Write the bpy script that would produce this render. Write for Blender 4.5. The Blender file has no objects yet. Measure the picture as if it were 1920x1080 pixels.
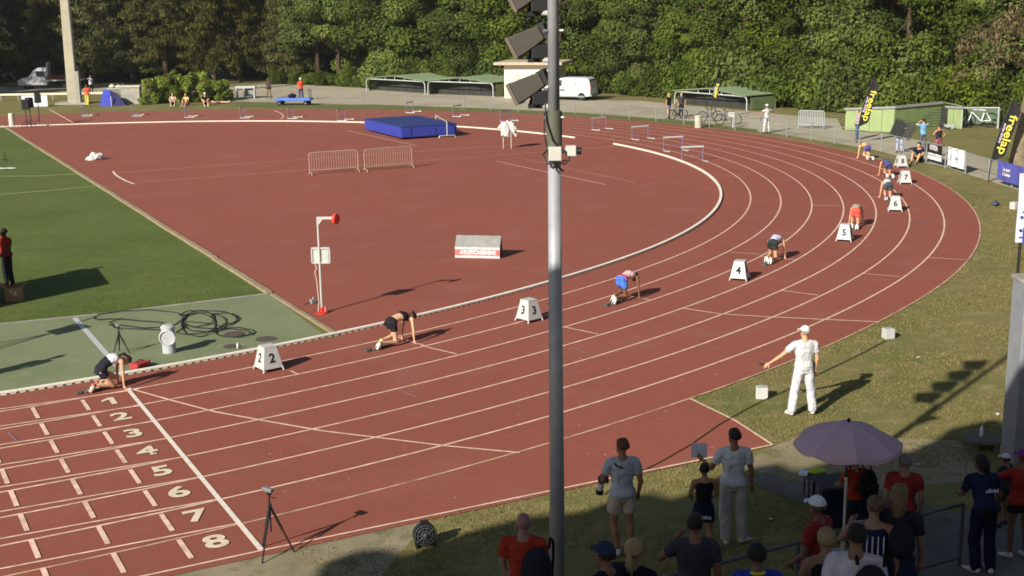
import bpy, bmesh, math, random
import numpy as np
from mathutils import Vector, Matrix

SC = bpy.context.scene
COL = SC.collection
R = math.radians

# ------------------------------------------------------------------ camera
CAM = np.array([-5.2642, -29.3415, 8.4784])
YAW, PITCH, ROLL, FPX = 0.4849, 0.2244, -0.0154, 2426.42
_cy, _sy, _cp, _sp = math.cos(YAW), math.sin(YAW), math.cos(PITCH), math.sin(PITCH)
_f = np.array([_sy * _cp, _cy * _cp, -_sp])
_r0 = np.array([_cy, -_sy, 0.0])
_u0 = np.cross(_r0, _f)
_r = math.cos(ROLL) * _r0 + math.sin(ROLL) * _u0
_u = -math.sin(ROLL) * _r0 + math.cos(ROLL) * _u0
cam_data = bpy.data.cameras.new('camera')
cam_data.sensor_width = 36.0
cam_data.lens = FPX / 1920 * 36.0
cam_data.clip_start = 0.1
cam_data.clip_end = 3000
cam = bpy.data.objects.new('camera', cam_data)
COL.objects.link(cam)
cam.matrix_world = Matrix(((_r[0], _u[0], -_f[0], CAM[0]), (_r[1], _u[1], -_f[1], CAM[1]),
                           (_r[2], _u[2], -_f[2], CAM[2]), (0, 0, 0, 1)))
SC.camera = cam

# ------------------------------------------------------------------ light
SUN_EL, SUN_AZ = R(28.0), R(65.5)          # shadows run toward compass bearing SUN_AZ (from +y toward +x)
SUN_POWER, SKY_POWER, EXPOSURE = 5.0, 0.062, 0.55
world = bpy.data.worlds.new('World')
SC.world = world
world.use_nodes = True
nt = world.node_tree
bg = nt.nodes['Background']
sky = nt.nodes.new('ShaderNodeTexSky')
sky.sky_type = 'NISHITA'
sky.sun_disc = False
sky.sun_elevation = SUN_EL
sky.sun_rotation = SUN_AZ + math.pi
nt.links.new(sky.outputs[0], bg.inputs[0])
bg.inputs[1].default_value = SKY_POWER
sun_data = bpy.data.lights.new('sun', 'SUN')
sun_data.energy = SUN_POWER
sun_data.angle = R(0.5)
sun_data.color = (1.0, 0.95, 0.85)
sun = bpy.data.objects.new('sun', sun_data)
COL.objects.link(sun)
SUN_DIR = Vector((math.sin(SUN_AZ) * math.cos(SUN_EL), math.cos(SUN_AZ) * math.cos(SUN_EL), -math.sin(SUN_EL)))
sun.rotation_euler = SUN_DIR.to_track_quat('-Z', 'Y').to_euler()
vs = SC.view_settings
SC.display_settings.display_device = 'sRGB'
vs.view_transform = 'Standard'
vs.look = 'None'
vs.exposure = EXPOSURE
vs.gamma = 1.0
vs.use_curve_mapping = False
SC.cycles.max_bounces = 5
SC.cycles.diffuse_bounces = 3
SC.cycles.transparent_max_bounces = 6
SC.cycles.use_denoising = True
SC.cycles.filter_width = 1.7


# ------------------------------------------------------------------ where a point of the photograph lies in the place
def at(px, py, z=0.0):
    d = _f + (px - 960) / FPX * _r - (py - 540) / FPX * _u
    t = (z - CAM[2]) / d[2]
    return Vector(CAM + d * t)


def at_scale(px, py, ppm):
    d = _f + (px - 960) / FPX * _r - (py - 540) / FPX * _u
    return Vector(CAM + d * (FPX / ppm))


# ------------------------------------------------------------------ materials
def lin(c):
    c = c / 255.0
    return c / 12.92 if c <= 0.04045 else ((c + 0.055) / 1.055) ** 2.4


def T(r, g, b, k=1.15):
    return (lin(r) / k, lin(g) / k, lin(b) / k)


_mats = {}


def mat(name, col, rough=0.7, spec=0.3, metal=0.0, var=0.12, vscale=3.0, bump=0.0, bscale=40.0):
    if name in _mats:
        return _mats[name]
    m = bpy.data.materials.new(name)
    m.use_nodes = True
    t = m.node_tree
    b = t.nodes['Principled BSDF']
    b.inputs['Roughness'].default_value = rough
    b.inputs['Specular IOR Level'].default_value = spec
    b.inputs['Metallic'].default_value = metal
    tc = t.nodes.new('ShaderNodeTexCoord')
    n = t.nodes.new('ShaderNodeTexNoise')
    n.inputs['Scale'].default_value = vscale
    n.inputs['Detail'].default_value = 5
    t.links.new(tc.outputs['Object'], n.inputs['Vector'])
    mx = t.nodes.new('ShaderNodeMix')
    mx.data_type = 'RGBA'
    mx.inputs[6].default_value = tuple(c * (1 - var) for c in col[:3]) + (1,)
    mx.inputs[7].default_value = tuple(min(1, c * (1 + var)) for c in col[:3]) + (1,)
    rp = t.nodes.new('ShaderNodeMapRange')
    rp.inputs['From Min'].default_value = 0.3
    rp.inputs['From Max'].default_value = 0.7
    t.links.new(n.outputs['Fac'], rp.inputs['Value'])
    t.links.new(rp.outputs[0], mx.inputs[0])
    t.links.new(mx.outputs[2], b.inputs['Base Color'])
    if bump > 0:
        n2 = t.nodes.new('ShaderNodeTexNoise')
        n2.inputs['Scale'].default_value = bscale
        n2.inputs['Detail'].default_value = 6
        t.links.new(tc.outputs['Object'], n2.inputs['Vector'])
        bp = t.nodes.new('ShaderNodeBump')
        bp.inputs['Strength'].default_value = bump
        bp.inputs['Distance'].default_value = 0.05
        t.links.new(n2.outputs['Fac'], bp.inputs['Height'])
        t.links.new(bp.outputs[0], b.inputs['Normal'])
    _mats[name] = m
    return m


def cloth(rgb, rough=0.85):
    return mat('cloth_%d_%d_%d' % tuple(rgb), T(*rgb), rough, 0.15, 0, 0.18, 7.0, 0.9, 11)


def layered(name, layers, rough=0.9, bump=0.3, bscale=60.0):
    """A surface of several noise layers: (colour, scale, threshold lo, hi, detail, stretch)."""
    m = bpy.data.materials.new(name)
    m.use_nodes = True
    t = m.node_tree
    b = t.nodes['Principled BSDF']
    b.inputs['Roughness'].default_value = rough
    b.inputs['Specular IOR Level'].default_value = 0.15
    tc = t.nodes.new('ShaderNodeTexCoord')
    prev = None
    for i, (col, sc, lo, hi, det, st) in enumerate(layers):
        if i == 0:
            rgb = t.nodes.new('ShaderNodeRGB')
            rgb.outputs[0].default_value = tuple(col) + (1,)
            prev = rgb.outputs[0]
            continue
        mp = t.nodes.new('ShaderNodeMapping')
        mp.inputs['Scale'].default_value = st
        mp.inputs['Location'].default_value = (i * 13.7, i * 5.1, 0)
        t.links.new(tc.outputs['Object'], mp.inputs['Vector'])
        n = t.nodes.new('ShaderNodeTexNoise')
        n.inputs['Scale'].default_value = sc
        n.inputs['Detail'].default_value = det
        n.inputs['Roughness'].default_value = 0.6
        t.links.new(mp.outputs[0], n.inputs['Vector'])
        rp = t.nodes.new('ShaderNodeMapRange')
        rp.inputs['From Min'].default_value = lo
        rp.inputs['From Max'].default_value = hi
        t.links.new(n.outputs['Fac'], rp.inputs['Value'])
        mx = t.nodes.new('ShaderNodeMix')
        mx.data_type = 'RGBA'
        t.links.new(rp.outputs[0], mx.inputs[0])
        t.links.new(prev, mx.inputs[6])
        mx.inputs[7].default_value = tuple(col) + (1,)
        prev = mx.outputs[2]
    t.links.new(prev, b.inputs['Base Color'])
    if bump:
        n2 = t.nodes.new('ShaderNodeTexNoise')
        n2.inputs['Scale'].default_value = bscale
        n2.inputs['Detail'].default_value = 8
        t.links.new(tc.outputs['Object'], n2.inputs['Vector'])
        bp = t.nodes.new('ShaderNodeBump')
        bp.inputs['Strength'].default_value = bump
        bp.inputs['Distance'].default_value = 0.02
        t.links.new(n2.outputs['Fac'], bp.inputs['Height'])
        t.links.new(bp.outputs[0], b.inputs['Normal'])
    return m


def leaf_mat(name, dark, light, trans=0.25):
    m = bpy.data.materials.new(name)
    m.use_nodes = True
    t = m.node_tree
    for n in list(t.nodes):
        t.nodes.remove(n)
    out = t.nodes.new('ShaderNodeOutputMaterial')
    at_ = t.nodes.new('ShaderNodeAttribute')
    at_.attribute_name = 'tint'
    mx = t.nodes.new('ShaderNodeMix')
    mx.data_type = 'RGBA'
    mx.inputs[6].default_value = tuple(dark) + (1,)
    mx.inputs[7].default_value = tuple(light) + (1,)
    t.links.new(at_.outputs['Fac'], mx.inputs[0])
    oi = t.nodes.new('ShaderNodeObjectInfo')
    hv = t.nodes.new('ShaderNodeHueSaturation')
    for nm_, lo_, hi_, sock in (('v', 0.82, 1.2, 'Value'), ('s', 1.08, 0.92, 'Saturation'), ('h', 0.482, 0.502, 'Hue')):
        mr = t.nodes.new('ShaderNodeMapRange')
        mr.inputs['To Min'].default_value = lo_
        mr.inputs['To Max'].default_value = hi_
        if nm_ == 'h':
            fr_ = t.nodes.new('ShaderNodeMath')
            fr_.operation = 'FRACT'
            ml_ = t.nodes.new('ShaderNodeMath')
            ml_.operation = 'MULTIPLY'
            ml_.inputs[1].default_value = 7.31
            t.links.new(oi.outputs['Random'], ml_.inputs[0])
            t.links.new(ml_.outputs[0], fr_.inputs[0])
            t.links.new(fr_.outputs[0], mr.inputs['Value'])
        else:
            t.links.new(oi.outputs['Random'], mr.inputs['Value'])
        t.links.new(mr.outputs[0], hv.inputs[sock])
    t.links.new(mx.outputs[2], hv.inputs['Color'])
    d = t.nodes.new('ShaderNodeBsdfDiffuse')
    tr = t.nodes.new('ShaderNodeBsdfTranslucent')
    t.links.new(hv.outputs[0], d.inputs[0])
    t.links.new(hv.outputs[0], tr.inputs[0])
    ms = t.nodes.new('ShaderNodeMixShader')
    ms.inputs[0].default_value = trans
    t.links.new(d.outputs[0], ms.inputs[1])
    t.links.new(tr.outputs[0], ms.inputs[2])
    t.links.new(ms.outputs[0], out.inputs[0])
    return m


# ------------------------------------------------------------------ objects
def tag(o, label=None, cat=None, group=None, kind=None):
    if label:
        o['label'] = label
    if cat:
        o['category'] = cat
    if group:
        o['group'] = group
    if kind:
        o['kind'] = kind
    return o


def thing(name, label, cat, loc=(0, 0, 0), rot=0.0, group=None):
    o = bpy.data.objects.new(name, None)
    COL.objects.link(o)
    o.location = loc
    o.rotation_euler = (0, 0, rot)
    o.empty_display_size = 0.2
    return tag(o, label, cat, group)


def dup(root, loc, rot, label=None, group=None, scale=None):
    c = root.copy()
    COL.objects.link(c)
    c.location = loc
    c.rotation_euler = (0, 0, rot)
    if scale:
        c.scale = (scale,) * 3 if not hasattr(scale, '__len__') else scale
    if label:
        c['label'] = label
    if group:
        c['group'] = group
    for ch in root.children:
        k = ch.copy()
        COL.objects.link(k)
        k.parent = c
        for g in ch.children:
            h = g.copy()
            COL.objects.link(h)
            h.parent = k
    return c


def link(name, me, parent=None, loc=None, rot=None):
    o = bpy.data.objects.new(name, me)
    COL.objects.link(o)
    if parent is not None:
        o.parent = parent
    if loc is not None:
        o.location = loc
    if rot is not None:
        o.rotation_euler = rot
    return o


class MB:
    """collects simple shapes and links them as one mesh object"""

    def __init__(s):
        s.v, s.f = [], []

    def add(s, vs, fs, M=None):
        k = len(s.v)
        for p in vs:
            s.v.append(tuple(M @ Vector(p)) if M is not None else tuple(p))
        for f in fs:
            s.f.append(tuple(i + k for i in f))
        return s

    def box(s, c, d, rz=0.0, M=None):
        x, y, z = d[0] / 2, d[1] / 2, d[2] / 2
        vs = [(-x, -y, -z), (x, -y, -z), (x, y, -z), (-x, y, -z), (-x, -y, z), (x, -y, z), (x, y, z), (-x, y, z)]
        fs = [(0, 3, 2, 1), (4, 5, 6, 7), (0, 1, 5, 4), (1, 2, 6, 5), (2, 3, 7, 6), (3, 0, 4, 7)]
        m = Matrix.Translation(c) @ Matrix.Rotation(rz, 4, 'Z')
        return s.add(vs, fs, M @ m if M is not None else m)

    def frustum(s, c, d0, d1, h, M=None):
        a, b, e, g = d0[0] / 2, d0[1] / 2, d1[0] / 2, d1[1] / 2
        vs = [(-a, -b, 0), (a, -b, 0), (a, b, 0), (-a, b, 0), (-e, -g, h), (e, -g, h), (e, g, h), (-e, g, h)]
        fs = [(0, 3, 2, 1), (4, 5, 6, 7), (0, 1, 5, 4), (1, 2, 6, 5), (2, 3, 7, 6), (3, 0, 4, 7)]
        m = Matrix.Translation(c)
        return s.add(vs, fs, M @ m if M is not None else m)

    def rings(s, rings, close=True):
        k = len(s.v)
        n = len(rings[0])
        for r in rings:
            s.v.extend(tuple(p) for p in r)
        for i in range(len(rings) - 1):
            for j in range(n):
                a, b = k + i * n + j, k + i * n + (j + 1) % n
                s.f.append((a, b, b + n, a + n))
        if close:
            s.f.append(tuple(k + j for j in range(n))[::-1])
            s.f.append(tuple(k + (len(rings) - 1) * n + j for j in range(n)))
        return s

    def tube(s, pts, rad, n=8, ends=True):
        pts = [Vector(p) for p in pts]
        if not hasattr(rad, '__len__'):
            rad = [rad] * len(pts)
        up = None
        out = []
        for i, p in enumerate(pts):
            a = pts[max(i - 1, 0)]
            b = pts[min(i + 1, len(pts) - 1)]
            t = (b - a).normalized()
            if up is None:
                up = Vector((0, 0, 1)) if abs(t.z) < 0.9 else Vector((1, 0, 0))
            x = t.cross(up)
            if x.length < 1e-4:
                x = t.cross(Vector((1, 0, 0)))
            x.normalize()
            y = x.cross(t).normalized()
            up = y
            out.append([p + (x * math.cos(2 * math.pi * j / n) + y * math.sin(2 * math.pi * j / n)) * rad[i] for j in range(n)])
        return s.rings(out, ends)

    def capsule(s, a, b, ra, rb, n=10):
        """tapered limb with rounded ends"""
        a, b = Vector(a), Vector(b)
        t = (b - a).normalized()
        pts, rad = [], []
        for k in (-0.98, -0.75, -0.4):
            pts.append(a + t * ra * k)
            rad.append(ra * math.sqrt(1 - k * k))
        pts.append(a)
        rad.append(ra)
        pts.append((a + b) / 2)
        rad.append((ra + rb) / 2)
        pts.append(b)
        rad.append(rb)
        for k in (0.4, 0.75, 0.98):
            pts.append(b + t * rb * k)
            rad.append(rb * math.sqrt(1 - k * k))
        return s.tube(pts, rad, n)

    def ball(s, c, r, n=10, m=7, M=None):
        c = Vector(c)
        r = (r, r, r) if not hasattr(r, '__len__') else r
        rings = []
        for i in range(m + 1):
            th = math.pi * (i * 0.96 + 0.02 * m) / m
            rings.append([Vector((r[0] * math.sin(th) * math.cos(2 * math.pi * j / n), r[1] * math.sin(th) * math.sin(2 * math.pi * j / n), -r[2] * math.cos(th))) for j in range(n)])
        if M is not None:
            rings = [[c + M @ p for p in q] for q in rings]
        else:
            rings = [[c + p for p in q] for q in rings]
        return s.rings(rings)

    def lathe(s, prof, c=(0, 0, 0), n=16):
        c = Vector(c)
        return s.rings([[c + Vector((r * math.cos(2 * math.pi * j / n), r * math.sin(2 * math.pi * j / n), z)) for j in range(n)] for r, z in prof])

    def prism(s, poly, z0, z1, M=None):
        n = len(poly)
        vs = [(x, y, z0) for x, y in poly] + [(x, y, z1) for x, y in poly]
        fs = [tuple(range(n))[::-1], tuple(range(n, 2 * n))] + [(i, (i + 1) % n, n + (i + 1) % n, n + i) for i in range(n)]
        return s.add(vs, fs, M)

    def sheet(s, poly, z):
        return s.add([(x, y, z) for x, y in poly], [tuple(range(len(poly)))])

    def strip(s, pts, w, z, closed=False):
        """flat painted line along a polyline"""
        P = [Vector((p[0], p[1])) for p in pts]
        L = []
        for i, p in enumerate(P):
            a, b = P[max(i - 1, 0)], P[min(i + 1, len(P) - 1)]
            t = (b - a).normalized()
            nn = Vector((-t.y, t.x))
            L.append((p + nn * w / 2, p - nn * w / 2))
        k = len(s.v)
        for a, b in L:
            s.v += [(a.x, a.y, z), (b.x, b.y, z)]
        for i in range(len(L) - 1):
            s.f.append((k + 2 * i, k + 2 * i + 1, k + 2 * i + 3, k + 2 * i + 2))
        return s

    def mesh(s, name, mats=None, smooth=False):
        me = bpy.data.meshes.new(name)
        me.from_pydata(s.v, [], s.f)
        if mats is not None:
            for m in (mats if isinstance(mats, (list, tuple)) else [mats]):
                me.materials.append(m)
        bm = bmesh.new()
        bm.from_mesh(me)
        bmesh.ops.recalc_face_normals(bm, faces=bm.faces)
        bm.to_mesh(me)
        bm.free()
        if smooth:
            me.polygons.foreach_set('use_smooth', [True] * len(me.polygons))
        return me

    def build(s, name, m, parent=None, loc=None, rot=None, smooth=False, bevel=0.0):
        o = link(name, s.mesh(name, m, smooth), parent, loc, rot)
        if bevel:
            b = o.modifiers.new('bevel', 'BEVEL')
            b.width = bevel
            b.segments = 2
            b.limit_method = 'ANGLE'
        return o


def flat(name, mb, m, parent=None):
    """a sheet whose faces look up"""
    me = bpy.data.meshes.new(name)
    me.from_pydata(mb.v, [], mb.f)
    me.materials.append(m)
    me.validate()
    for p in me.polygons:
        if p.normal.z < 0:
            p.flip()
    return link(name, me, parent)


def area(name, poly, z, m):
    """flat surface inside an outline, tessellated cleanly"""
    from mathutils.geometry import delaunay_2d_cdt
    vs_ = [Vector((x, y)) for x, y in poly]
    ov, oe, of = delaunay_2d_cdt(vs_, [], [list(range(len(vs_)))], 1, 1e-5)[:3]
    me = bpy.data.meshes.new(name)
    me.from_pydata([(v.x, v.y, z) for v in ov], [], [tuple(f) for f in of])
    for p_ in me.polygons:
        if p_.normal.z < 0:
            p_.flip()
    me.materials.append(m)
    return tag(link(name, me), kind='structure')


def text_mesh(body, size, depth=0.0, bold=0.0, align='CENTER'):
    cu = bpy.data.curves.new('lettering', 'FONT')
    cu.body = body
    cu.size = size
    cu.extrude = depth
    cu.offset = bold
    cu.align_x = align
    cu.align_y = 'CENTER'
    cu.resolution_u = 3
    o = bpy.data.objects.new('lettering', cu)
    COL.objects.link(o)
    dg = bpy.context.evaluated_depsgraph_get()
    dg.update()
    me = bpy.data.meshes.new_from_object(o.evaluated_get(dg))
    bpy.data.objects.remove(o)
    bpy.data.curves.remove(cu)
    return me


def lettering(body, size, m, parent, M, depth=0.0, bold=0.0, name='lettering', align='CENTER', squeeze=(1, 1)):
    me = text_mesh(body, size, depth, bold, align)
    me.transform(Matrix.Diagonal((squeeze[0], squeeze[1], 1, 1)))
    me.transform(M)
    me.materials.clear()
    me.materials.append(m)
    me.name = name
    return link(name, me, parent)


def frame(o, x, y):
    """matrix with origin o, local x axis x and local y axis y"""
    x, y = Vector(x).normalized(), Vector(y).normalized()
    z = x.cross(y).normalized()
    y = z.cross(x)
    o = Vector(o)
    return Matrix(((x.x, y.x, z.x, o.x), (x.y, y.y, z.y, o.y), (x.z, y.z, z.z, o.z), (0, 0, 0, 1)))


def look_rot(dx, dy):
    """rotation about z that turns local +y toward (dx, dy)"""
    return math.atan2(-dx, dy)


AWAY = look_rot(_f[0], _f[1])               # facing straight away from the camera

# common materials
M_white = mat('white_paint', T(228, 227, 222, 1.7), 0.5, 0.4, 0, 0.05, 6)
M_line = mat('line_paint', T(226, 190, 166, 1.12), 0.85, 0.2, 0, 0.24, 5)
M_fline = mat('finish_paint', T(232, 216, 200, 1.15), 0.8, 0.2, 0, 0.10, 7)
M_num = mat('number_paint', T(222, 205, 178, 1.15), 0.85, 0.2, 0, 0.14, 9)
M_black = mat('black_plastic', (0.012, 0.012, 0.013), 0.5, 0.4)
M_rubber = mat('rubber', (0.015, 0.014, 0.014), 0.85, 0.2)
M_steel = mat('galvanised_steel', T(170, 172, 170, 1.3), 0.45, 0.5, 0.6, 0.1, 5)
M_grey = mat('grey_paint', T(150, 152, 150, 1.3), 0.6, 0.3, 0, 0.1, 4)
M_glass = mat('dark_glass', (0.03, 0.035, 0.04), 0.12, 0.6)
M_red = mat('red_paint', T(205, 50, 40), 0.5, 0.4)
M_blue = mat('blue_paint', T(60, 85, 190), 0.5, 0.4)
M_path = mat('shaded_paving', T(112, 110, 104, 1.3), 0.9, 0.2, 0, 0.22, 1.6, 0.3, 12)  # darker copy of the concrete, shade put into its colour
M_conc = mat('concrete', T(165, 160, 148, 1.2), 0.9, 0.2, 0, 0.2, 2.5, 0.3, 20)
# ------------------------------------------------------------------ the oval: two-radius bend fitted to the running lanes
LANE = 1.22
RA, RB, TH, XB = 45.7633, 31.6277, 0.4885, -4.1811
_C1 = np.array([XB, RA])
_C2 = _C1 + (RA - RB) * np.array([math.sin(TH), -math.cos(TH)])
YC = _C2[1]
_C3 = np.array([XB, 2 * YC - RA])


def oval(off, n=240, lead=30.0, tail=70.0):
    """points of the line at distance off outside the kerb, run anticlockwise"""
    ph = np.linspace(0, math.pi, n)
    nm = np.c_[np.sin(ph), -np.cos(ph)]
    r = np.where((ph < TH) | (ph > math.pi - TH), RA, RB)
    c = np.where((ph < TH)[:, None], _C1, np.where((ph > math.pi - TH)[:, None], _C3, _C2))
    b = c + (r + off)[:, None] * nm
    a = np.c_[np.linspace(XB - lead, XB, 20)[:-1], np.full(19, -off)]
    z = np.c_[np.linspace(XB, XB - tail, 30)[1:], np.full(29, 2 * YC + off)]
    return np.r_[a, b, z]


def lane_point(lane, s, where=0.5):
    """point and heading at running distance s past the finish line, in a lane, where = 0 inner .. 1 outer line"""
    m = oval(LANE * (lane - 1) + 0.2, 1600)
    d = np.r_[0, np.cumsum(np.linalg.norm(np.diff(m, axis=0), axis=1))]
    i0 = np.interp(0.0, m[:500, 0], d[:500])
    w = oval(LANE * (lane - 1 + where), 1600)
    p = Vector((np.interp(i0 + s, d, w[:, 0]), np.interp(i0 + s, d, w[:, 1]), 0))
    q = Vector((np.interp(i0 + s + 0.3, d, w[:, 0]), np.interp(i0 + s + 0.3, d, w[:, 1]), 0))
    return p, (q - p).normalized()


def stagger(lane):
    return 0.0 if lane == 1 else 2 * math.pi * (LANE * (lane - 1) - 0.1)


def P2(*pts):
    return [tuple(at(x, y)[:2]) for x, y in pts]


OUT = LANE * 8

# ------------------------------------------------------------------ ground
gm = layered('dry_grass', [(T(126, 116, 72), 1, 0, 1, 1, (1, 1, 1)),
                           (T(108, 108, 60), 0.35, 0.42, 0.62, 6, (1, 1, 1)),
                           (T(150, 134, 92), 1.3, 0.52, 0.72, 7, (1, 1.6, 1)),
                           (T(94, 92, 50), 9, 0.55, 0.72, 6, (1, 1, 1)),
                           (T(166, 150, 108), 14, 0.6, 0.75, 5, (1, 1, 1))], 0.95, 0.25, 18)
g = MB()
g.sheet([(-900, -900), (900, -900), (900, 900), (-900, 900)], 0.0)
ground = flat('ground', g, gm)
tag(ground, kind='structure')

lawn_m = layered('mown_lawn', [(T(94, 106, 54), 1, 0, 1, 1, (1, 1, 1)),
                               (T(84, 98, 44), 0.25, 0.4, 0.62, 5, (1, 1, 1)),
                               (T(104, 112, 62), 1.1, 0.5, 0.75, 7, (1, 2.2, 1)),
                               (T(72, 86, 38), 7, 0.55, 0.75, 7, (1, 1, 1)),
                               (T(122, 124, 74), 16, 0.64, 0.76, 5, (1, 1, 1))], 0.95, 0.2, 18)
lawn_edge_x = 5.62
mb = MB()
mb.sheet([(-70, 6.9), (-1.7, 6.9), (1.0, 6.6), (lawn_edge_x - 0.12, 6.6), (lawn_edge_x, 2 * YC + 0.05), (-70, 2 * YC + 0.05)], 0.008)
lawn = flat('infield_lawn', mb, lawn_m)
tag(lawn, kind='structure')

# bare worn soil along the near track edge and by the gate of the ninth lane
soil_m = layered('worn_soil', [(T(150, 138, 112), 1, 0, 1, 1, (1, 1, 1)),
                               (T(128, 118, 88), 0.8, 0.4, 0.65, 7, (1, 1, 1)),
                               (T(112, 108, 70), 2.2, 0.52, 0.66, 7, (1, 1, 1)),
                               (T(172, 160, 134), 12, 0.6, 0.75, 5, (1, 1, 1))], 0.95, 0.25, 18)
mb = MB()
mb.sheet([(-12, -10.7), (3.2, -10.62), (2.2, -11.6), (0.4, -13.5), (-12, -14)], 0.004)
mb.sheet([(9.9, -11.05), (10.9, -10.8), (13.2, -12.6), (12, -14.2), (9.6, -13.6), (8.6, -11.6)], 0.004)
soil = flat('worn_soil', mb, soil_m)
tag(soil, kind='structure')

# ------------------------------------------------------------------ red track, all of the D and the lanes
red_m = layered('red_tartan', [(T(147, 84, 68), 1, 0, 1, 1, (1, 1, 1)),
                               (T(142, 82, 67), 0.09, 0.38, 0.62, 4, (1, 1, 1)),
                               (T(134, 78, 65), 0.35, 0.62, 0.8, 8, (1, 3, 1)),
                               (T(155, 92, 76), 0.6, 0.60, 0.8, 8, (3, 1, 1)),
                               (T(150, 92, 78), 0.5, 0.5, 0.75, 7, (1, 1, 1)),
                               (T(139, 80, 67), 2.2, 0.56, 0.74, 8, (1, 1, 1)),
                               (T(166, 104, 88), 30, 0.62, 0.78, 3, (1, 1, 1))], 0.93, 0.08, 60)
outer = [tuple(p) for p in oval(OUT + 0.02)]
mb = MB()
k = [i for i, p in enumerate(outer) if p[0] > 10.3][0]
poly = [(-60, -10.78 - 0.0), (9.95, -11.02), (10.24, -9.5), (10.30, -7.86)] + outer[k:] + [(outer[-1][0], 2 * YC - 0.0), (lawn_edge_x, 2 * YC + 0.0), (lawn_edge_x, 6.6), (5.75, 0.9), (-60, 0.0)]
track = area('running_track', poly, 0.014, red_m)

# green hard-court apron beside the first lane
green_m = layered('green_apron', [(T(128, 134, 100), 1, 0, 1, 1, (1, 1, 1)),
                                  (T(118, 126, 92), 0.4, 0.42, 0.66, 5, (1, 1, 1)),
                                  (T(138, 140, 110), 1.5, 0.55, 0.75, 7, (1, 1, 1)),
                                  (T(106, 112, 82), 18, 0.62, 0.76, 5, (1, 1, 1))], 0.9, 0.06, 40)
mb = MB()
kin = [tuple(p) for p in oval(0.06) if -60 < p[0] < 5.75 and p[1] < 10]
mb.sheet(kin + [(5.62, 6.45), (1.0, 6.52), (-1.7, 6.82), (-60, 6.82)], 0.018)
apron = flat('green_apron', mb, green_m)
tag(apron, kind='structure')
mb = MB()
mb.strip([(-60, 6.88), (-1.7, 6.88), (1.0, 6.58), (5.6, 6.55)], 0.16, 0.022)
flat('concrete_edging', mb, M_conc, apron)
mb = MB()
mb.strip([(0.14, 6.5), (0.18, 0.5)], 0.14, 0.022)
flat('finish_mark', mb, M_white, apron)

# low concrete edging between lawn and the red D, made of laid slabs
edge = MB()
M_edge = mat('edging_concrete', T(158, 140, 112, 1.2), 0.9, 0.2, 0, 0.25, 5, 0.3, 20)
random.seed(4)
edging = thing('lawn_edging', 'long pale concrete edging between the green lawn and red track', 'kerb', (0, 0, 0))
edging['kind'] = 'structure'
y = 6.55
i = 0
while y < 2 * YC - 0.3:
    d = 2.0
    mb = MB()
    mb.box((lawn_edge_x + 0.03 + random.uniform(-0.015, 0.015), y + d / 2, 0.035 + random.uniform(0, 0.012)), (0.17, d - 0.02, 0.07))
    mb.build('edging_slab', M_edge, edging)
    y += d
    i += 1
mb = MB()
mb.box((5.66, 3.7, 0.03), (0.12, 5.3, 0.05))
mb.build('edging_slab', M_edge, edging)

# ------------------------------------------------------------------ painted lines (children of the track)
ZL = 0.019
for n in range(1, 9):
    mb = MB()
    pts = oval(LANE * n, 300)
    if n == 8:
        kk = [i for i, p in enumerate(pts) if p[0] > -40]
        mb.strip(pts[kk[0]:], 0.05, ZL)
    else:
        mb.strip(pts, 0.055, ZL)
    flat('lane_line', mb, M_line if n < 8 else mat('worn_edge_paint', T(196, 160, 132, 1.15), .9, .1, 0, .4, 3), track)
# straight sprint lanes overlapping the bend
for k in range(9):
    yl = -1.12 - 1.207 * k
    mb = MB()
    if k == 8:
        mb.strip([(-60, -10.76), (0.0, -10.80), (9.95, -11.0)], 0.05, ZL + 0.004)
    else:
        mb.strip([(-60, yl + 0.10 + 1.6), (-3, yl + 0.10), (0.0, yl)], 0.05, ZL + 0.004)
    flat('lane_line', mb, M_line, track)
mb = MB()
mb.strip([(9.95, -11.0), (10.22, -9.5), (10.29, -7.86)], 0.05, ZL + 0.003)
flat('edge_line', mb, M_line, track)
mb = MB()
mb.strip([(0.0, -0.9), (0.0, -10.78)], 0.09, ZL + 0.008)
flat('finish_line', mb, M_fline, track)
# the two white squares where the finish line meets the kerb
mb = MB()
mb.box((0.17, -1.09, ZL + 0.012), (0.12, 0.07, 0.004))
mb.box((0.05, -0.98, ZL + 0.012), (0.05, 0.12, 0.004))
mb.build('marking_plate', M_fline, track)
for k in range(8):
    for x in (-1.035, -2.06, -3.115, -4.17, -5.2):
        mb = MB()
        y0 = -1.29 - 1.207 * k
        mb.strip([(x, y0), (x, y0 - 0.81)], 0.085, ZL + 0.008)
        flat('distance_tick', mb, M_line, track)
    if k == 0:
        mb = MB()
        for poly_ in ([(-.03, -.25), (.09, -.25), (.09, .27), (-.03, .27)], [(-.03, .27), (-.19, .13), (-.19, .02), (-.03, .13)]):
            mb.sheet([(x_ - .50, y_ - 1.69) for x_, y_ in poly_], ZL + .010)
        flat('lane_number', mb, M_num, track)
        continue
    lettering(str(k + 1), 0.74, M_num, track, Matrix.Translation((-0.54, -1.68 - 1.207 * k, ZL + 0.010)), bold=0.022, name='lane_number', squeeze=(1.05, 0.95))


def mark(pts, w=0.05, name='start_mark', m=None, z=0.006):
    mb = MB()
    mb.strip(pts, w, ZL + z)
    return flat(name, mb, m or M_line, track)


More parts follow.
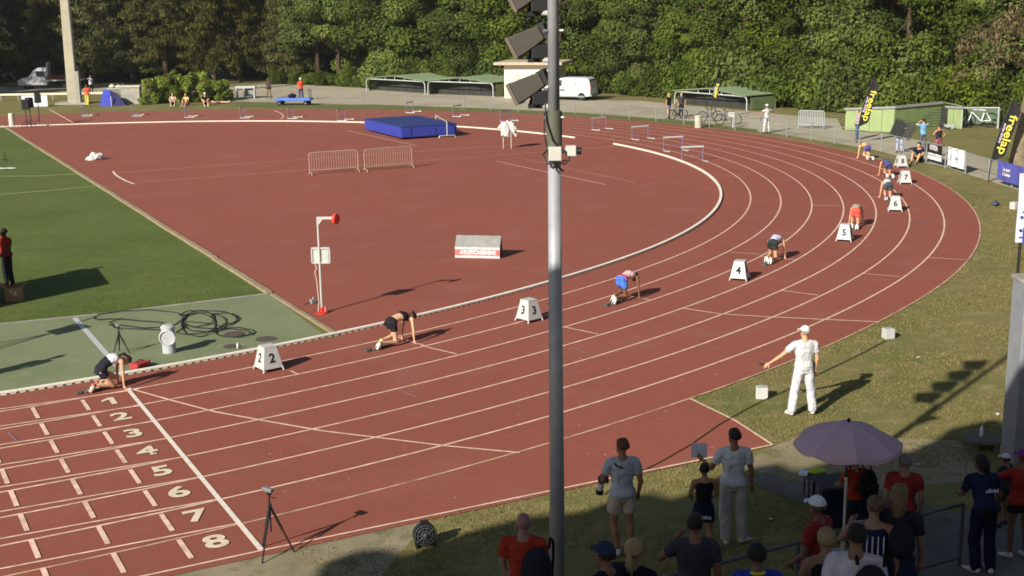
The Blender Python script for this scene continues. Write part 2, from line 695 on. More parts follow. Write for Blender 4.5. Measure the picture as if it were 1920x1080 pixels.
mark(P2((246, 731), (320, 752), (403, 774), (480, 788), (605, 810), (705, 822), (835, 838), (960, 849.5), (974, 851)), 0.055, 'curved_start_line')
mark(P2((1278, 579), (1350, 590), (1440, 595.5), (1535, 600), (1647, 605)), 0.055, 'curved_start_line')
for a, b in (((790, 650), (857, 665.5)), ((1060, 615), (1122, 628)), ((1465, 546), (1535, 555)), ((1617, 514), (1687, 520)),
             ((1740, 484), (1811, 488.5)), ((1522, 386.5), (1577, 386.5)), ((1370, 474), (1425, 478)), ((545, 697), (560, 704))):
    mark(P2(a, b))
for ln in range(2, 9):
    p, h = lane_point(ln, stagger(ln), 0.02)
    q, h = lane_point(ln, stagger(ln), 0.98)
    mark([(p.x, p.y), (q.x, q.y)], 0.05, 'start_line')
M_faint = mat('faint_blue_paint', T(142, 108, 116), 0.9, 0.2)
for a, b in (((752, 735), (781, 747)), ((1070, 653), (1103, 665)), ((1058, 696), (1090, 702)), ((1310, 650), (1352, 657)), ((15, 812), (32, 829)), ((935, 590), (985, 597)), ((1520, 321), (1540, 323)), ((1700, 419), (1745, 418))):
    mark(P2(a, b), 0.05, 'faint_mark', M_faint)
# javelin runway, its scratch arc and two jump runways in the D
mark(P2((212, 322), (216, 328), (223, 333), (236, 340), (252, 346)), 0.10, 'throwing_arc', M_fline)
M_thin = mat('thin_line_paint', T(206, 150, 132), 0.9, 0.2, 0, 0.2, 5)
mark(P2((217, 325), (480, 306), (942, 274), (1020, 269)), 0.075, 'runway_line', M_thin)
mark(P2((256, 343), (480, 326.5), (955, 290), (1080, 281), (1150, 275)), 0.075, 'runway_line', M_thin)
mark(P2((652, 246), (782, 274)), 0.06, 'runway_line')
mark(P2((930, 303), (1135, 347)), 0.06, 'runway_line')
mark(P2((978, 298), (1190, 343)), 0.05, 'runway_line', M_thin)
mark(P2((93, 206), (138, 231)), 0.09, 'change_over_line')
mark(P2((515, 208), (527, 213), (532, 219), (527, 224)), 0.09, 'change_over_line')
mb = MB()
mb.strip(P2((-40, 332), (0, 331), (75, 330), (152, 326.5)), 0.13, 0.013)
flat('sector_line', mb, mat('lawn_chalk', T(172, 176, 124), 0.9, 0.1, 0, 0.3, 9), lawn)
mb = MB()
mb.strip(P2((-40, 369), (0, 365), (100, 357), (182, 348.5)), 0.11, 0.013)
flat('sector_line', mb, mat('lawn_chalk', T(150, 156, 104)), lawn)
g_ = random.Random(21)
mb = MB()
for i in range(60):
    c_ = at(g_.uniform(1080, 1420), g_.uniform(650, 900)) if i < 45 else at(g_.uniform(500, 1000), g_.uniform(760, 960))
    if c_.y > -10.6 and not (c_.x > 10 and c_.y < -8):
        a_, r_ = g_.uniform(0, 3), g_.uniform(.012, .05)
        mb.strip([(c_.x, c_.y), (c_.x + r_ * math.cos(a_), c_.y + r_ * math.sin(a_))], r_ * .7, .0165)
ck = flat('chalk_scraps', mb, mat('scrap_paint', T(200, 164, 146), .9, .1, 0, .2, 30))
tag(ck, kind='stuff')
# round rubber covers set in the apron
M_cover = mat('cover_rubber', T(92, 80, 72), 0.9, 0.2, 0, 0.15, 6)
for x, y, rr in ((499, 637, 0.27), (440, 627, 0.27), (435, 651, 0.22)):
    p = at(x, y)
    mb = MB()
    mb.lathe([(rr, 0.018), (rr, 0.026), (rr * 0.96, 0.028), (0.01, 0.028)], (p.x, p.y, 0), 24)
    mb.build('cover_plate', M_cover, apron)

# ------------------------------------------------------------------ raised kerb on small feet
M_kerb = mat('kerb_aluminium', T(238, 230, 212, 1.05), 0.5, 0.4, 0, 0.08, 3)
kerb = thing('track_kerb', 'low white kerb rail on feet round the inside of lane one', 'kerb')
kerb['kind'] = 'structure'
pts = oval(0.0, 1400, 30, 60)
dist = np.r_[0, np.cumsum(np.linalg.norm(np.diff(pts, axis=0), axis=1))]


def kerb_at(s, off=0.0):
    w = pts
    p = np.array([np.interp(s, dist, w[:, 0]), np.interp(s, dist, w[:, 1])])
    q = np.array([np.interp(s + 0.05, dist, w[:, 0]), np.interp(s + 0.05, dist, w[:, 1])])
    t = (q - p) / np.linalg.norm(q - p)
    return p + off * np.array([t[1], -t[0]])


def dist_near(px, py):
    p = at(px, py)
    return dist[((pts - np.array([p.x, p.y])) ** 2).sum(1).argmin()]


gaps = [(dist_near(1166, 274), dist_near(1097, 262)), (dist_near(176, 231), dist_near(164, 232)), (dist_near(72, 235), dist_near(46, 235))]
s = 18.0
while s < dist[-1] - 3:
    e = s + 2.0
    mid = (s + e) / 2
    if not any(min(a, b) < mid < max(a, b) for a, b in gaps):
        mb = MB()
        q = [kerb_at(s + 0.008), kerb_at((s + e) / 2), kerb_at(e - 0.008)]
        for k in (0, 1):
            a, b = q[k], q[k + 1]
            c = (a + b) / 2
            d = b - a
            mb.box((c[0], c[1], 0.074), (np.linalg.norm(d), 0.105, 0.035), math.atan2(d[1], d[0]))
        for kf in range(10):
            c = kerb_at(s + 0.1 + 0.2 * kf)
            d = kerb_at(s + 0.1 + 0.2 * kf + 0.05) - c
            mb.box((c[0], c[1], 0.035), (0.12, 0.08, 0.045), math.atan2(d[1], d[0]))
        mb.build('kerb_segment', M_kerb, kerb)
    s = e
# ------------------------------------------------------------------ access road behind the outer fence
road_m = layered('pale_asphalt', [(T(176, 166, 144), 1, 0, 1, 1, (1, 1, 1)),
                                  (T(160, 152, 130), 0.12, 0.4, 0.62, 5, (1, 1, 1)),
                                  (T(188, 178, 156), 0.6, 0.5, 0.75, 7, (1, 1, 1)),
                                  (T(140, 130, 108), 1.2, 0.6, 0.75, 8, (1, 1, 1))], 0.92, 0.06, 30)
near = P2((-60, 172), (140, 172), (300, 180), (440, 190), (600, 194), (700, 198), (900, 205), (1078, 213), (1280, 228), (1400, 243), (1475, 254), (1565, 268), (1640, 281), (1700, 297), (1770, 313), (1850, 338), (2000, 384))
far = P2((2000, 352), (1900, 314), (1810, 284), (1740, 266), (1660, 252), (1580, 244), (1570, 222), (1480, 216), (1200, 189), (1140, 188), (960, 182), (800, 174), (690, 166), (580, 160), (500, 157), (440, 163), (300, 160), (140, 162), (-60, 163))
road = area('access_road', near + far, 0.004, road_m)
# narrow green verge between track and fence
vg = P2((600, 197), (700, 196), (900, 203), (1078, 211), (1280, 226), (1420, 243), (1420, 248), (1280, 233), (1078, 217), (900, 211), (700, 205), (440, 200), (440, 191))
verge = area('grass_verge', vg, 0.009, layered('verge_grass', [(T(100, 106, 58), 1, 0, 1, 1, (1, 1, 1)), (T(120, 116, 74), 0.8, 0.45, 0.7, 6, (1, 1, 1)), (T(84, 96, 46), 4, 0.5, 0.7, 7, (1, 1, 1))], 0.95, 0.2, 18))

# grass on the ground near the camera that catches the low sun: many small blades, one mass
rng = np.random.default_rng(5)


def blades(name, n, inside, h0, h1, m, label_kind='stuff', w=0.012):
    pts = []
    while len(pts) < n:
        pts.append(inside())
    P = np.array(pts)
    a = rng.uniform(0, 2 * math.pi, n)
    h = rng.uniform(h0, h1, n)
    lean = rng.normal(0, 0.6, (n, 2)) * h[:, None]
    dx = np.c_[np.cos(a), np.sin(a)] * w
    V = np.zeros((n, 3, 3))
    V[:, 0, :2] = P - dx
    V[:, 1, :2] = P + dx
    V[:, 2, :2] = P + lean
    V[:, 2, 2] = h
    me = bpy.data.meshes.new(name)
    me.vertices.add(n * 3)
    me.vertices.foreach_set('co', V.reshape(-1))
    me.loops.add(n * 3)
    me.loops.foreach_set('vertex_index', np.arange(n * 3, dtype=np.int32))
    me.polygons.add(n)
    me.polygons.foreach_set('loop_start', np.arange(0, n * 3, 3, dtype=np.int32))
    t = me.attributes.new('tint', 'FLOAT', 'POINT')
    t.data.foreach_set('value', np.repeat(rng.uniform(0, 1, n), 3).astype(np.float32))
    me.update()
    me.materials.append(m)
    o = link(name, me)
    tag(o, kind='stuff')
    return o


_edge = oval(OUT + .12, 400)


def near_verge():
    while True:
        x = rng.uniform(0.5, 36)
        y = rng.uniform(-15.5, 12)
        if x < 10.2:
            if y > -10.84:
                continue
        else:
            if y < -14.5 or np.min((_edge[:, 0] - x) ** 2 + (_edge[:, 1] - y) ** 2) > 60:
                continue
            if ((x - _C2[0]) ** 2 + (y - _C2[1]) ** 2) < (RB + OUT + .1) ** 2 and y > -1:
                continue
            if y > np.interp(x, _edge[120:200, 0] if False else [10.3, 13.2, 18.3, 23.0, 26.2, 31.1, 34.9, 39], [-7.86, -6.92, -5.0, -2.5, -.6, 3.3, 7.3, 12.1]):
                continue
        if (math.sin(x * 1.7 + y) + math.sin(y * 2.3 - x * 0.6) + rng.normal(0, 1.0)) > -0.2:
            return (x, y)


straw = leaf_mat('straw_blades', T(108, 104, 56), T(152, 138, 92), 0.2)
blades('verge_grass', 75000, near_verge, 0.012, 0.05, straw)


def lawn_spot():
    return (rng.uniform(-6, 5.4), 6.8 + 24 * rng.uniform(0, 1) ** 1.6)


blades('lawn_grass', 26000, lawn_spot, 0.015, 0.05, leaf_mat('lawn_blades', T(70, 92, 36), T(112, 120, 62), 0.2))

# ------------------------------------------------------------------ vegetation
L_bright = leaf_mat('bright_leaves', T(58, 76, 28), T(128, 144, 66), 0.35)
L_mid = leaf_mat('mid_leaves', T(50, 64, 28), T(108, 122, 60), 0.33)
L_olive = leaf_mat('olive_needles', T(58, 62, 32), T(118, 118, 68), 0.3)
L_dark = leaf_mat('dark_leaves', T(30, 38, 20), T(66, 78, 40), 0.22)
L_brown = leaf_mat('brown_needles', T(92, 86, 58), T(150, 138, 100), 0.25)
L_hedge = leaf_mat('hedge_leaves', T(80, 100, 34), T(154, 168, 78), 0.35)
M_bark = mat('bark', T(78, 66, 52, 1.2), 0.95, 0.1, 0, 0.35, 4, 0.8, 14)
M_bark2 = mat('pale_bark', T(128, 116, 94, 1.2), 0.95, 0.1, 0, 0.35, 3, 0.9, 10)


def leaf_cloud(name, centres, radii, per, size, m, seed, droop=0.0, aspect=0.55, shell=0.55, up=0.35):
    g = np.random.default_rng(seed)
    C = np.repeat(np.asarray(centres), per, axis=0)
    Rr = np.repeat(np.asarray(radii), per, axis=0)
    n = len(C)
    d = g.normal(size=(n, 3))
    d /= np.linalg.norm(d, axis=1)[:, None]
    rad = shell + (1 - shell) * g.uniform(0, 1, n) ** 0.6
    P = C + d * Rr * rad[:, None]
    nrm = d + g.normal(0, 0.42, (n, 3)) + np.array([0, 0, up])
    nrm /= np.linalg.norm(nrm, axis=1)[:, None]
    a = g.normal(size=(n, 3)) - np.array([0, 0, droop * 2.5])
    a -= (a * nrm).sum(1)[:, None] * nrm
    a /= np.linalg.norm(a, axis=1)[:, None]
    b = np.cross(nrm, a)
    s = size * g.uniform(0.6, 1.35, n)
    V = np.stack([P - a * s[:, None] * 0.5, P + b * s[:, None] * aspect * 0.5 + nrm * (s * 0.08)[:, None], P + a * s[:, None] * 0.5,
                  P - b * s[:, None] * aspect * 0.5 + nrm * (s * 0.08)[:, None]], 1)
    tint = np.clip(0.55 * np.repeat(g.uniform(0, 1, len(centres)), per) + 0.45 * g.uniform(0, 1, n), 0, 1)
    V[:, :, 2] = np.maximum(V[:, :, 2], 0.03)
    me = bpy.data.meshes.new(name)
    me.vertices.add(n * 4)
    me.vertices.foreach_set('co', V.reshape(-1))
    me.loops.add(n * 4)
    me.loops.foreach_set('vertex_index', np.arange(n * 4, dtype=np.int32))
    me.polygons.add(n)
    me.polygons.foreach_set('loop_start', np.arange(0, n * 4, 4, dtype=np.int32))
    t = me.attributes.new('tint', 'FLOAT', 'POINT')
    t.data.foreach_set('value', np.repeat(tint, 4).astype(np.float32))
    me.update()
    me.materials.append(m)
    return me


def trunk_mesh(seed, h, r, limbs, lean=0.0, m=None):
    g = random.Random(seed)
    mb = MB()
    pts = [(lean * t * h + g.uniform(-.1, .1) * t * 2, g.uniform(-.1, .1) * t * 2, t * h) for t in (0, .03, .15, .35, .6, .8, 1)]
    mb.tube(pts, [r * 1.5, r * 1.15, r, r * .85, r * .6, r * .4, r * .12], 9)
    for i in range(limbs):
        t = g.uniform(0.25, 0.85)
        a = g.uniform(0, 6.28)
        L = h * g.uniform(.22, .36) * (1.15 - t)
        z = t * h
        p0 = Vector((lean * z, 0, z))
        mb.tube([p0, p0 + Vector((math.cos(a) * L * .5, math.sin(a) * L * .5, L * .35)), p0 + Vector((math.cos(a) * L, math.sin(a) * L, L * .75))], [r * .38, r * .25, r * .06], 6)
    return mb.mesh('trunk', m or M_bark, True)


def crown_broad(seed, h, w, base, m, nclump=44, per=520, size=0.27):
    g = np.random.default_rng(seed)
    C, Q = [], []
    for i in range(nclump):
        t = g.uniform(0, 1)
        z = base + (h - base) * t
        prof = w * (0.55 + 0.55 * math.sin(math.pi * min(1, t * 0.85 + 0.18)))
        a = g.uniform(0, 6.283)
        rr = prof * g.uniform(0.35, 1.0) ** 0.6
        C.append((rr * math.cos(a), rr * math.sin(a), z))
        q = g.uniform(0.7, 1.75)
        Q.append((q * 1.1, q * 1.1, q * 0.72))
    return leaf_cloud('crown', C, Q, per, size, m, seed + 7, shell=.72, up=.45)


def crown_conifer(seed, h, w, base, m, per=200, size=0.36):
    g = np.random.default_rng(seed)
    C, Q = [], []
    z = base
    while z < h:
        L = w * (1 - 0.75 * (z - base) / (h - base))
        nb = 9
        for j in range(nb):
            a = g.uniform(0, 6.283)
            for k in (0.35, 0.65, 0.95):
                C.append((L * k * math.cos(a), L * k * math.sin(a), z - 0.45 * L * k * k + g.uniform(-.3, .3)))
                Q.append((0.75, 0.75, 0.42))
        z += 1.05
    return leaf_cloud('crown', C, Q, per // 3, size, m, seed + 3, droop=0.8, aspect=0.3, shell=0.2, up=0.7)


def bush_mesh(seed, w, h, m, nclump=18, per=420, size=0.2):
    g = np.random.default_rng(seed)
    C, Q = [], []
    for i in range(nclump):
        a = g.uniform(0, 6.283)
        rr = w * g.uniform(0, 1) ** 0.5
        z = h * g.uniform(0.12, 0.85) * (1 - 0.4 * rr / w)
        C.append((rr * math.cos(a), rr * math.sin(a), z))
        q = g.uniform(0.5, 0.95)
        Q.append((q * 1.2, q * 1.2, q * 0.85))
    return leaf_cloud('foliage', C, Q, per, size, m, seed + 11)


BROAD = [(trunk_mesh(i, 10.5, 0.26, 7), crown_broad(100 + i, 12.5, 3.1, 1.1, (L_bright, L_mid, L_bright, L_mid)[i])) for i in range(4)]
CONIF = [(trunk_mesh(20 + i, 13, 0.24, 3), crown_conifer(200 + i, 14, 3.3, 2.9, L_olive)) for i in range(3)]
HIGHT = [(BROAD[i][0], crown_broad(150 + i, 12.5, 3.0, 3.6, (L_mid, L_bright)[i])) for i in range(2)]
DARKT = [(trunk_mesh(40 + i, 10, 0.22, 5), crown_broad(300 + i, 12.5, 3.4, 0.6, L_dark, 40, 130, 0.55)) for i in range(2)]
BUSH = [(trunk_mesh(60 + i, 1.5, 0.05, 4), bush_mesh(400 + i, 1.5, 2.3, (L_bright, L_mid, L_bright)[i])) for i in range(3)]


def plant(name, pair, loc, rot, sc, label, cat, group, leafname='crown'):
    r = thing(name, label, cat, loc, rot, group)
    r.scale = sc if hasattr(sc, '__len__') else (sc,) * 3
    link('trunk' if leafname == 'crown' else 'stem', pair[0], r)
    link(leafname, pair[1], r)
    return r


def path(points, step, jitter, off, seed):
    g = random.Random(seed)
    P = [Vector(p) for p in points]
    out = []
    for a, b in zip(P[:-1], P[1:]):
        d = (b - a).length
        n = max(1, round(d / step))
        t = (b - a).normalized()
        nn = Vector((-t.y, t.x))
        if nn.dot(Vector((0.46, 0.88))) < 0:
            nn = -nn
        for i in range(n):
            out.append(a + (b - a) * ((i + g.uniform(0.2, 0.8)) / n) + nn * (off + g.uniform(-jitter, jitter)))
    return out


F = [(-6, 112), (8, 112), (20, 106), (30, 100), (35.5, 95), (38.5, 88), (42.5, 81), (46.5, 74.5), (52.5, 68.5), (54.5, 60.5), (56.5, 51.5), (57, 44), (58.5, 37.5), (61, 31.5), (63, 24), (63, 14), (60, 4)]
random.seed(11)


def zone(p):
    x, y = p[0], p[1]
    if y > 97 or x < 31:
        return 0
    if y > 84:
        return 1
    if y > 66:
        return 2
    if y > 52:
        return 3
    if y > 35:
        return 4
    return 5


ZN = ['at the dark left end of the wood behind the parked lorry and hedge', 'behind the paved corner where the orange official walks', 'behind the two adjoining green roofed bike shelters',
      'behind the white car on the access road', 'behind the single bike shelter with the black flag', 'behind the long pale green shed at the right']
ZS = ['at the dark left end of the wood', 'behind the paved corner', 'behind the two joined bike shelters', 'behind the small white van', 'behind the single bike shelter', 'behind the long green shed']
ORD = ['first', 'second', 'third', 'fourth', 'fifth', 'sixth', 'seventh', 'eighth', 'ninth', 'tenth', 'eleventh', 'twelfth', 'thirteenth', 'fourteenth', 'fifteenth', 'sixteenth', 'seventeenth', 'eighteenth', 'nineteenth', 'twentieth']
_cnt = {}


def cnt(k):
    _cnt[k] = _cnt.get(k, -1) + 1
    return _cnt[k]


for i, p in enumerate(path(F, 3.9, 0.9, 3.2, 1)):
    z = zone(p)
    rot = random.uniform(0, 6.28)
    if z == 0:
        plant('conifer_tree', CONIF[i % 3], (p.x, p.y, 0), rot, random.uniform(0.9, 1.12), '%s olive conifer from the left at the dark end of the wood' % ORD[cnt(('c', 0))], 'tree', 'conifers at the left end of the wood')
    else:
        plant('leafy_tree', HIGHT[i % 2] if z == 1 else BROAD[i % 4], (p.x, p.y, 0), rot, random.uniform(0.85, 1.15), '%s leafy front tree from the left ' % ORD[cnt(('t', z))] + ZS[z], 'tree', 'front trees ' + ZS[z])
for i, (x, y) in enumerate(((0.5, 101.5), (-3.5, 99), (4.6, 105.5), (-8, 103), (1.5, 96.5))):
    plant('conifer_tree', CONIF[i % 3], (x, y, 0), i * 1.3, 1.05, 'olive conifer left of the picture shading the parked lorry', 'tree', 'conifers left of the picture')
for i, p in enumerate(path(F, 4.4, 1.2, 7.5, 2)):
    z = zone(p)
    plant('leafy_tree', BROAD[(i + 1) % 4] if z else CONIF[i % 3], (p.x, p.y, 0), random.uniform(0, 6.28), random.uniform(1.0, 1.25), 'shaded tree of the second row ' + ZS[z], 'tree', 'second row of trees ' + ZS[z])
for i, p in enumerate(path(F, 4.0, 1.2, 12.5, 3)):
    z = zone(p)
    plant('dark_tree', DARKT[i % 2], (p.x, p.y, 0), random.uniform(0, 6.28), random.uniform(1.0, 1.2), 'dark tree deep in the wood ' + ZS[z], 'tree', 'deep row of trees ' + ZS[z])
for i, p in enumerate(path(F, 5.0, 1.2, 17.5, 4)):
    z = zone(p)
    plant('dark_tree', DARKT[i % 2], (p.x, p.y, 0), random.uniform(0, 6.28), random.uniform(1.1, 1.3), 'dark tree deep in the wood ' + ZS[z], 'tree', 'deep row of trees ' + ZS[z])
for i, p in enumerate(path(F, 2.1, 0.5, 0.9, 5)):
    z = zone(p)
    if z == 0 or (z == 3 and p.y > 63.5 and p.y < 68.5):
        continue
    s = random.uniform(0.75, 1.35) * (0.5 if z == 1 else 1.0)
    plant('bush', BUSH[i % 3], (p.x, p.y, 0), random.uniform(0, 6.28), (s, s, s * random.uniform(0.9, 1.4)), '%s low leafy bush from the left ' % ORD[cnt(('b', z))] + ZS[z], 'bush', 'bushes ' + ZS[z], 'foliage')
for i, p in enumerate(path(F, 3.2, 0.6, 2.6, 6)):
    z = zone(p)
    if z < 2 or (z == 3 and p.y > 61 and p.y < 69):
        continue
    s = random.uniform(1.4, 2.1)
    plant('bush', BUSH[(i + 1) % 3], (p.x, p.y, 0), random.uniform(0, 6.28), (s, s, s * random.uniform(1.0, 1.3)), '%s tall leafy bush from the left ' % ORD[cnt(('h', z))] + ZS[z], 'bush', 'tall bushes ' + ZS[z], 'foliage')

# clipped-looking hedge beside the blue tent
hl = at(352, 190)
g_ = np.random.default_rng(9)
C, Q = [], []
a0, a1 = at(272, 196), at(428, 190)
for i in range(84):
    t = g_.uniform(0, 1)
    p = a0 + (a1 - a0) * t
    zt = 2.05 if t < 0.75 else 1.6
    zt = zt * (1.12 if 0.45 < t < 0.72 else 0.95)
    C.append((p.x + g_.normal(0, .35), p.y + 0.9 + g_.normal(0, .5), g_.uniform(0.2, zt)))
    Q.append((0.46, 0.46, 0.5))
C = np.array(C)
C[:, 0] -= hl.x
C[:, 1] -= hl.y
hd = thing('hedge', 'bushy bright green hedge beside the blue tent at the track side', 'hedge', hl)
link('foliage', leaf_cloud('foliage', C, Q, 200, 0.30, L_hedge, 77, up=0.3, aspect=.36, shell=.35), hd)
mb = MB()
for i in range(9):
    p = a0 + (a1 - a0) * ((i + .5) / 9) - hl
    mb.tube([(p.x, p.y + .9, 0), (p.x + .1, p.y + .9, .8), (p.x - .05, p.y + 1.0, 1.5)], [.04, .03, .01], 6)
mb.build('stem', M_bark, hd)

# old leaning tree at the right edge
tp = at(1906, 333)
bt = thing('old_tree', 'thick old leaning trunk with brown drooping twigs at the right edge', 'tree', tp)
g_ = np.random.default_rng(3)
rings = []
rr_ = [0.72, 0.56, 0.48, 0.46, 0.45, 0.42, 0.36, 0.28, 0.12]
zz = [0, 0.25, 0.7, 1.6, 2.6, 4.0, 6.0, 8.5, 12.0]
Dx = Vector((_r[0], _r[1], 0)).normalized()
N = 28
fl = g_.uniform(-.07, .07, N)
for r_, z in zip(rr_, zz):
    c = Dx * (0.14 * z)
    rings.append([Vector((c.x + r_ * (1 + fl[j] + g_.normal(0, .025) + (0.22 * math.sin(j * 1.57) ** 2 if z < .3 else 0)) * math.cos(2 * math.pi * j / N), c.y + r_ * (1 + fl[j] + g_.normal(0, .025)) * math.sin(2 * math.pi * j / N), z)) for j in range(N)])
mb = MB()
mb.rings(rings)
C, Q = [], []
tw = MB()
for i in range(16):
    z = g_.uniform(5.2, 11)
    a = g_.uniform(-0.9, 0.9)
    d = (-Dx * math.cos(a) + Vector((-Dx.y, Dx.x, 0)) * math.sin(a)) if i < 12 else (Dx * math.cos(a * 2) + Vector((-Dx.y, Dx.x, 0)) * math.sin(a * 2))
    L = g_.uniform(2.2, 5.0)
    p0 = Dx * (0.14 * z) + Vector((0, 0, z))
    p1 = p0 + d * L * .5 + Vector((0, 0, 0.5))
    p2 = p0 + d * L + Vector((0, 0, -0.5))
    tw.tube([p0, p1, p2], [.10, .06, .02], 6)
    for k in range(9):
        t = g_.uniform(.35, 1.05)
        q = p1 + (p2 - p1) * (t * 2 - 1) if t > .5 else p0 + (p1 - p0) * t * 2
        e = q + Vector((g_.normal(0, .45), g_.normal(0, .45), -g_.uniform(.3, 1.3)))
        tw.tube([q, (q + e) / 2 + Vector((0, 0, .1)), e], [.02, .014, .005], 4)
        C.append(tuple(e * .6 + q * .4))
        Q.append((.4, .4, .45))
mb.build('trunk', M_bark2, bt, smooth=True)
tw.build('branches', M_bark, bt)
link('crown', leaf_cloud('crown', C, Q, 34, 0.26, L_brown, 31, droop=.8, aspect=.28, shell=.1), bt)

# ------------------------------------------------------------------ grandstand behind and round the camera with an unseen canopy shaped to cast the foreground shade
edge_px = [(600, 1062), (640, 1050), (690, 1047), (728, 1062), (760, 1045), (850, 1013), (960, 985), (1060, 977), (1110, 957), (1147, 945), (1200, 940), (1240, 951), (1285, 932), (1320, 908),
           (1400, 888), (1440, 882), (1475, 897), (1560, 872), (1690, 860), (1740, 836), (1765, 816), (1850, 797), (1890, 812)]
HR = 11.5
k_ = HR / math.tan(SUN_EL)
sx, sy = math.sin(SUN_AZ) * k_, math.cos(SUN_AZ) * k_
fr = [tuple(at(x, y)[:2]) for x, y in edge_px]
fr = [(-60, -13.6), (-8, -13.5), (-2.5, -13.2), (-0.5, -12.7), (0.2, -12.4)] + fr + [(16.5, -12.7), (19, -12.4), (60, -12.5)]
fr = [(x - sx, y - sy) for x, y in fr]
stand = thing('grandstand', 'grandstand with stepped terraces and an unseen canopy shaped to shade the spectators', 'building', (0, 0, 0))
mb = MB()
mb.prism(fr + [(fr[-1][0], -33), (fr[0][0], -33)], HR, HR + 0.25)
mb.build('canopy', mat('canopy_bounce_sheet', T(225, 225, 222, 1.2), 0.8), stand)  # pale sheet added to bounce fill light into the shade
M_ter = mat('terrace_concrete', T(120, 116, 110, 1.3), 0.9, 0.2, 0, 0.2, 1.5)
for i in range(6):
    mb = MB()
    mb.box((10, -20.3 - i * 1.0 - 6.0, (1.15 + 0.45 * i) / 2), (80, 13 - 0.0, 1.15 + 0.45 * i)) if i == 0 else mb.box((10, -20.0 - i * 1.0 - 5.5, (1.15 + 0.45 * i) / 2 + .0), (80 - i * .02, 11 - i * .02, 1.15 + 0.45 * i))
    mb.build('terrace_step', M_ter, stand)
for x in (-40, -22, 22, 40):
    mb = MB()
    mb.box((x, -32.6, 5.7), (0.4, 0.4, 11.4))
    mb.build('column', M_grey, stand)

# ------------------------------------------------------------------ small buildings on the far side
M_roofgreen = mat('green_roof', T(138, 156, 118, 1.2), 0.6, 0.3, 0, 0.10, 1.5)
M_shedgreen = mat('pale_green_boards', T(146, 162, 112, 1.12), 0.7, 0.2, 0, 0.10, 2)
M_shedgreen2 = mat('green_ribbed_sheet', T(112, 128, 84, 1.1), 0.6, 0.3, 0, 0.12, 2)
M_dark = mat('dark_cladding', (0.035, 0.035, 0.032), 0.8, 0.2, 0, 0.2, 2)
M_pale = mat('pale_metal', T(188, 194, 186, 1.15), 0.45, 0.5, 0.2, 0.08, 3)


def wall_between(name, a, b, h, th, m, parent, base=0.0, z0=0.0):
    a, b = Vector(a), Vector(b)
    d = b - a
    mb = MB()
    c = (a + b) / 2 - base if base else (a + b) / 2
    mb.box((c.x, c.y, z0 + h / 2), (d.length, th, h), math.atan2(d.y, d.x))
    return mb.build(name, m, parent)


def shelter(pa, pb, h, rise, depth, label, dark_end=True):
    a, b = at(*pa), at(*pb)
    d = b - a
    W = d.length
    o = thing('bike_shelter', label, 'shelter', (a.x, a.y, 0), math.atan2(d.y, d.x), 'bike shelters along the access road')
    for x, y in ((0.06, 0.06), (W - 0.06, 0.06), (0.06, depth - .06), (W - 0.06, depth - .06)):
        mb = MB()
        s = 1 if x < W / 2 else -1
        mb.tube([(x, y, 0), (x, y, h - .28), (x + s * .08, y, h - .1), (x + s * .28, y, h)], .045, 8)
        mb.build('post', M_pale, o)
    for y in (0.06, depth - .06):
        mb = MB()
        mb.tube([(0.3, y, h), (W - .3, y, h)], .05, 8)
        mb.build('beam', M_pale, o)
    mb = MB()
    for sgn in (0, 1):
        mb.tube([(0.0, .02, h + .03), (W * .5, .02, h + rise), (W, .02, h + .03)], .045, 6)
    for t in (.18, .34, .5, .66, .82):
        zt = h + rise * (1 - abs(t - .5) * 2)
        mb.tube([(t * W, .05, h), (t * W, .05, zt)], .035, 6)
    mb.build('gable_truss', M_pale, o)
    for s in (0, 1):
        mb = MB()
        x0, x1 = (0, W / 2) if s == 0 else (W / 2, W)
        z0, z1 = (h + .05, h + rise + .05) if s == 0 else (h + rise + .05, h + .05)
        n = 10
        for i in range(n):
            ya, yb = -0.15 + (depth + .3) * i / n + .006, -0.15 + (depth + .3) * (i + 1) / n - .006
            mb.add([(x0, ya, z0), (x1, ya, z1), (x1, yb, z1), (x0, yb, z0), (x0, ya, z0 + .04), (x1, ya, z1 + .04), (x1, yb, z1 + .04), (x0, yb, z0 + .04)],
                   [(0, 3, 2, 1), (4, 5, 6, 7), (0, 1, 5, 4), (1, 2, 6, 5), (2, 3, 7, 6), (3, 0, 4, 7)])
        mb.build('roof', M_roofgreen, o)
    n = 6
    for i in range(n):
        mb = MB()
        mb.box(((i + .5) * W / n, depth * .34, h * .5), (W / n - .03, .05, h - .06))
        mb.build('back_panel', M_dark, o)  # dark sheets set well forward, standing in for the shaded interior
    for x in (0.03, W - .03):
        mb = MB()
        for j in range(7):
            mb.box((x, depth * .5 + .15, .12 + j * (h - .15) / 7), (.03, depth - .5, (h - .15) / 7 - .02))
        mb.build('side_cladding', M_dark if x < 1 and dark_end else M_shedgreen2, o)
    return o, W


sh1, W1 = shelter((686, 171), (797, 178), 1.12, .34, 4.2, 'green roofed bike shelter furthest left, dark inside, pale tube frame')
sh2, W2 = shelter((801, 178.5), (925, 183.5), 1.18, .34, 4.2, 'green roofed bike shelter joined on, left of the white hut')
sh3, W3 = shelter((1263, 196), (1400, 208), 1.0, .34, 3.0, 'single green roofed bike shelter behind the parked bicycles', False)

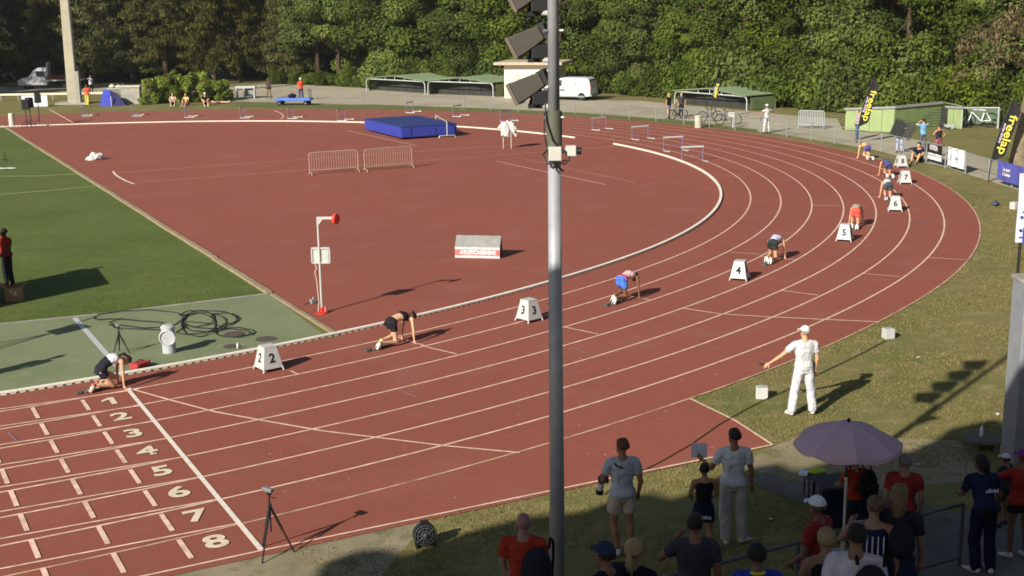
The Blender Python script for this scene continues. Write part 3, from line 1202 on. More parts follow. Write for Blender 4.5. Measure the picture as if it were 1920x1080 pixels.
# white hut half hidden by the pole
pa, pb = at(946, 184), at(1046, 184.5)
d = pb - pa
hut = thing('white_hut', 'white flat roofed hut behind the floodlight pole', 'building', (pa.x, pa.y, 0), math.atan2(d.y, d.x))
mb = MB()
mb.box((d.length / 2, 1.6, 1.35), (d.length, 3.2, 2.7))
mb.build('wall', mat('hut_render', T(236, 226, 204, 1.2), 0.85, 0.2, 0, 0.06, 1.2), hut)
mb = MB()
mb.box((d.length / 2 - .1, 1.5, 2.83), (d.length + 1.2, 4.4, .24))
mb.build('roof', mat('hut_roof', T(184, 168, 146), 0.8), hut, bevel=.03)
mb = MB()
mb.box((d.length * .17, -.02, 1.1), (.95, .05, 2.0))
mb.build('door', mat('hut_door', T(206, 200, 184), 0.7), hut)
mb = MB()
mb.box((d.length * .62, -.02, 1.6), (1.0, .05, .7))
mb.build('window', M_glass, hut)

# long pale green shed
A, B_, C_, D_, E_ = at(1585, 243), at(1676, 248), at(1763, 241), at(1801, 241), at(1872, 241)
shed = thing('green_shed', 'long pale green shed with ribbed middle wall and open bike bay', 'building', (0, 0, 0))


def plank_wall(a, b, h0, h1, m, n, name, ribs=0):
    a, b = Vector(a), Vector(b)
    d = b - a
    ang = math.atan2(d.y, d.x)
    for i in range(n):
        p, q = a + d * (i / n), a + d * ((i + 1) / n)
        c = (p + q) / 2
        h = h0 + (h1 - h0) * (i + .5) / n
        L = d.length / n - .02
        mb = MB()
        if ribs:
            for j in range(ribs):
                mb.box((c.x, c.y, h * (j + .5) / ribs), (L, .05 + .03 * (j % 2), h / ribs - .03), ang)
        else:
            mb.box((c.x, c.y, h / 2), (L, .06, h), ang)
        mb.build(name, m, shed)
    mb = MB()
    hh = (h0 + h1) / 2 + .07
    c = (a + b) / 2
    M = Matrix.Translation((c.x, c.y, hh)) @ Matrix.Rotation(ang, 4, 'Z') @ Matrix.Rotation(-math.atan2(h1 - h0, d.length), 4, 'Y')
    mb.box((0, -.02, 0), (d.length + .1, .22, .13), M=M)
    mb.build('eaves_trim', M_grey, shed)


plank_wall(A, B_, 1.18, 1.42, M_shedgreen, 4, 'wall_panel')
plank_wall(B_, C_, 1.42, 1.5, M_shedgreen2, 4, 'ribbed_panel', 9)
plank_wall(C_ + (D_ - C_) * .22, D_, 1.25, 1.2, M_shedgreen, 2, 'wall_panel')
mb = MB()
c = C_ + (D_ - C_) * .08
mb.box((c.x, c.y, .62), (.55, .12, 1.24), math.atan2((D_ - C_).y, (D_ - C_).x))
mb.build('dark_doorway', M_dark, shed)
nrm = Vector((0.8, 0.6, 0)).normalized()
rf = MB()
back = [p + nrm * 3.2 for p in (A, B_, C_, D_, E_)]
hs = [1.28, 1.5, 1.58, 1.34, 1.3]
frn = [A, B_, C_, D_, E_]
for i in range(3):
    for j in range(6):
        u0, u1 = j / 6 + .004, (j + 1) / 6 - .004
        p0, p1 = frn[i] + (frn[i + 1] - frn[i]) * u0, frn[i] + (frn[i + 1] - frn[i]) * u1
        q0, q1 = back[i] + (back[i + 1] - back[i]) * u0, back[i] + (back[i + 1] - back[i]) * u1
        z0, z1 = hs[i] + (hs[i + 1] - hs[i]) * u0, hs[i] + (hs[i + 1] - hs[i]) * u1
        vs_ = [(p0.x, p0.y, z0), (p1.x, p1.y, z1), (q1.x, q1.y, z1 - .30), (q0.x, q0.y, z0 - .30)]
        rf.add(vs_ + [(x, y, z + .04) for x, y, z in vs_], [(0, 3, 2, 1), (4, 5, 6, 7), (0, 1, 5, 4), (1, 2, 6, 5), (2, 3, 7, 6), (3, 0, 4, 7)])
rf.build('roof', M_roofgreen, shed)
dd = (E_ - D_)
for t in (0.02, 0.98):
    p = D_ + dd * t
    mb = MB()
    mb.tube([(p.x, p.y, 0), (p.x, p.y, 1.28)], .05, 8)
    mb.build('post', M_pale, shed)
mb = MB()
c = (D_ + E_) / 2
mb.box((c.x, c.y, 1.26), (dd.length, .08, .08), math.atan2(dd.y, dd.x))
mb.build('beam', M_pale, shed)
wall_between('rear_wall', D_ + nrm * 2.2, E_ + nrm * 2.2, 1.0, .06, mat('grey_green_sheet', T(96, 112, 92), 0.7), shed)
wall_between('side_wall', E_, E_ + nrm * 2.2, 1.0, .06, mat('grey_green_sheet', T(96, 112, 92), 0.7), shed)
wall_between('rear_wall', A + nrm * 3.1, C_ + nrm * 3.1, .95, .06, M_shedgreen2, shed)
wall_between('side_wall', A, A + nrm * 3.1, .95, .06, M_shedgreen, shed)

# low grey concrete wall with capping beside the hedge
pa, pb = at(228, 195.5), at(263, 195)
d = pb - pa
cw = thing('concrete_store', 'low grey concrete wall with pale capping left of the hedge', 'wall', (pa.x, pa.y, 0), math.atan2(d.y, d.x))
for j in range(4):
    mb = MB()
    mb.box((d.length / 2, .35, .17 + j * .34), (d.length, .7, .33))
    mb.build('concrete_course', M_conc, cw)
mb = MB()
mb.box((d.length / 2, .33, 1.44), (d.length + .14, .84, .15))
mb.build('capping', mat('capping_concrete', T(196, 188, 168), .9), cw)
# ------------------------------------------------------------------ people
def V3(*a):
    return Vector(a)


from mathutils import noise as mnoise


def remeshed(mb, voxel, smooth=4, extra=None, name='body', m=None, keep=None, fold=None):
    me = mb.mesh('tmp')
    o = bpy.data.objects.new('tmp', me)
    COL.objects.link(o)
    rm = o.modifiers.new('r', 'REMESH')
    rm.mode = 'VOXEL'
    rm.voxel_size = voxel
    sm = o.modifiers.new('s', 'SMOOTH')
    sm.factor = 0.5
    sm.iterations = smooth
    dg = bpy.context.evaluated_depsgraph_get()
    dg.update()
    out = bpy.data.meshes.new_from_object(o.evaluated_get(dg))
    bpy.data.objects.remove(o)
    bpy.data.meshes.remove(me)
    if fold is None:
        fold = .009 if m is not None and m.name.startswith('cloth') else 0
    if fold:
        off = Vector((len(out.vertices) * .37 % 7, voxel * 90, 1.3))
        nr_ = [v.normal.copy() for v in out.vertices]
        for v, n_ in zip(out.vertices, nr_):
            c_ = v.co
            a_ = mnoise.noise(Vector((c_.x * 9, c_.y * 9, c_.z * 5)) + off) + .6 * mnoise.noise(Vector((c_.x * 19, c_.y * 19, c_.z * 12 + c_.x * 9)) + off)
            v.co = c_ + n_ * a_ * fold
    if extra is not None and extra.v:
        bm = bmesh.new()
        bm.from_mesh(out)
        ex = extra.mesh('tmp2')
        bm.from_mesh(ex)
        bm.to_mesh(out)
        bm.free()
        bpy.data.meshes.remove(ex)
    out.polygons.foreach_set('use_smooth', [True] * len(out.polygons))
    out.materials.clear()
    if m:
        out.materials.append(m)
    out.name = name
    return out


def stand_pose(**kw):
    p = dict(pelvis=V3(0, 0, .96), waist=V3(0, .005, 1.10), chest=V3(0, .0, 1.29), neck=V3(0, -.015, 1.47), head=V3(0, .02, 1.625), hf=V3(0, 1, 0), hu=V3(0, 0, 1),
             lsh=V3(-.185, -.01, 1.41), rsh=V3(.185, -.01, 1.41), lel=V3(-.245, -.04, 1.13), rel=V3(.245, -.04, 1.13), lwr=V3(-.25, .05, .90), rwr=V3(.25, .05, .90),
             lhip=V3(-.09, 0, .92), rhip=V3(.09, 0, .92), lkn=V3(-.115, .025, .50), rkn=V3(.115, .025, .50), lan=V3(-.13, -.02, .085), ran=V3(.13, -.02, .085), ltoe=V3(-.16, .17, .03), rtoe=V3(.16, .17, .03))
    for k, v in kw.items():
        p[k] = V3(*v)
    return p


PROF = [(-.20, .125, .085), (-.08, .155, .108), (0.0, .165, .115), (.18, .150, .105), (.33, .138, .095), (.5, .148, .103), (.66, .162, .112), (.82, .168, .105), (.92, .150, .088), (1.0, .085, .066), (1.06, .058, .058)]


def spine(p, t):
    K = [(-.33, p['pelvis'] * 2 - p['waist']), (0, p['pelvis']), (.33, p['waist']), (.66, p['chest']), (1.0, p['neck']), (1.3, p['neck'] + (p['neck'] - p['chest']) * .8)]
    for (a, A_), (b, B2) in zip(K[:-1], K[1:]):
        if t <= b:
            return A_ + (B2 - A_) * ((t - a) / (b - a))
    return K[-1][1]


def torso(mb, p, t0, t1, infl, fem, n=18):
    hr = (p['rhip'] - p['lhip']).normalized()
    sr = (p['rsh'] - p['lsh']).normalized()
    rings = []
    ts = [t0] + [q[0] for q in PROF if t0 < q[0] < t1] + [t1]
    for t in ts:
        w = np.interp(t, [q[0] for q in PROF], [q[1] for q in PROF])
        d = np.interp(t, [q[0] for q in PROF], [q[2] for q in PROF])
        if fem:
            w *= 1.02 if t < .12 else (.86 if t < .6 else .90)
            d *= .92
        c = spine(p, t)
        tg = (spine(p, t + .08) - spine(p, t - .08)).normalized()
        x = hr.lerp(sr, min(1, max(0, t)))
        x = (x - tg * x.dot(tg)).normalized()
        y = tg.cross(x).normalized()
        rings.append([c + x * (w + infl) * (abs(math.cos(2 * math.pi * j / n)) ** .85 * (1 if math.cos(2 * math.pi * j / n) > 0 else -1)) + y * (d + infl) * math.sin(2 * math.pi * j / n) for j in range(n)])
    mb.rings(rings)


def hand(mb, wrist, d, palm_n, side, curl=.5, s=1.0, spread=.0):
    """palm and five bent fingers of different lengths; d points along the hand, palm_n out of the palm"""
    d = d.normalized()
    n = (palm_n - d * palm_n.dot(d)).normalized()
    x = d.cross(n).normalized() * side
    e = wrist + d * .095 * s
    mb.tube([wrist - d * .01, wrist + d * .03 * s, wrist + d * .07 * s, e], [.024 * s, .032 * s, .036 * s, .03 * s], 8)
    for k, (off, L) in enumerate(((.030, .066), (.010, .075), (-.010, .070), (-.029, .054))):
        a = wrist + d * .088 * s + x * off * s
        dd = (d + x * off * (4 + 10 * spread)).normalized()
        b = a + dd * L * .5 * s + n * curl * .012 * s
        c = b + (dd * (1 - .5 * curl) + n * curl).normalized() * L * .5 * s
        mb.tube([a - d * .02 * s, a, b, c], [.0095 * s, .010 * s, .009 * s, .0065 * s], 6)
    a = wrist + d * .03 * s + x * .028 * s
    b = a + (d * .5 + x * .8 + n * .2).normalized() * .038 * s
    c = b + (d * .9 + x * .2 + n * .35).normalized() * .032 * s
    mb.tube([a - x * .015 * s, a, b, c], [.012 * s, .0125 * s, .011 * s, .008 * s], 6)


def head_axes(p):
    u = p['hu'].normalized()
    f = (p['hf'] - u * p['hf'].dot(u)).normalized()
    r = f.cross(u)
    return r, f, u


def hpt(p, x, y, z):
    r, f, u = head_axes(p)
    return p['head'] + r * x + f * y + u * z


def hmat(p):
    r, f, u = head_axes(p)
    return Matrix(((r.x, f.x, u.x), (r.y, f.y, u.y), (r.z, f.z, u.z)))


def cap_shell(p, rx, ry, rz, keep, n=28, mm=18, push=(0, 0, 0)):
    """part of an ellipsoid over the skull, given thickness"""
    vs, fs = [], []
    idx = {}
    for i in range(mm + 1):
        th = math.pi * i / mm
        for j in range(n):
            ph = 2 * math.pi * j / n
            q = (math.sin(th) * math.cos(ph), math.sin(th) * math.sin(ph), math.cos(th))
            idx[i, j] = len(vs)
            vs.append(hpt(p, q[0] * rx + push[0], q[1] * ry + push[1], q[2] * rz + push[2]))
    for i in range(mm):
        for j in range(n):
            th, ph = math.pi * (i + .5) / mm, 2 * math.pi * (j + .5) / n
            q = (math.sin(th) * math.cos(ph), math.sin(th) * math.sin(ph), math.cos(th))
            if keep(*q):
                fs.append((idx[i, j], idx[i, (j + 1) % n], idx[i + 1, (j + 1) % n], idx[i + 1, j]))
    used = sorted({i for f in fs for i in f})
    ren = {k: i for i, k in enumerate(used)}
    return [vs[k] for k in used], [tuple(ren[i] for i in f) for f in fs]


def person(label, loc, rot, p, skin, top=None, bottom=None, shoes=(225, 225, 220), hair=('short', (40, 28, 20)), hat=None, fem=False, scale=1.0, voxel=.02, group=None, palms=None, curl=.5, face=True, skirt=0.0):
    o = thing('person', label, 'person', loc, rot, group)
    px_seed = (len(label) * 1.7) % 11
    o.scale = (scale,) * 3
    SK = mat('skin_%d_%d_%d' % skin, T(*skin, 1.15), 0.6, 0.3, 0, 0.08, 14)
    lim = .95 if fem else 1.02
    mb = MB()
    torso(mb, p, -.16, 1.06, 0, fem)
    mb.capsule(p['neck'] - (p['head'] - p['neck']) * .15, p['head'] - p['hu'].normalized() * .03, .056 * lim, .052 * lim, 12)
    Mh = hmat(p)
    mb.ball(hpt(p, 0, -.012, .03), (.076, .094, .094), 14, 10, Mh)
    mb.ball(hpt(p, 0, .028, -.045), (.058, .066, .076), 12, 8, Mh)
    mb.tube([hpt(p, 0, .083, .02), hpt(p, 0, .10, -.022)], [.011, .017], 8)
    mb.ball(hpt(p, 0, .068, -.095), (.026, .022, .02), 8, 6, Mh)
    for s in (-1, 1):
        mb.ball(hpt(p, s * .077, -.012, -.008), (.016, .026, .034), 8, 6, Mh)
    for s, c in ((-1, 'l'), (1, 'r')):
        sh, el, wr = p[c + 'sh'], p[c + 'el'], p[c + 'wr']
        mb.capsule(p['neck'] + (sh - p['neck']) * .35 - (p['neck'] - p['chest']) * .12, sh, .062 * lim, .06 * lim, 12)
        mb.capsule(sh, el, .056 * lim, .040 * lim, 12)
        mb.capsule(el, wr, .041 * lim, .026 * lim, 12)
        hp, kn, an, toe = p[c + 'hip'], p[c + 'kn'], p[c + 'an'], p[c + 'toe']
        mb.capsule(hp, kn, .092 * (1 if not fem else .98), .056 * lim, 12)
        calf = kn + (an - kn) * .32
        bk = (an - kn).normalized().cross(V3(1, 0, 0)).normalized()
        if bk.dot(V3(0, -1, 0)) < 0 and abs((an - kn).normalized().y) < .8:
            bk = -bk
        mb.capsule(kn, calf + bk * .015, .052 * lim, .057 * lim, 12)
        mb.capsule(calf + bk * .015, an, .057 * lim, .034 * lim, 12)
        mb.capsule(an, toe + V3(0, 0, .012), .036, .03, 10)
    ex = MB()
    for s, c in ((-1, 'l'), (1, 'r')):
        d = p.get(c + 'hd') or (p[c + 'wr'] - p[c + 'el'])
        pn = p.get(c + 'pn') or V3(-s, .2, 0)
        hand(ex, p[c + 'wr'], d, pn, -s if c == 'l' else s, curl, 1.0 * lim, p.get('spread', 0.0))
    link('body', remeshed(mb, voxel, 4, ex, 'body', SK), o)
    # clothes
    if top:
        k = top['kind']
        mb = MB()
        inf = top.get('infl', .016)
        t1 = {'tee': .97, 'polo': 1.0, 'singlet': .93, 'crop': .86, 'jacket': 1.0}[k]
        t0 = {'tee': -.10, 'polo': -.02, 'singlet': -.04, 'crop': .55, 'jacket': -.12}[k]
        t0 = top.get('t0', t0)
        torso(mb, p, t0, t1, inf, fem)
        if k in ('tee', 'jacket') and p['pelvis'].z > .8:
            torso(mb, p, t0 - .03, t0 + .22, inf + .016, fem)
        fr_ = {'tee': .62, 'polo': .62, 'singlet': 0, 'crop': 0, 'jacket': 1.0}[k]
        fr_ = top.get('sleeve', fr_)
        for c in 'lr':
            sh, el, wr = p[c + 'sh'], p[c + 'el'], p[c + 'wr']
            if fr_ > 0:
                mb.capsule(p['neck'] + (sh - p['neck']) * .35 - (p['neck'] - p['chest']) * .12, sh, .070 * lim, .070 * lim, 12)
                mb.tube([sh - (el - sh) * .1, sh, sh + (el - sh) * fr_], [.05, .071 * lim, .064 * lim if fr_ < 1 else .055], 12)
                if k == 'jacket':
                    mb.capsule(el, el + (wr - el) * .9, .056, .042, 12)
            else:
                a = p['neck'] + (sh - p['neck']) * .52
                n_ = (spine(p, .9) - spine(p, .6)).normalized()
                fwd = n_.cross((p['rsh'] - p['lsh']).normalized())
                mb.tube([spine(p, .80) + (sh - p['neck']) * .5 + fwd * -.085, a + n_ * .022 - fwd * .02, spine(p, .80) + (sh - p['neck']) * .45 + fwd * .095], .026, 8)
        link(top.get('name', {'tee': 't_shirt', 'polo': 'polo_shirt', 'singlet': 'singlet', 'crop': 'crop_top', 'jacket': 'jacket'}[k]), remeshed(mb, voxel, 3, None, 'top', cloth(top['col'])), o)
        if top.get('low'):
            mb = MB()
            torso(mb, p, t0 - .01, top.get('split', .35), inf + .006, fem)
            link('lower_panel', remeshed(mb, voxel, 3, None, 'panel', cloth(top['low'])), o)
    if bottom:
        k = bottom['kind']
        mb = MB()
        torso(mb, p, -.30, .18, .018, fem)
        fr_ = {'brief': .12, 'shorts': .62, 'short_shorts': .36, 'trousers': 1.0}[k]
        loose = {'brief': .006, 'shorts': .024, 'short_shorts': .012, 'trousers': .022}[k]
        loose = bottom.get('loose', loose)
        for c in 'lr':
            hp, kn, an = p[c + 'hip'], p[c + 'kn'], p[c + 'an']
            if k == 'trousers':
                mb.capsule(hp, kn, .098, .068 + loose * .6, 12)
                mb.capsule(kn, an + (kn - an) * .10, .066 + loose * .6, .052 + loose, 12)
            else:
                e = hp + (kn - hp) * fr_
                mb.tube([hp + (hp - kn) * .12, hp, (hp + e) / 2, e], [.07, .096, .095 + loose * .5, .094 - .036 * fr_ + loose], 12)
        nm = {'brief': 'briefs', 'shorts': 'shorts', 'short_shorts': 'shorts', 'trousers': 'trousers'}[k]
        link(nm, remeshed(mb, voxel, 3, None, nm, cloth(bottom['col'])), o)
    if shoes:
        for c in 'lr':
            an, toe = p[c + 'an'], p[c + 'toe']
            d = (toe - an)
            heel = an - V3(d.x, d.y, 0).normalized() * .035 if (d.x or d.y) else an
            fw = (toe - an).normalized()
            up = V3(0, 0, 1) if abs(fw.z) < .85 else V3(0, 1, 0)
            sd = fw.cross(up).normalized()
            up = sd.cross(fw).normalized()
            mb = MB()
            rr = []
            for t, w, h in ((-.28, .022, .03), (-.18, .038, .052), (.1, .042, .058), (.45, .046, .046), (.85, .048, .034), (1.12, .038, .026), (1.25, .014, .016)):
                c0 = an + (toe - an) * t - up * .018
                rr.append([c0 + sd * w * math.cos(2 * math.pi * j / 12) + up * h * math.sin(2 * math.pi * j / 12) for j in range(12)])
            mb.rings(rr)
            mb.build('shoe', cloth(shoes), o, smooth=True)
    hs, hc = hair
    if hs != 'bald':
        HM = mat('hair_%d_%d_%d' % hc, T(*hc, 1.15), 0.6, 0.3, 0, 0.3, 30, 0.5, 60)
        mb = MB()
        vs_, fs_ = cap_shell(p, .088, .107, .108, lambda x, y, z: z > -.35 + .75 * max(0, y) * 1.35 and not (y > .45 and z < .42) and not (abs(x) > .8 and y > .15 and z < .1), push=(0, -.014, .028))
        mb.add(vs_, fs_)
        if hs in ('pony', 'bun', 'long', 'curly'):
            base_ = hpt(p, 0, -.115, .03)
            if hs == 'pony':
                dn = hpt(p, .01, -.17, -.02)
                mb.tube([hpt(p, 0, -.09, .04), base_ + (dn - base_) * .5, dn, hpt(p, .02, -.165, -.12), hpt(p, .03, -.14, -.21)], [.03, .026, .033, .026, .008], 8)
            elif hs == 'bun':
                mb.ball(hpt(p, 0, -.115, .075), .042, 10, 7)
            elif hs == 'long':
                mb.tube([hpt(p, 0, -.05, .03), hpt(p, 0, -.075, -.06), hpt(p, 0, -.075, -.16), hpt(p, 0, -.06, -.25)], [.085, .082, .07, .03], 12)
            elif hs == 'curly':
                g_ = random.Random(5)
                for i in range(26):
                    a, b = g_.uniform(0, 6.28), g_.uniform(-.2, 1)
                    c_ = math.sqrt(max(0, 1 - b * b))
                    mb.ball(hpt(p, .092 * c_ * math.cos(a), -.02 + .1 * c_ * math.sin(a) - .02, .03 + .1 * b), .032, 7, 5)
        me_h = mb.mesh('hair', HM, True)
        for v in me_h.vertices:
            c_ = v.co
            a_ = mnoise.noise(c_ * 22 + Vector((px_seed, 0, 0))) * .010 + mnoise.noise(c_ * 55) * .006
            v.co = c_ + (c_ - p['head']).normalized() * a_
        h_ = link('hair', me_h, o)
        sd_ = h_.modifiers.new('thick', 'SOLIDIFY')
        sd_.thickness = .008
    if hat:
        col, brim = hat
        HM = cloth(col)
        mb = MB()
        vs_, fs_ = cap_shell(p, .094, .112, .116, lambda x, y, z: z > .12, push=(0, -.01, .03))
        mb.add(vs_, fs_)
        h_ = mb.build('cap' if brim else 'beanie', HM, o, smooth=True)
        sd_ = h_.modifiers.new('thick', 'SOLIDIFY')
        sd_.thickness = .008
        if brim:
            mb = MB()
            P_ = []
            for i in range(9):
                a = math.pi * i / 8
                P_.append((.082 * math.cos(a), .075 + .095 * math.sin(a)))
            n_ = len(P_)
            vs_ = [hpt(p, x, y, .058 - .02 * (y > .1)) for x, y in P_] + [hpt(p, x, y, .066 - .02 * (y > .1)) for x, y in P_]
            mb.add(vs_, [tuple(range(n_)), tuple(range(n_, 2 * n_))[::-1]] + [(i, (i + 1) % n_, n_ + (i + 1) % n_, n_ + i) for i in range(n_)])
            mb.build('cap_brim', HM, o)
    if face:
        mb = MB()
        for s in (-1, 1):
            e = MB()
            e.ball(hpt(p, s * .031, .079, .012), (.011, .006, .007), 8, 5, Mh)
            e.build('eye', mat('eye_dark', (.02, .016, .014), .2, .5), o)
        mb.ball(hpt(p, 0, .088, -.058), (.024, .008, .007), 8, 5, Mh)
        mb.build('mouth', mat('lip', T(150, 84, 74), .6), o)
    return o


def start_pose(**kw):
    p = dict(pelvis=V3(0, -.56, .60), waist=V3(0, -.42, .665), chest=V3(0, -.22, .69), neck=V3(0, -.05, .655), head=V3(0, .085, .60), hf=V3(0, .25, -1), hu=V3(0, 1, .25),
             lsh=V3(-.17, -.04, .60), rsh=V3(.17, -.04, .60), lel=V3(-.22, -.05, .33), rel=V3(.22, -.05, .33), lwr=V3(-.25, -.06, .075), rwr=V3(.25, -.06, .075),
             lhip=V3(-.085, -.57, .55), rhip=V3(.085, -.57, .55), lkn=V3(-.11, -.38, .20), rkn=V3(.10, -.50, .075), lan=V3(-.10, -.78, .16), ran=V3(.10, -.97, .17), ltoe=V3(-.10, -.80, .03), rtoe=V3(.10, -1.0, .035),
             lhd=V3(-.15, .25, -.6), rhd=V3(.15, .25, -.6), lpn=V3(0, -1, -.1), rpn=V3(0, -1, -.1))
    for k, v in kw.items():
        p[k] = V3(*v)
    p['spread'] = .5
    return p


def blocks_on(loc, rot, label, grp='starting blocks behind the athletes'):
    o = thing('starting_blocks', label, 'starting blocks', loc, rot, grp)
    mb = MB()
    mb.box((0, -.95, .03), (.06, .80, .035))
    mb.box((0, -.58, .02), (.16, .10, .03))
    mb.box((0, -1.32, .02), (.18, .10, .03))
    mb.build('rail', mat('block_grey', T(112, 110, 106, 1.5), .5, .4, .3), o)
    for x, y, c in ((-.10, -.84, 0), (.10, -1.06, 0)):
        mb = MB()
        M = Matrix.Translation((x, y, .09)) @ Matrix.Rotation(R(-35), 4, 'X')
        mb.box((0, 0, 0), (.12, .045, .16), M=M)
        mb.build('pedal', mat('pedal_white', T(214, 212, 200, 1.2), .7), o, bevel=.008)
        mb = MB()
        mb.tube([(x, y - .03, .10), (x, y - .16, .03)], .014, 6)
        mb.build('strut', M_steel, o)
    return o


SKIN_P, SKIN_T, SKIN_B, SKIN_D = (206, 158, 124), (182, 132, 98), (122, 86, 62), (66, 46, 36)
DARKH = (34, 26, 22)
ath = {
    1: dict(lab='athlete in lane 1 crouched at the finish line in white and black top', skin=SKIN_P, top=dict(kind='singlet', col=(214, 212, 218), low=(38, 40, 50), split=.55, t0=-.1), bottom=dict(kind='short_shorts', col=(38, 40, 50)), shoes=(200, 120, 100), hair=('pony', (52, 36, 28)), fem=True),
    2: dict(lab='athlete in lane 2 on hands and knees in black crop top and shorts', skin=(212, 166, 132), top=dict(kind='crop', col=(30, 28, 30)), bottom=dict(kind='short_shorts', col=(40, 38, 42)), shoes=(206, 200, 130), hair=('bun', (44, 28, 24)), fem=True),
    3: dict(lab='athlete in lane 3 set on the blocks in red vest and blue shorts', skin=SKIN_B, top=dict(kind='singlet', col=(226, 190, 190), low=(190, 40, 50), split=.2), bottom=dict(kind='short_shorts', col=(80, 120, 210)), shoes=(218, 206, 190), hair=('bun', DARKH), fem=True),
    4: dict(lab='athlete in lane 4 seen from behind in white top and dark shorts', skin=SKIN_P, top=dict(kind='singlet', col=(212, 206, 224)), bottom=dict(kind='short_shorts', col=(52, 56, 54)), shoes=(226, 224, 206), hair=('bun', DARKH), fem=True),
    5: dict(lab='athlete in lane 5 seen from behind in grey top and coral shorts', skin=SKIN_P, top=dict(kind='singlet', col=(176, 160, 138)), bottom=dict(kind='short_shorts', col=(236, 92, 78)), shoes=(224, 222, 214), hair=('bun', (90, 64, 40)), fem=True),
    6: dict(lab='athlete in lane 6 with white and black vest and grey shorts', skin=(208, 160, 130), top=dict(kind='singlet', col=(206, 206, 206)), bottom=dict(kind='short_shorts', col=(72, 76, 82)), shoes=(96, 80, 130), hair=('bun', (30, 24, 22)), fem=True),
    7: dict(lab='athlete in lane 7 in slate blue kit behind the white box 6', skin=(196, 146, 112), top=dict(kind='singlet', col=(82, 88, 124)), bottom=dict(kind='short_shorts', col=(74, 78, 112)), shoes=(214, 212, 206), hair=('bun', (36, 26, 22)), fem=True),
    8: dict(lab='athlete in lane 8 at the outer edge of the bend in violet shorts', skin=(222, 172, 130), top=dict(kind='crop', col=(222, 160, 96)), bottom=dict(kind='short_shorts', col=(92, 82, 140)), shoes=(206, 206, 206), hair=('pony', (120, 74, 40)), fem=True),
}
for ln, a in ath.items():
    pt, h = lane_point(ln, stagger(ln), .5)
    rot = look_rot(h.x, h.y)
    kw = {}
    if ln == 1:
        kw = dict(pelvis=(0, -.47, .46), waist=(0, -.38, .58), chest=(0, -.21, .67), neck=(0, -.04, .66), lkn=(-.11, -.14, .22), rkn=(.11, -.26, .08), lhip=(-.09, -.48, .42), rhip=(.09, -.48, .42), lan=(-.10, -.52, .15), ran=(.11, -.66, .16), ltoe=(-.10, -.55, .03), rtoe=(.11, -.70, .035), head=(0, .10, .57), hf=(0, .05, -1), hu=(0, 1, .05))
    if ln in (3, 4, 5, 6):
        kw = dict(head=(0, .10, .54), hf=(0, -.1, -1), hu=(0, 1, -.1), pelvis=(0, -.55, .63 if ln == 3 else .60))
    pose = start_pose(**kw)
    if ln == 1:
        pt = Vector((-.03, -.66, 0))
    loc = (pt.x, pt.y, .02)
    person(a['lab'], loc, rot, pose, a['skin'], a['top'], a['bottom'], a['shoes'], a['hair'], fem=True, voxel=.018, group='athletes on the start', curl=.1)
    blocks_on(loc if ln > 1 else (loc[0] + .33 * h.x, loc[1] + .33 * h.y, loc[2]), rot, {1: 'starting blocks under the feet of the lane 1 athlete', 2: 'starting blocks under the black clad athlete in lane 2'}.get(ln, 'starting blocks under the feet of the ' + ['', '', '', 'red vest athlete in lane three', 'white top athlete in lane four', 'coral shorts athlete in lane five', 'grey shorts athlete in lane six', 'slate blue athlete in lane seven', 'violet shorts athlete in lane eight'][ln]))


def stand_at(px, py, h=1.75):
    return at(px, py), h / 1.75


# the starter in white on the grass
loc, sc = stand_at(1504, 778, 1.86)
loc.z = 0.005
pz = stand_pose(lel=(-.43, .02, 1.19), lwr=(-.64, .10, 1.02), lkn=(-.155, .01, .50), lan=(-.215, -.02, .085), ltoe=(-.26, .16, .03), rkn=(.15, .01, .50), ran=(.195, -.02, .085), rtoe=(.25, .16, .03), hf=(-.5, 1, 0), rel=(.245, -.03, 1.13), rwr=(.235, .04, .88))
starter = person('starter in white shirt, trousers and cap standing on the grass', loc, AWAY + R(4), pz, SKIN_P, dict(kind='polo', col=(206, 206, 206), infl=.026), dict(kind='trousers', col=(202, 202, 206), loose=.036), (226, 224, 220), ('short', (150, 140, 130)), ((212, 212, 212), True), scale=sc, voxel=.018, curl=.8)
mb = MB()
rg = MB()
torso(mb, pz, .10, .17, .024, False)
link('belt', remeshed(mb, .015, 1, None, 'belt', cloth((50, 48, 46))), starter)
mb = MB()
mb.box((.185, .02, 1.0), (.04, .10, .10))
mb.build('pouch', M_black, starter)
# his pistol
pp = Matrix.Translation(loc) @ Matrix.Rotation(AWAY + R(4), 4, 'Z') @ Vector((-.70 * sc, .13 * sc, .985 * sc))
gun = thing('starting_pistol', 'small dark starting pistol in the hand of the starter', 'pistol', pp, AWAY + R(60))
mb = MB()
mb.box((0, .05, 0), (.03, .17, .03))
mb.box((0, -.02, -.04), (.028, .04, .09))
mb.build('pistol_body', M_black, gun)

# official in pale clothes reading a sheet
loc, sc = stand_at(1372, 1020, 1.90)
pz = stand_pose(lel=(-.31, .08, 1.14), lwr=(-.40, .30, 1.20), rel=(.25, -.02, 1.13), rwr=(.28, .04, .89), lan=(-.09, -.04, .085), ltoe=(-.06, .16, .03), ran=(.15, .02, .085), rtoe=(.30, .14, .03), hf=(-.6, 1, -.1))
off = person('tall official in pale grey shirt and trousers reading a sheet', loc, AWAY + R(2), pz, (140, 100, 76), dict(kind='tee', col=(206, 208, 214)), dict(kind='trousers', col=(186, 182, 178), loose=.028), (220, 220, 220), ('short', (44, 32, 24)), scale=sc, voxel=.018)
Mw = Matrix.Translation(loc) @ Matrix.Rotation(AWAY + R(2), 4, 'Z') @ Matrix.Diagonal((sc, sc, sc, 1))
c = Mw @ Vector((-.42, .37, 1.27))
paper = thing('paper_sheet', 'white paper sheet held up by the pale grey official', 'paper', c, AWAY + R(15))
mb = MB()
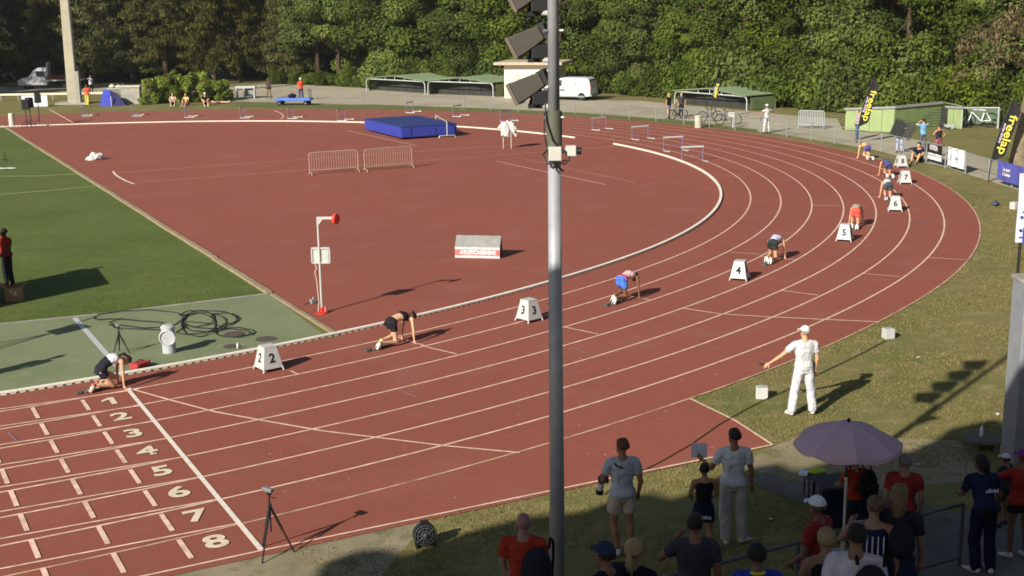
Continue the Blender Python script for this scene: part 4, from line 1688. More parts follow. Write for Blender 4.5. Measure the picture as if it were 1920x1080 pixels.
pts_ = [(-.15, 0, -.06), (.13, 0.02, -.10), (.17, .10, .10), (-.11, .08, .14)]
mb.add(pts_ + [(x, y, z + .006) for x, y, z in pts_], [(0, 1, 2, 3), (7, 6, 5, 4), (0, 4, 5, 1), (1, 5, 6, 2), (2, 6, 7, 3), (3, 7, 4, 0)])
mb.build('sheet', mat('paper', T(226, 226, 238, 1.2), .8), paper)

# photographer
loc, sc = stand_at(1166, 1042, 1.90)
pz = stand_pose(lel=(-.27, .04, 1.14), lwr=(-.20, .24, 1.08), rel=(.255, -.05, 1.13), rwr=(.24, .03, .92), lan=(-.06, 0, .085), ltoe=(-.06, .18, .03), ran=(.12, -.04, .085), rtoe=(.17, .14, .03), hf=(-.7, 1, 0))
ph = person('photographer in light grey shirt and beige shorts holding a camera', loc, AWAY + R(8), pz, (150, 108, 84), dict(kind='tee', col=(176, 186, 196)), dict(kind='shorts', col=(176, 164, 148), loose=.04), (214, 214, 220), ('short', (96, 62, 44)), scale=sc, voxel=.018)
mb = MB()
mb.tube([(-.02, -.12, 1.36), (-.11, -.11, 1.40), (-.15, -.01, 1.48), (-.14, .11, 1.38), (-.13, .17, 1.18)], .014, 6)
mb.build('strap', M_black, ph)
Mw = Matrix.Translation(loc) @ Matrix.Rotation(AWAY + R(8), 4, 'Z') @ Matrix.Diagonal((sc, sc, sc, 1))
c = Mw @ Vector((-.20, .32, 1.04))
cm = thing('photo_camera', 'black photo camera with pale telephoto lens held by the photographer', 'camera', c, AWAY + R(20))
mb = MB()
mb.box((0, 0, 0), (.15, .09, .11))
mb.box((0, 0, .07), (.07, .07, .04))
mb.build('camera_body', M_black, cm, bevel=.008)
mb = MB()
mb.tube([(-.01, .03, -.03), (-.015, .06, -.12), (-.02, .08, -.19)], [.045, .05, .05], 14)
mb.build('lens', mat('lens_white', T(206, 204, 198, 1.2), .5), cm)
mb = MB()
mb.tube([(-.02, .08, -.19), (-.024, .10, -.26)], [.058, .062], 14)
mb.build('lens_hood', M_black, cm)

# girl in dark singlet
gp = at_scale(1321, 882, 124)
loc = Vector((gp.x, gp.y, 0))
sc = gp.z / 1.625
pz = stand_pose(lel=(-.25, .02, 1.16), rel=(.25, .02, 1.16), lwr=(-.20, .20, 1.05), rwr=(.20, .20, 1.05))
gl = person('young woman in black singlet and navy shorts beside the tall official', loc, AWAY + R(2), pz, (150, 112, 88), dict(kind='singlet', col=(26, 25, 32)), dict(kind='shorts', col=(28, 32, 62), loose=.03), (210, 210, 210), ('bun', (28, 22, 20)), fem=True, scale=sc, voxel=.018)
M_w = mat('print_white', T(214, 214, 226, 1.2), .8)
lettering('asics', .10, M_w, gl, frame((.02, -.152, .80), (1, 0, -.12), (0, 0, 1)), .002, .003)
mb = MB()
mb.tube([(-.09 + .03 * math.cos(a * .6), -.150, .81 + .022 * math.sin(a * .6)) for a in range(11)], .006, 5)
mb.build('emblem', M_w, gl)

# navy official at the rail
loc, sc = stand_at(1838, 1072, 1.80)
pz = stand_pose(pelvis=(0, -.04, .98), waist=(0, .03, 1.11), chest=(0, .10, 1.28), neck=(0, .17, 1.44), head=(0, .24, 1.58), lsh=(-.18, .16, 1.38), rsh=(.18, .16, 1.38), lel=(-.24, .22, 1.12), rel=(.27, .12, 1.12), lwr=(-.20, .44, 1.05), rwr=(.27, .20, .90), lan=(-.10, -.06, .085), ran=(.10, -.10, .085), hf=(-.5, 1, -.1))
nv = person('official in navy tracksuit seen from behind with small white lettering', loc, AWAY + R(4), pz, (120, 88, 70), dict(kind='tee', col=(30, 36, 64), infl=.03, sleeve=.75), dict(kind='trousers', col=(24, 30, 54), loose=.03), (206, 206, 206), ('long', (30, 24, 22)), scale=sc, voxel=.018, fem=True)
lettering('officiel', .075, M_w, nv, frame((.06, -.062, 1.26), (1, 0, .06), (0, .35, 1)), .002, .002)
mb = MB()
mb.box((-.02, -.19, .98), (.20, .09, .13))
mb.build('bum_bag', cloth((22, 22, 26)), nv, bevel=.02)

# woman in red at the right edge, arm out
loc, sc = stand_at(1905, 1046, 1.72)
pz = stand_pose(lel=(-.33, .16, 1.28), lwr=(-.40, .40, 1.30), rel=(.25, -.02, 1.13), rwr=(.25, .12, .95), hf=(-.5, 1, 0))
person('woman in red jacket and dark shorts at the right edge, purple cap', loc, AWAY + R(8), pz, (124, 90, 74), dict(kind='tee', col=(156, 50, 40), infl=.035, sleeve=.9), dict(kind='short_shorts', col=(30, 28, 36), loose=.03), (214, 210, 208), ('pony', (70, 46, 34)), ((110, 50, 130), True), fem=True, scale=sc, voxel=.018)
gp = at_scale(1886, 866, 118)
loc = Vector((gp.x, gp.y, 0))
person('person in white patterned cap partly hidden behind the red woman', loc, AWAY + R(40), stand_pose(lel=(-.28, .12, 1.2), lwr=(-.30, .35, 1.22)), (140, 100, 80), dict(kind='tee', col=(52, 56, 60)), dict(kind='shorts', col=(40, 44, 52)), (60, 60, 60), ('short', DARKH), ((214, 214, 226), True), scale=max(.7, gp.z / 1.66), voxel=.02)

# red-orange man sitting at the little table under the parasol, with a black rucksack
def rucksack(owner, label, col, side, y=-.20, z=1.22, s=1.0, logo=None):
    M = owner.matrix_world if False else Matrix.Translation(owner.location) @ Matrix.Rotation(owner.rotation_euler.z, 4, 'Z') @ Matrix.Diagonal((owner.scale.x,) * 3 + (1,))
    b = thing('rucksack', label, 'rucksack', M @ Vector((side, y, z)), owner.rotation_euler.z)
    mb = MB()
    mb.ball((0, -.02, 0), (.155 * s, .10 * s, .235 * s), 14, 10)
    mb.ball((0, -.02, -.06 * s), (.165 * s, .11 * s, .19 * s), 14, 10)
    link('bag_body', remeshed(mb, .018, 3, None, 'bag_body', cloth(col)), b)
    mb = MB()
    mb.ball((0, -.105 * s, -.08 * s), (.11 * s, .045 * s, .10 * s), 12, 8)
    mb.build('front_pocket', cloth(col), b, smooth=True)
    for s_ in (-1, 1):
        mb = MB()
        mb.tube([(s_ * .10 * s, .05, .20 * s), (s_ * .11 * s, .16, .26 * s), (s_ * .12 * s, .30, .18 * s), (s_ * .12 * s, .31, 0), (s_ * .12 * s, .08, -.18 * s)], .016, 6)
        mb.build('strap', cloth((24, 24, 26)), b)
    if logo == 'tick':
        P_ = [(-.06, .0), (-.03, -.028), (.0, -.018), (.09, .04), (.0, .0), (-.035, -.008)]
        mb = MB()
        mb.prism(P_, 0, .006)
        me_ = mb.mesh('emblem', M_w)
        me_.transform(frame((.01, -.137 * s, .06), (1, 0, 0), (0, 0, 1)))
        link('emblem', me_, b)
    return b


gp = at_scale(1606, 868, 122)
loc = Vector((gp.x, gp.y, 0))
pz = stand_pose(lel=(-.27, .14, 1.15), lwr=(-.16, .34, 1.08), rel=(.24, .0, 1.13), rwr=(.2, .2, 1.0), hf=(-.9, .6, -.2))
o1 = person('person in orange red shirt under the mauve parasol, wearing a rucksack', loc, AWAY + R(20), pz, (150, 104, 80), dict(kind='tee', col=(156, 54, 34)), dict(kind='trousers', col=(40, 44, 60)), (70, 70, 70), ('short', (60, 44, 34)), scale=max(.85, gp.z / 1.625), voxel=.02)
rucksack(o1, 'black rucksack on the orange shirted person under the parasol', (30, 32, 34), .14, -.16, 1.24)
gp = at_scale(1697, 868, 128)
loc = Vector((gp.x, gp.y, 0))
person('grey haired man in dark red shirt right of the parasol pole', loc, AWAY - R(10), stand_pose(hf=(-.4, 1, -.1)), (150, 112, 92), dict(kind='tee', col=(140, 46, 44), infl=.03), dict(kind='shorts', col=(46, 48, 58)), (80, 80, 80), ('short', (120, 112, 110)), scale=gp.z / 1.625, voxel=.02)
# seated helper in navy at the table
gp = at_scale(1580, 905, 130)

# spectators on the terrace in the foreground (heads and shoulders in view)


def terrace(px, py, ppm, label, dr, pose, *a, **k):
    g = at_scale(px, py, ppm)
    sc_ = k.pop('sc', 1.0)
    loc = Vector((g.x, g.y, g.z - pose['head'].z * sc_))
    return person(label, loc, AWAY + R(dr), pose, *a, scale=sc_, voxel=.018, **k), loc


cr = stand_pose(lel=(-.27, .05, 1.15), lwr=(-.14, .24, 1.10), rel=(.27, .05, 1.15), rwr=(.14, .24, 1.05))
o1, _ = terrace(981, 982, 172, 'bald man in orange red shirt carrying a dark bag on his shoulder', -8, stand_pose(hf=(-.1, 1, 0), lel=(-.24, .0, 1.14), lwr=(-.16, -.02, .98)), (146, 112, 104), dict(kind='tee', col=(160, 52, 38)), dict(kind='trousers', col=(44, 46, 56)), (60, 60, 60), ('bald', DARKH))
rucksack(o1, 'dark shoulder bag hanging behind the bald man', (40, 40, 52), .17, -.14, 1.16, 1.15)
terrace(1137, 1042, 196, 'person in dark blue beanie at the bottom edge', 45, cr, (120, 86, 70), dict(kind='tee', col=(28, 28, 42)), dict(kind='trousers', col=(30, 32, 44)), (60, 60, 60), ('short', DARKH), ((40, 54, 84), True))
terrace(1187, 1034, 190, 'blonde woman with ponytail in dark top beside the blue beanie', -25, cr, (136, 104, 84), dict(kind='tee', col=(26, 26, 38)), dict(kind='trousers', col=(30, 32, 44)), (60, 60, 60), ('pony', (168, 146, 104)), fem=True)
terrace(1304, 985, 178, 'dark haired man in grey shirt in front of the black singlet girl', -6, stand_pose(lel=(-.36, .05, 1.22), lwr=(-.2, .16, 1.40), hf=(.3, 1, -.15)), (126, 90, 72), dict(kind='tee', col=(64, 62, 74), infl=.035), dict(kind='trousers', col=(30, 32, 44)), (60, 60, 60), ('short', (34, 26, 22)))
o2, _ = terrace(1420, 1043, 200, 'dark haired boy in bright blue jersey with yellow collar', 4, stand_pose(hf=(0, 1, -.2)), (110, 80, 64), dict(kind='tee', col=(40, 62, 170)), dict(kind='shorts', col=(30, 32, 44)), (60, 60, 60), ('short', (22, 18, 18)))
mb = MB()
mb.tube([(.074 * math.cos(a * .5236), -.012 + .07 * math.sin(a * .5236), 1.475 - .012 * math.sin(a * .5236)) for a in range(13)], .012, 6)
mb.build('collar', cloth((214, 206, 60)), o2)
mb = MB()
mb.box((.02, -.135, 1.30), (.07, .006, .05))
mb.build('print_patch', M_w, o2)
terrace(1534, 952, 168, 'man in red shirt and white baseball cap in front of the parasol', 50, stand_pose(lel=(-.27, .02, 1.15), lwr=(-.2, .2, .98), hf=(.3, 1, -.05)), (126, 90, 76), dict(kind='tee', col=(150, 46, 46), infl=.03), dict(kind='trousers', col=(50, 50, 60)), (60, 60, 60), ('short', (80, 70, 60)), ((226, 228, 236), True))
terrace(1550, 1014, 192, 'fair haired person in black tank top below the white cap', 10, cr, (136, 106, 90), dict(kind='singlet', col=(26, 26, 32)), dict(kind='trousers', col=(40, 40, 46)), (60, 60, 60), ('short', (150, 128, 92)))
o3, _ = terrace(1606, 1008, 218, 'dark haired youth in white sleeved shirt with a black rucksack', -12, stand_pose(hf=(-.2, 1, -.2)), (126, 92, 72), dict(kind='tee', col=(190, 186, 206)), dict(kind='trousers', col=(40, 40, 46)), (60, 60, 60), ('short', (26, 22, 22)))
rucksack(o3, 'black rucksack with white swoosh on the dark haired youth', (34, 34, 46), .12, -.19, 1.22, 1.1, 'tick')
o4, _ = terrace(1640, 952, 182, 'woman in navy top with white stripes beside the parasol pole', -18, stand_pose(lel=(-.33, .1, 1.2), lwr=(-.25, .3, 1.3), hf=(-.6, 1, 0)), (148, 116, 96), dict(kind='singlet', col=(34, 38, 70)), dict(kind='shorts', col=(40, 42, 60)), (60, 60, 60), ('bun', (90, 74, 58)), fem=True)
for i in range(5):
    mb = MB()
    x = -.11 + .055 * i
    mb.tube([(x, -.128 + abs(x) * .18, 1.36), (x * 1.02, -.118 + abs(x) * .2, 1.2), (x * 1.1, -.125 + abs(x) * .2, 1.0), (x * 1.25, -.132 + abs(x) * .2, .86)], .008, 5)
    mb.build('stripe', M_w, o4)
o5, _ = terrace(1686, 930, 182, 'long haired woman in dark top with a dark bag right of the stripes', -22, stand_pose(lel=(-.3, .1, 1.2), lwr=(-.12, .28, 1.25)), (132, 100, 82), dict(kind='tee', col=(40, 40, 48)), dict(kind='shorts', col=(34, 40, 66), loose=.05), (60, 60, 60), ('long', (110, 90, 66)), fem=True)
rucksack(o5, 'dark rucksack on the long haired woman', (36, 36, 44), .06, -.17, 1.22, .85)

# man in dark red shirt on the lawn at the left edge
loc, sc = stand_at(18, 536, 1.78)
rd = person('man in dark red shirt and black trousers on the lawn at left', loc, AWAY + R(150), stand_pose(lel=(-.27, .08, 1.15), lwr=(-.12, .22, 1.02), rel=(.3, .1, 1.2), rwr=(.2, .26, 1.35), hf=(.5, 1, -.1)), (70, 50, 42), dict(kind='tee', col=(150, 34, 30), infl=.03), dict(kind='trousers', col=(38, 38, 42)), (40, 40, 44), ('short', (22, 18, 16)), scale=sc, voxel=.02)
lp = at(-14, 560)
person('person in blue jeans cut by the left edge of the lawn', lp, AWAY + R(20), stand_pose(rel=(.3, .15, 1.3), rwr=(.25, .3, 1.5)), SKIN_T, dict(kind='tee', col=(40, 40, 46)), dict(kind='trousers', col=(48, 66, 130)), (40, 40, 44), ('short', (22, 18, 16)), voxel=.022)

# far side figures
M_far = dict(voxel=.03, face=False)


def far_person(px, py, h, label, dr, pose, skin, tc, bk, bc, hair, hat=None, fem=False, tk='tee'):
    loc = at(px, py)
    return person(label, loc, AWAY + R(dr), pose, skin, dict(kind=tk, col=tc), dict(kind=bk, col=bc), (70, 66, 64), hair, hat, fem, h / 1.75, .028, face=False)


far_person(1437, 250, 1.74, 'white clad official with both arms held out by the far fence', 30, stand_pose(lel=(-.42, .02, 1.24), lwr=(-.66, .05, 1.10), rel=(.45, 0, 1.30), rwr=(.70, 0, 1.24), lan=(-.22, 0, .085), ran=(.22, 0, .085), lkn=(-.17, 0, .5), rkn=(.17, 0, .5)), SKIN_T, (208, 207, 206), 'trousers', (204, 202, 203), ('short', (90, 80, 70)), ((230, 230, 236), True), tk='polo')
far_person(1254, 222, 1.70, 'man in black vest leaning by the leftmost parked bicycle', 60, stand_pose(lel=(-.35, .05, 1.2)), SKIN_P, (26, 22, 30), 'shorts', (120, 110, 150), ('bald', DARKH))
far_person(1277, 220, 1.70, 'man in dark grey shirt standing behind the fence by the bicycles', 190, stand_pose(lel=(-.35, -.08, 1.16), lwr=(-.26, .05, .98), rel=(.35, -.08, 1.16), rwr=(.26, .05, .98)), SKIN_P, (62, 62, 70), 'trousers', (34, 36, 44), ('short', (60, 50, 44)))
far_person(1607, 262, 1.72, 'person in pale shirt and jeans half hidden by the middle black flag', 90, stand_pose(lwr=(-.1, .25, 1.05)), SKIN_P, (170, 164, 170), 'trousers', (84, 100, 128), ('short', (120, 92, 70)))
loc_s = at(1686, 286)
o6 = far_person(1686, 286, 1.72, 'person in jeans carrying a dark folded panel behind the fence', 150, stand_pose(lel=(-.30, .12, 1.3), lwr=(-.05, .2, 1.5), rel=(.30, .12, 1.3), rwr=(.12, .22, 1.5)), SKIN_P, (60, 58, 56), 'trousers', (168, 176, 196), ('short', (60, 46, 36)))
Mw = Matrix.Translation(loc_s) @ Matrix.Rotation(AWAY, 4, 'Z')
pn = thing('folded_screen', 'dark folded panel carried on the shoulder behind the fence', 'panel', Mw @ Vector((.08, -.28, 1.25)), AWAY)
mb = MB()
mb.box((-.28, 0, -.05), (.62, .05, .80), M=Matrix.Rotation(R(20), 4, 'Y'))
mb.build('panel_half', cloth((58, 58, 56)), pn)
mb = MB()
mb.box((.32, .05, .0), (.55, .05, .78), M=Matrix.Rotation(R(28), 4, 'Y'))
mb.build('panel_half', cloth((74, 74, 70)), pn)
far_person(1729, 284, 1.72, 'person in light blue shirt photographing with raised elbows', 10, stand_pose(lel=(-.36, .12, 1.44), lwr=(-.08, .2, 1.60), rel=(.36, .12, 1.44), rwr=(.08, .2, 1.60)), SKIN_P, (118, 168, 204), 'trousers', (96, 92, 100), ('short', (36, 30, 28)))
far_person(1758, 294, 1.66, 'person in black vest with hand on hip behind the black banner', 20, stand_pose(rel=(.40, -.02, 1.18), rwr=(.22, .06, 1.0), lel=(-.38, -.02, 1.2), lwr=(-.2, .1, 1.05)), (190, 134, 108), (44, 46, 48), 'shorts', (150, 84, 92), ('short', (66, 48, 40)), tk='singlet')
sit = stand_pose(pelvis=(0, -.12, .16), waist=(0, -.14, .30), chest=(0, -.06, .48), neck=(0, .02, .64), head=(0, .08, .79), lsh=(-.18, .01, .58), rsh=(.18, .01, .58), lel=(-.24, .14, .40), rel=(.24, .14, .40), lwr=(-.14, .34, .36), rwr=(.14, .34, .36), lhip=(-.09, -.10, .13), rhip=(.09, -.10, .13), lkn=(-.16, .30, .42), rkn=(.16, .30, .42), lan=(-.12, .52, .085), ran=(.12, .52, .085), ltoe=(-.12, .70, .04), rtoe=(.12, .70, .04))
person('person in black sitting on the grass in front of the fence', at(1722, 305), AWAY + R(140), sit, SKIN_P, dict(kind='tee', col=(30, 26, 34)), dict(kind='shorts', col=(34, 30, 36)), (90, 80, 70), ('short', (40, 32, 30)), scale=1.1, voxel=.028, face=False)
far_person(565, 188, 1.85, 'official in orange red shirt walking on the far road', 200, stand_pose(rwr=(.16, .26, 1.0), rel=(.28, .05, 1.15)), SKIN_T, (222, 76, 46), 'trousers', (70, 72, 100), ('short', (60, 50, 46)), ((220, 216, 214), True))
far_person(505, 184, 1.72, 'slim dark clad person on the far road by the blue cart', 170, stand_pose(lan=(-.2, 0, .085), ran=(.18, 0, .085)), (120, 84, 64), (74, 66, 64), 'short_shorts', (46, 40, 42), ('short', DARKH))
far_person(165, 199, 1.75, 'person in orange top and yellow trousers behind the far bend', 180, stand_pose(lan=(-.03, 0, .085), ran=(.06, 0, .085), lkn=(-.08, 0, .5)), (120, 84, 66), (226, 92, 60), 'trousers', (206, 196, 90), ('short', (50, 40, 36)))
far_person(172, 178, 1.80, 'person in white shirt with one arm raised left of the blue tent', 230, stand_pose(rel=(.40, .1, 1.38), rwr=(.62, .2, 1.40)), (130, 92, 70), (220, 216, 224), 'shorts', (50, 46, 60), ('short', DARKH))
person('seated athlete in white top furthest left in front of the hedge', at(325, 198), AWAY + R(190), sit, SKIN_P, dict(kind='singlet', col=(214, 214, 222)), dict(kind='short_shorts', col=(60, 60, 90)), (220, 210, 200), ('pony', DARKH), fem=True, scale=1.15, voxel=.03, face=False)
person('seated athlete in yellow top in front of the hedge', at(350, 198), AWAY + R(170), sit, SKIN_P, dict(kind='singlet', col=(226, 216, 110)), dict(kind='short_shorts', col=(130, 40, 50)), (220, 210, 200), ('short', (110, 80, 50)), fem=True, scale=1.1, voxel=.03, face=False)
person('seated athlete in dark clothes with pale cap in front of the hedge', at(385, 198), AWAY + R(200), sit, SKIN_P, dict(kind='tee', col=(40, 36, 44)), dict(kind='short_shorts', col=(40, 36, 44)), (224, 216, 210), ('short', DARKH), ((224, 220, 214), True), scale=1.15, voxel=.03, face=False)
lie = {k: v.copy() if isinstance(v, Vector) else v for k, v in stand_pose().items()}
for k in lie:
    v = lie[k]
    if k in ('hf', 'hu'):
        lie[k] = Vector((v.x, -v.z if k == 'hu' else 0, 1 if k == 'hf' else 0))
    else:
        lie[k] = Vector((v.x, .9 - v.z, .12 + max(0, v.y) * .6))
person('athlete lying on the ground at the right end of the hedge', at(412, 194), AWAY + R(250), lie, SKIN_P, dict(kind='singlet', col=(60, 54, 70)), dict(kind='short_shorts', col=(50, 46, 60)), (226, 220, 200), ('short', DARKH), scale=1.0, voxel=.03, face=False)
# ------------------------------------------------------------------ things on and round the track
def heading(p):
    d = Vector((p.x, p.y)) - Vector((_C2[0], _C2[1]))
    if p.x < 4 and p.y < 20:
        return Vector((1, .1 + .02 * p.x, 0)).normalized()
    return Vector((-d.y, d.x, 0)).normalized()


NUMW = ['', 'one', 'two', 'three', 'four', 'five', 'six', 'seven', 'eight']
M_digit = mat('digit_black', (.015, .015, .018), .7, .2)


def lane_box(n, px, py, dr=0.0):
    loc = at(px, py)
    loc.z = .02
    h = heading(loc)
    o = thing('lane_marker', 'white lane marker box numbered %s %s' % (NUMW[n], ['', '', 'left of the lane two athlete', 'just left of the floodlight pole', 'left of the lane four athlete', 'below the coral shorts athlete', 'under the grey shorts athlete', 'right of the slate blue athlete', 'nearest the seated person by the fence'][n]), 'lane marker', loc, look_rot(h.x, h.y) + dr, 'lane marker boxes behind the athletes')
    mb = MB()
    b, t, z0, z1 = .25, .155, .07, .57
    for i in range(4):
        M = Matrix.Rotation(i * math.pi / 2, 4, 'Z')
        vs_ = [(-b, -b, z0), (b, -b, z0), (t, -t, z1), (-t, -t, z1)]
        mb.add(vs_ + [(x * .94, y * .93, z) for x, y, z in vs_], [(0, 1, 2, 3), (7, 6, 5, 4), (0, 4, 5, 1), (1, 5, 6, 2), (2, 6, 7, 3), (3, 7, 4, 0)], M)
    mb.box((0, 0, z1 - .005), (2 * t + .012, 2 * t + .012, .03))
    mb.build('box_shell', M_white, o, bevel=.006)
    for i in range(4):
        M = Matrix.Rotation(i * math.pi / 2 + math.pi / 4, 4, 'Z')
        mb = MB()
        mb.tube([(0, -.335, z0 + .02), (0, -.365, 0)], [.024, .02], 6)
        leg = mb.mesh('leg', M_white)
        leg.transform(M)
        link('leg', leg, o)
    sl = math.atan2(b - t, z1 - z0)
    for i in range(4):
        M = Matrix.Rotation(i * math.pi / 2, 4, 'Z') @ frame((0, -(b + t) / 2 - .006, (z0 + z1) / 2 - .015), (1, 0, 0), (0, math.sin(sl), math.cos(sl)))
        lettering(str(n), .30, M_digit, o, M, .002, .008, 'number')
    return o


for n, px, py in ((2, 504, 694), (3, 992, 602), (4, 1387, 525), (5, 1584, 452), (6, 1678, 396), (7, 1696, 345), (8, 1689, 314)):
    lane_box(n, px, py, R(0 if n < 4 else (14 if n == 4 else 0)) if n < 5 else 0)

M_hurd = mat('hurdle_tube', T(120, 116, 150), .5, .4, .2)


def make_hurdle(label, loc, rot):
    o = thing('hurdle', label, 'hurdle', loc, rot, 'hurdles set out round the bend')
    for s in (-1, 1):
        mb = MB()
        mb.box((s * .56, .32, .03), (.05, .70, .045))
        mb.box((s * .56, .62, .05), (.07, .16, .07))
        mb.build('foot', M_pale, o)
        mb = MB()
        mb.tube([(s * .56, 0, .03), (s * .56, 0, .70)], .022, 6)
        mb.build('upright', M_hurd, o)
    mb = MB()
    mb.tube([(-.56, 0, .30), (.56, 0, .30)], .012, 6)
    mb.build('tie_bar', M_hurd, o)
    mb = MB()
    mb.box((0, -.01, .735), (1.2, .025, .085))
    mb.build('bar', M_white, o)
    for x in (-.34, .34):
        mb = MB()
        mb.box((x, -.025, .735), (.08, .012, .087))
        mb.build('band', M_black, o)
    return o


hpx = [((1298, 303), 'nearest'), ((1262, 283), 'second nearest'), ((1200, 261), 'third nearest'), ((1123, 243), 'fourth nearest'), ((948, 228), 'half hidden, above the white clothes,'), ((857, 218), 'beyond the right corner of the blue mat'),
       ((768, 211), 'beyond the middle of the blue mat'), ((640, 226), 'left of the blue mat'), ((545, 222), 'just below the blue cart'), ((455, 221), 'below the right end of the hedge'), ((350, 220), 'below the yellow seated athlete'), ((250, 218), 'below the concrete wall'), ((155, 218), 'furthest left, by the orange clad person')]
first = None
for (x, y), d in hpx:
    p = at(x, y)
    p.z = .018
    h = heading(p)
    lab = 'hurdle with white bar on the bend, %s hurdle' % d if 'nearest' in d else 'hurdle with white bar, %s' % d
    if first is None:
        first = make_hurdle(lab, p, look_rot(h.x, h.y) + math.pi)
    else:
        dup(first, p, look_rot(h.x, h.y) + math.pi, lab)

# wind gauge
loc = at(604, 588)
loc.z = .018
right = Vector((_r[0], _r[1], 0)).normalized()
wg = thing('wind_gauge', 'white wind gauge post with two pane display and red disc on an arm', 'wind gauge', loc, math.atan2(right.y, right.x))
mb = MB()
mb.lathe([(.17, 0), (.17, .03), (.05, .05), (.045, .16)], n=18)
mb.build('base', M_red, wg)
mb = MB()
mb.tube([(0, 0, .05), (0, 0, 2.66)], .028, 8)
mb.build('post', M_white, wg)
mb = MB()
mb.box((.20, 0, 2.63), (.44, .05, .07))
mb.prism([(0, 2.60), (.14, 2.60), (0, 2.42)], -.02, .02, Matrix(((1, 0, 0, 0), (0, 0, 1, 0), (0, 1, 0, 0), (0, 0, 0, 1))))
mb.build('arm', M_white, wg)
mb = MB()
M = Matrix.Translation((.49, 0, 2.60)) @ Matrix.Rotation(R(62), 4, 'Z') @ Matrix.Rotation(R(90), 4, 'X')
mb.add([], [])
prof = []
ring = [[M @ Vector((r_ * math.cos(2 * math.pi * j / 20), r_ * math.sin(2 * math.pi * j / 20), z)) for j in range(20)] for r_, z in ((.10, -.05), (.14, -.04), (.15, 0), (.14, .04), (.10, .05))]
mb.rings(ring)
mb.build('disc', mat('gauge_red', T(238, 70, 56, 1.1), .5), wg, smooth=False)
mb = MB()
for x, w in ((-.205, .035), (.0, .05), (.275, .035)):
    mb.box((x, .03, 1.60), (w, .06, .44))
for z in (1.80, 1.40):
    mb.box((.035, .03, z), (.515, .06, .045))
mb.build('display_frame', M_white, wg)
for x in (-.105, .145):
    mb = MB()
    mb.box((x, .045, 1.60), (.19, .03, .38))
    mb.build('pane', mat('gauge_pane', T(198, 206, 198, 1.2), .35, .5), wg)
mb = MB()
mb.tube([(-.12, 0, 1.38), (-.09, -.02, 1.24), (-.14, -.02, 1.15), (-.10, -.01, .9), (-.07, 0, .3), (-.1, -.03, .05)], .015, 6)
mb.build('cable', mat('pale_cable', T(196, 178, 160), .6), wg)
p = at(587, 570)
bx = thing('battery_unit', 'small grey electronic unit on the track left of the wind gauge', 'box', (p.x, p.y, .018), 0.3)
mb = MB()
mb.box((0, 0, .06), (.16, .12, .12))
mb.box((.03, 0, .15), (.06, .06, .06))
mb.build('casing', M_grey, bx, bevel=.01)
mb = MB()
mb.tube([(-.09, .0, .05), (-.2, .05, .01), (-.28, 0, .01)], .01, 5)
mb.build('lead', M_black, bx)
p = at(610.5, 588)
bt_ = thing('bottle', 'small pink drinks bottle at the foot of the wind gauge', 'bottle', (p.x, p.y, .018))
mb = MB()
mb.lathe([(.03, 0), (.034, .02), (.034, .13), (.014, .16), (.014, .19), (.002, .19)], n=12)
mb.build('bottle_body', mat('pink_plastic', T(206, 110, 104), .3), bt_, smooth=True)

# sponsor board
pa, pb = at(853, 484), at(937, 486)
d = pb - pa
W = d.length
bd = thing('sponsor_board', 'low folding board with red band reading ATLETICAGENEVE and grey top', 'board', (pa.x, pa.y, .018), math.atan2(d.y, d.x))
mb = MB()
mb.prism([(0, 0), (.03, .36), (.06, .36), (.04, 0)], 0, W, Matrix(((0, 0, 1, 0), (1, 0, 0, 0), (0, 1, 0, 0), (0, 0, 0, 1))))
mb.build('front_panel', mat('board_white', T(236, 226, 222, 1.6), .6), bd)
mb = MB()
mb.prism([(.03, .365), (.30, .70), (.32, .68), (.06, .36)], 0, W, Matrix(((0, 0, 1, 0), (1, 0, 0, 0), (0, 1, 0, 0), (0, 0, 0, 1))))
mb.build('top_panel', mat('board_grey', T(176, 174, 168, 1.9), .5, .3, 0, .16, 5), bd)
mb = MB()
mb.prism([(.31, .70), (.33, .70), (.50, 0), (.48, 0)], 0, W, Matrix(((0, 0, 1, 0), (1, 0, 0, 0), (0, 1, 0, 0), (0, 0, 0, 1))))
mb.build('back_panel', mat('board_back', T(120, 118, 116), .7), bd)
mb = MB()
mb.box((W / 2, -.004, .185), (W + .004, .012, .19), M=Matrix.Rotation(-.083, 4, 'X'))
mb.build('red_band', mat('board_red', T(206, 104, 98, 1.2), .6), bd)
lettering('ATLETICAGENEVE', .155, mat('board_print', T(246, 232, 230, 1.15), .6), bd, frame((W / 2 + .02, .002, .185), (1, 0, 0), (0, .083, 1)), .004, .007, squeeze=(.95, 1.1))

# crowd barriers
M_bar = mat('barrier_tube', T(196, 176, 156, 1.2), .45, .4, .3)


def barrier(a, b, label, m, h=1.08, n=19, rb_=.009):
    d = b - a
    o = thing('crowd_barrier', label, 'barrier', (a.x, a.y, .018), math.atan2(d.y, d.x), 'steel crowd barriers')
    W = d.length
    mb = MB()
    mb.tube([(0, 0, .1), (0, 0, h - .12), (.04, 0, h - .03), (.13, 0, h), (W - .13, 0, h), (W - .04, 0, h - .03), (W, 0, h - .12), (W, 0, .1)], .021, 8)
    mb.tube([(0, 0, .22), (W, 0, .22)], .018, 6)
    mb.build('tube_frame', m, o)
    for i in range(n):
        mb = MB()
        x = W * (i + 1) / (n + 1)
        mb.tube([(x, 0, .22), (x, 0, h)], rb_, 5)
        mb.build('bar', m, o)
    for x in (.03, W - .03):
        mb = MB()
        mb.tube([(x, -.30, .0), (x, -.22, .10), (x, 0, .14), (x, .22, .10), (x, .30, 0)], .02, 6)
        mb.build('foot', m, o)
    return o


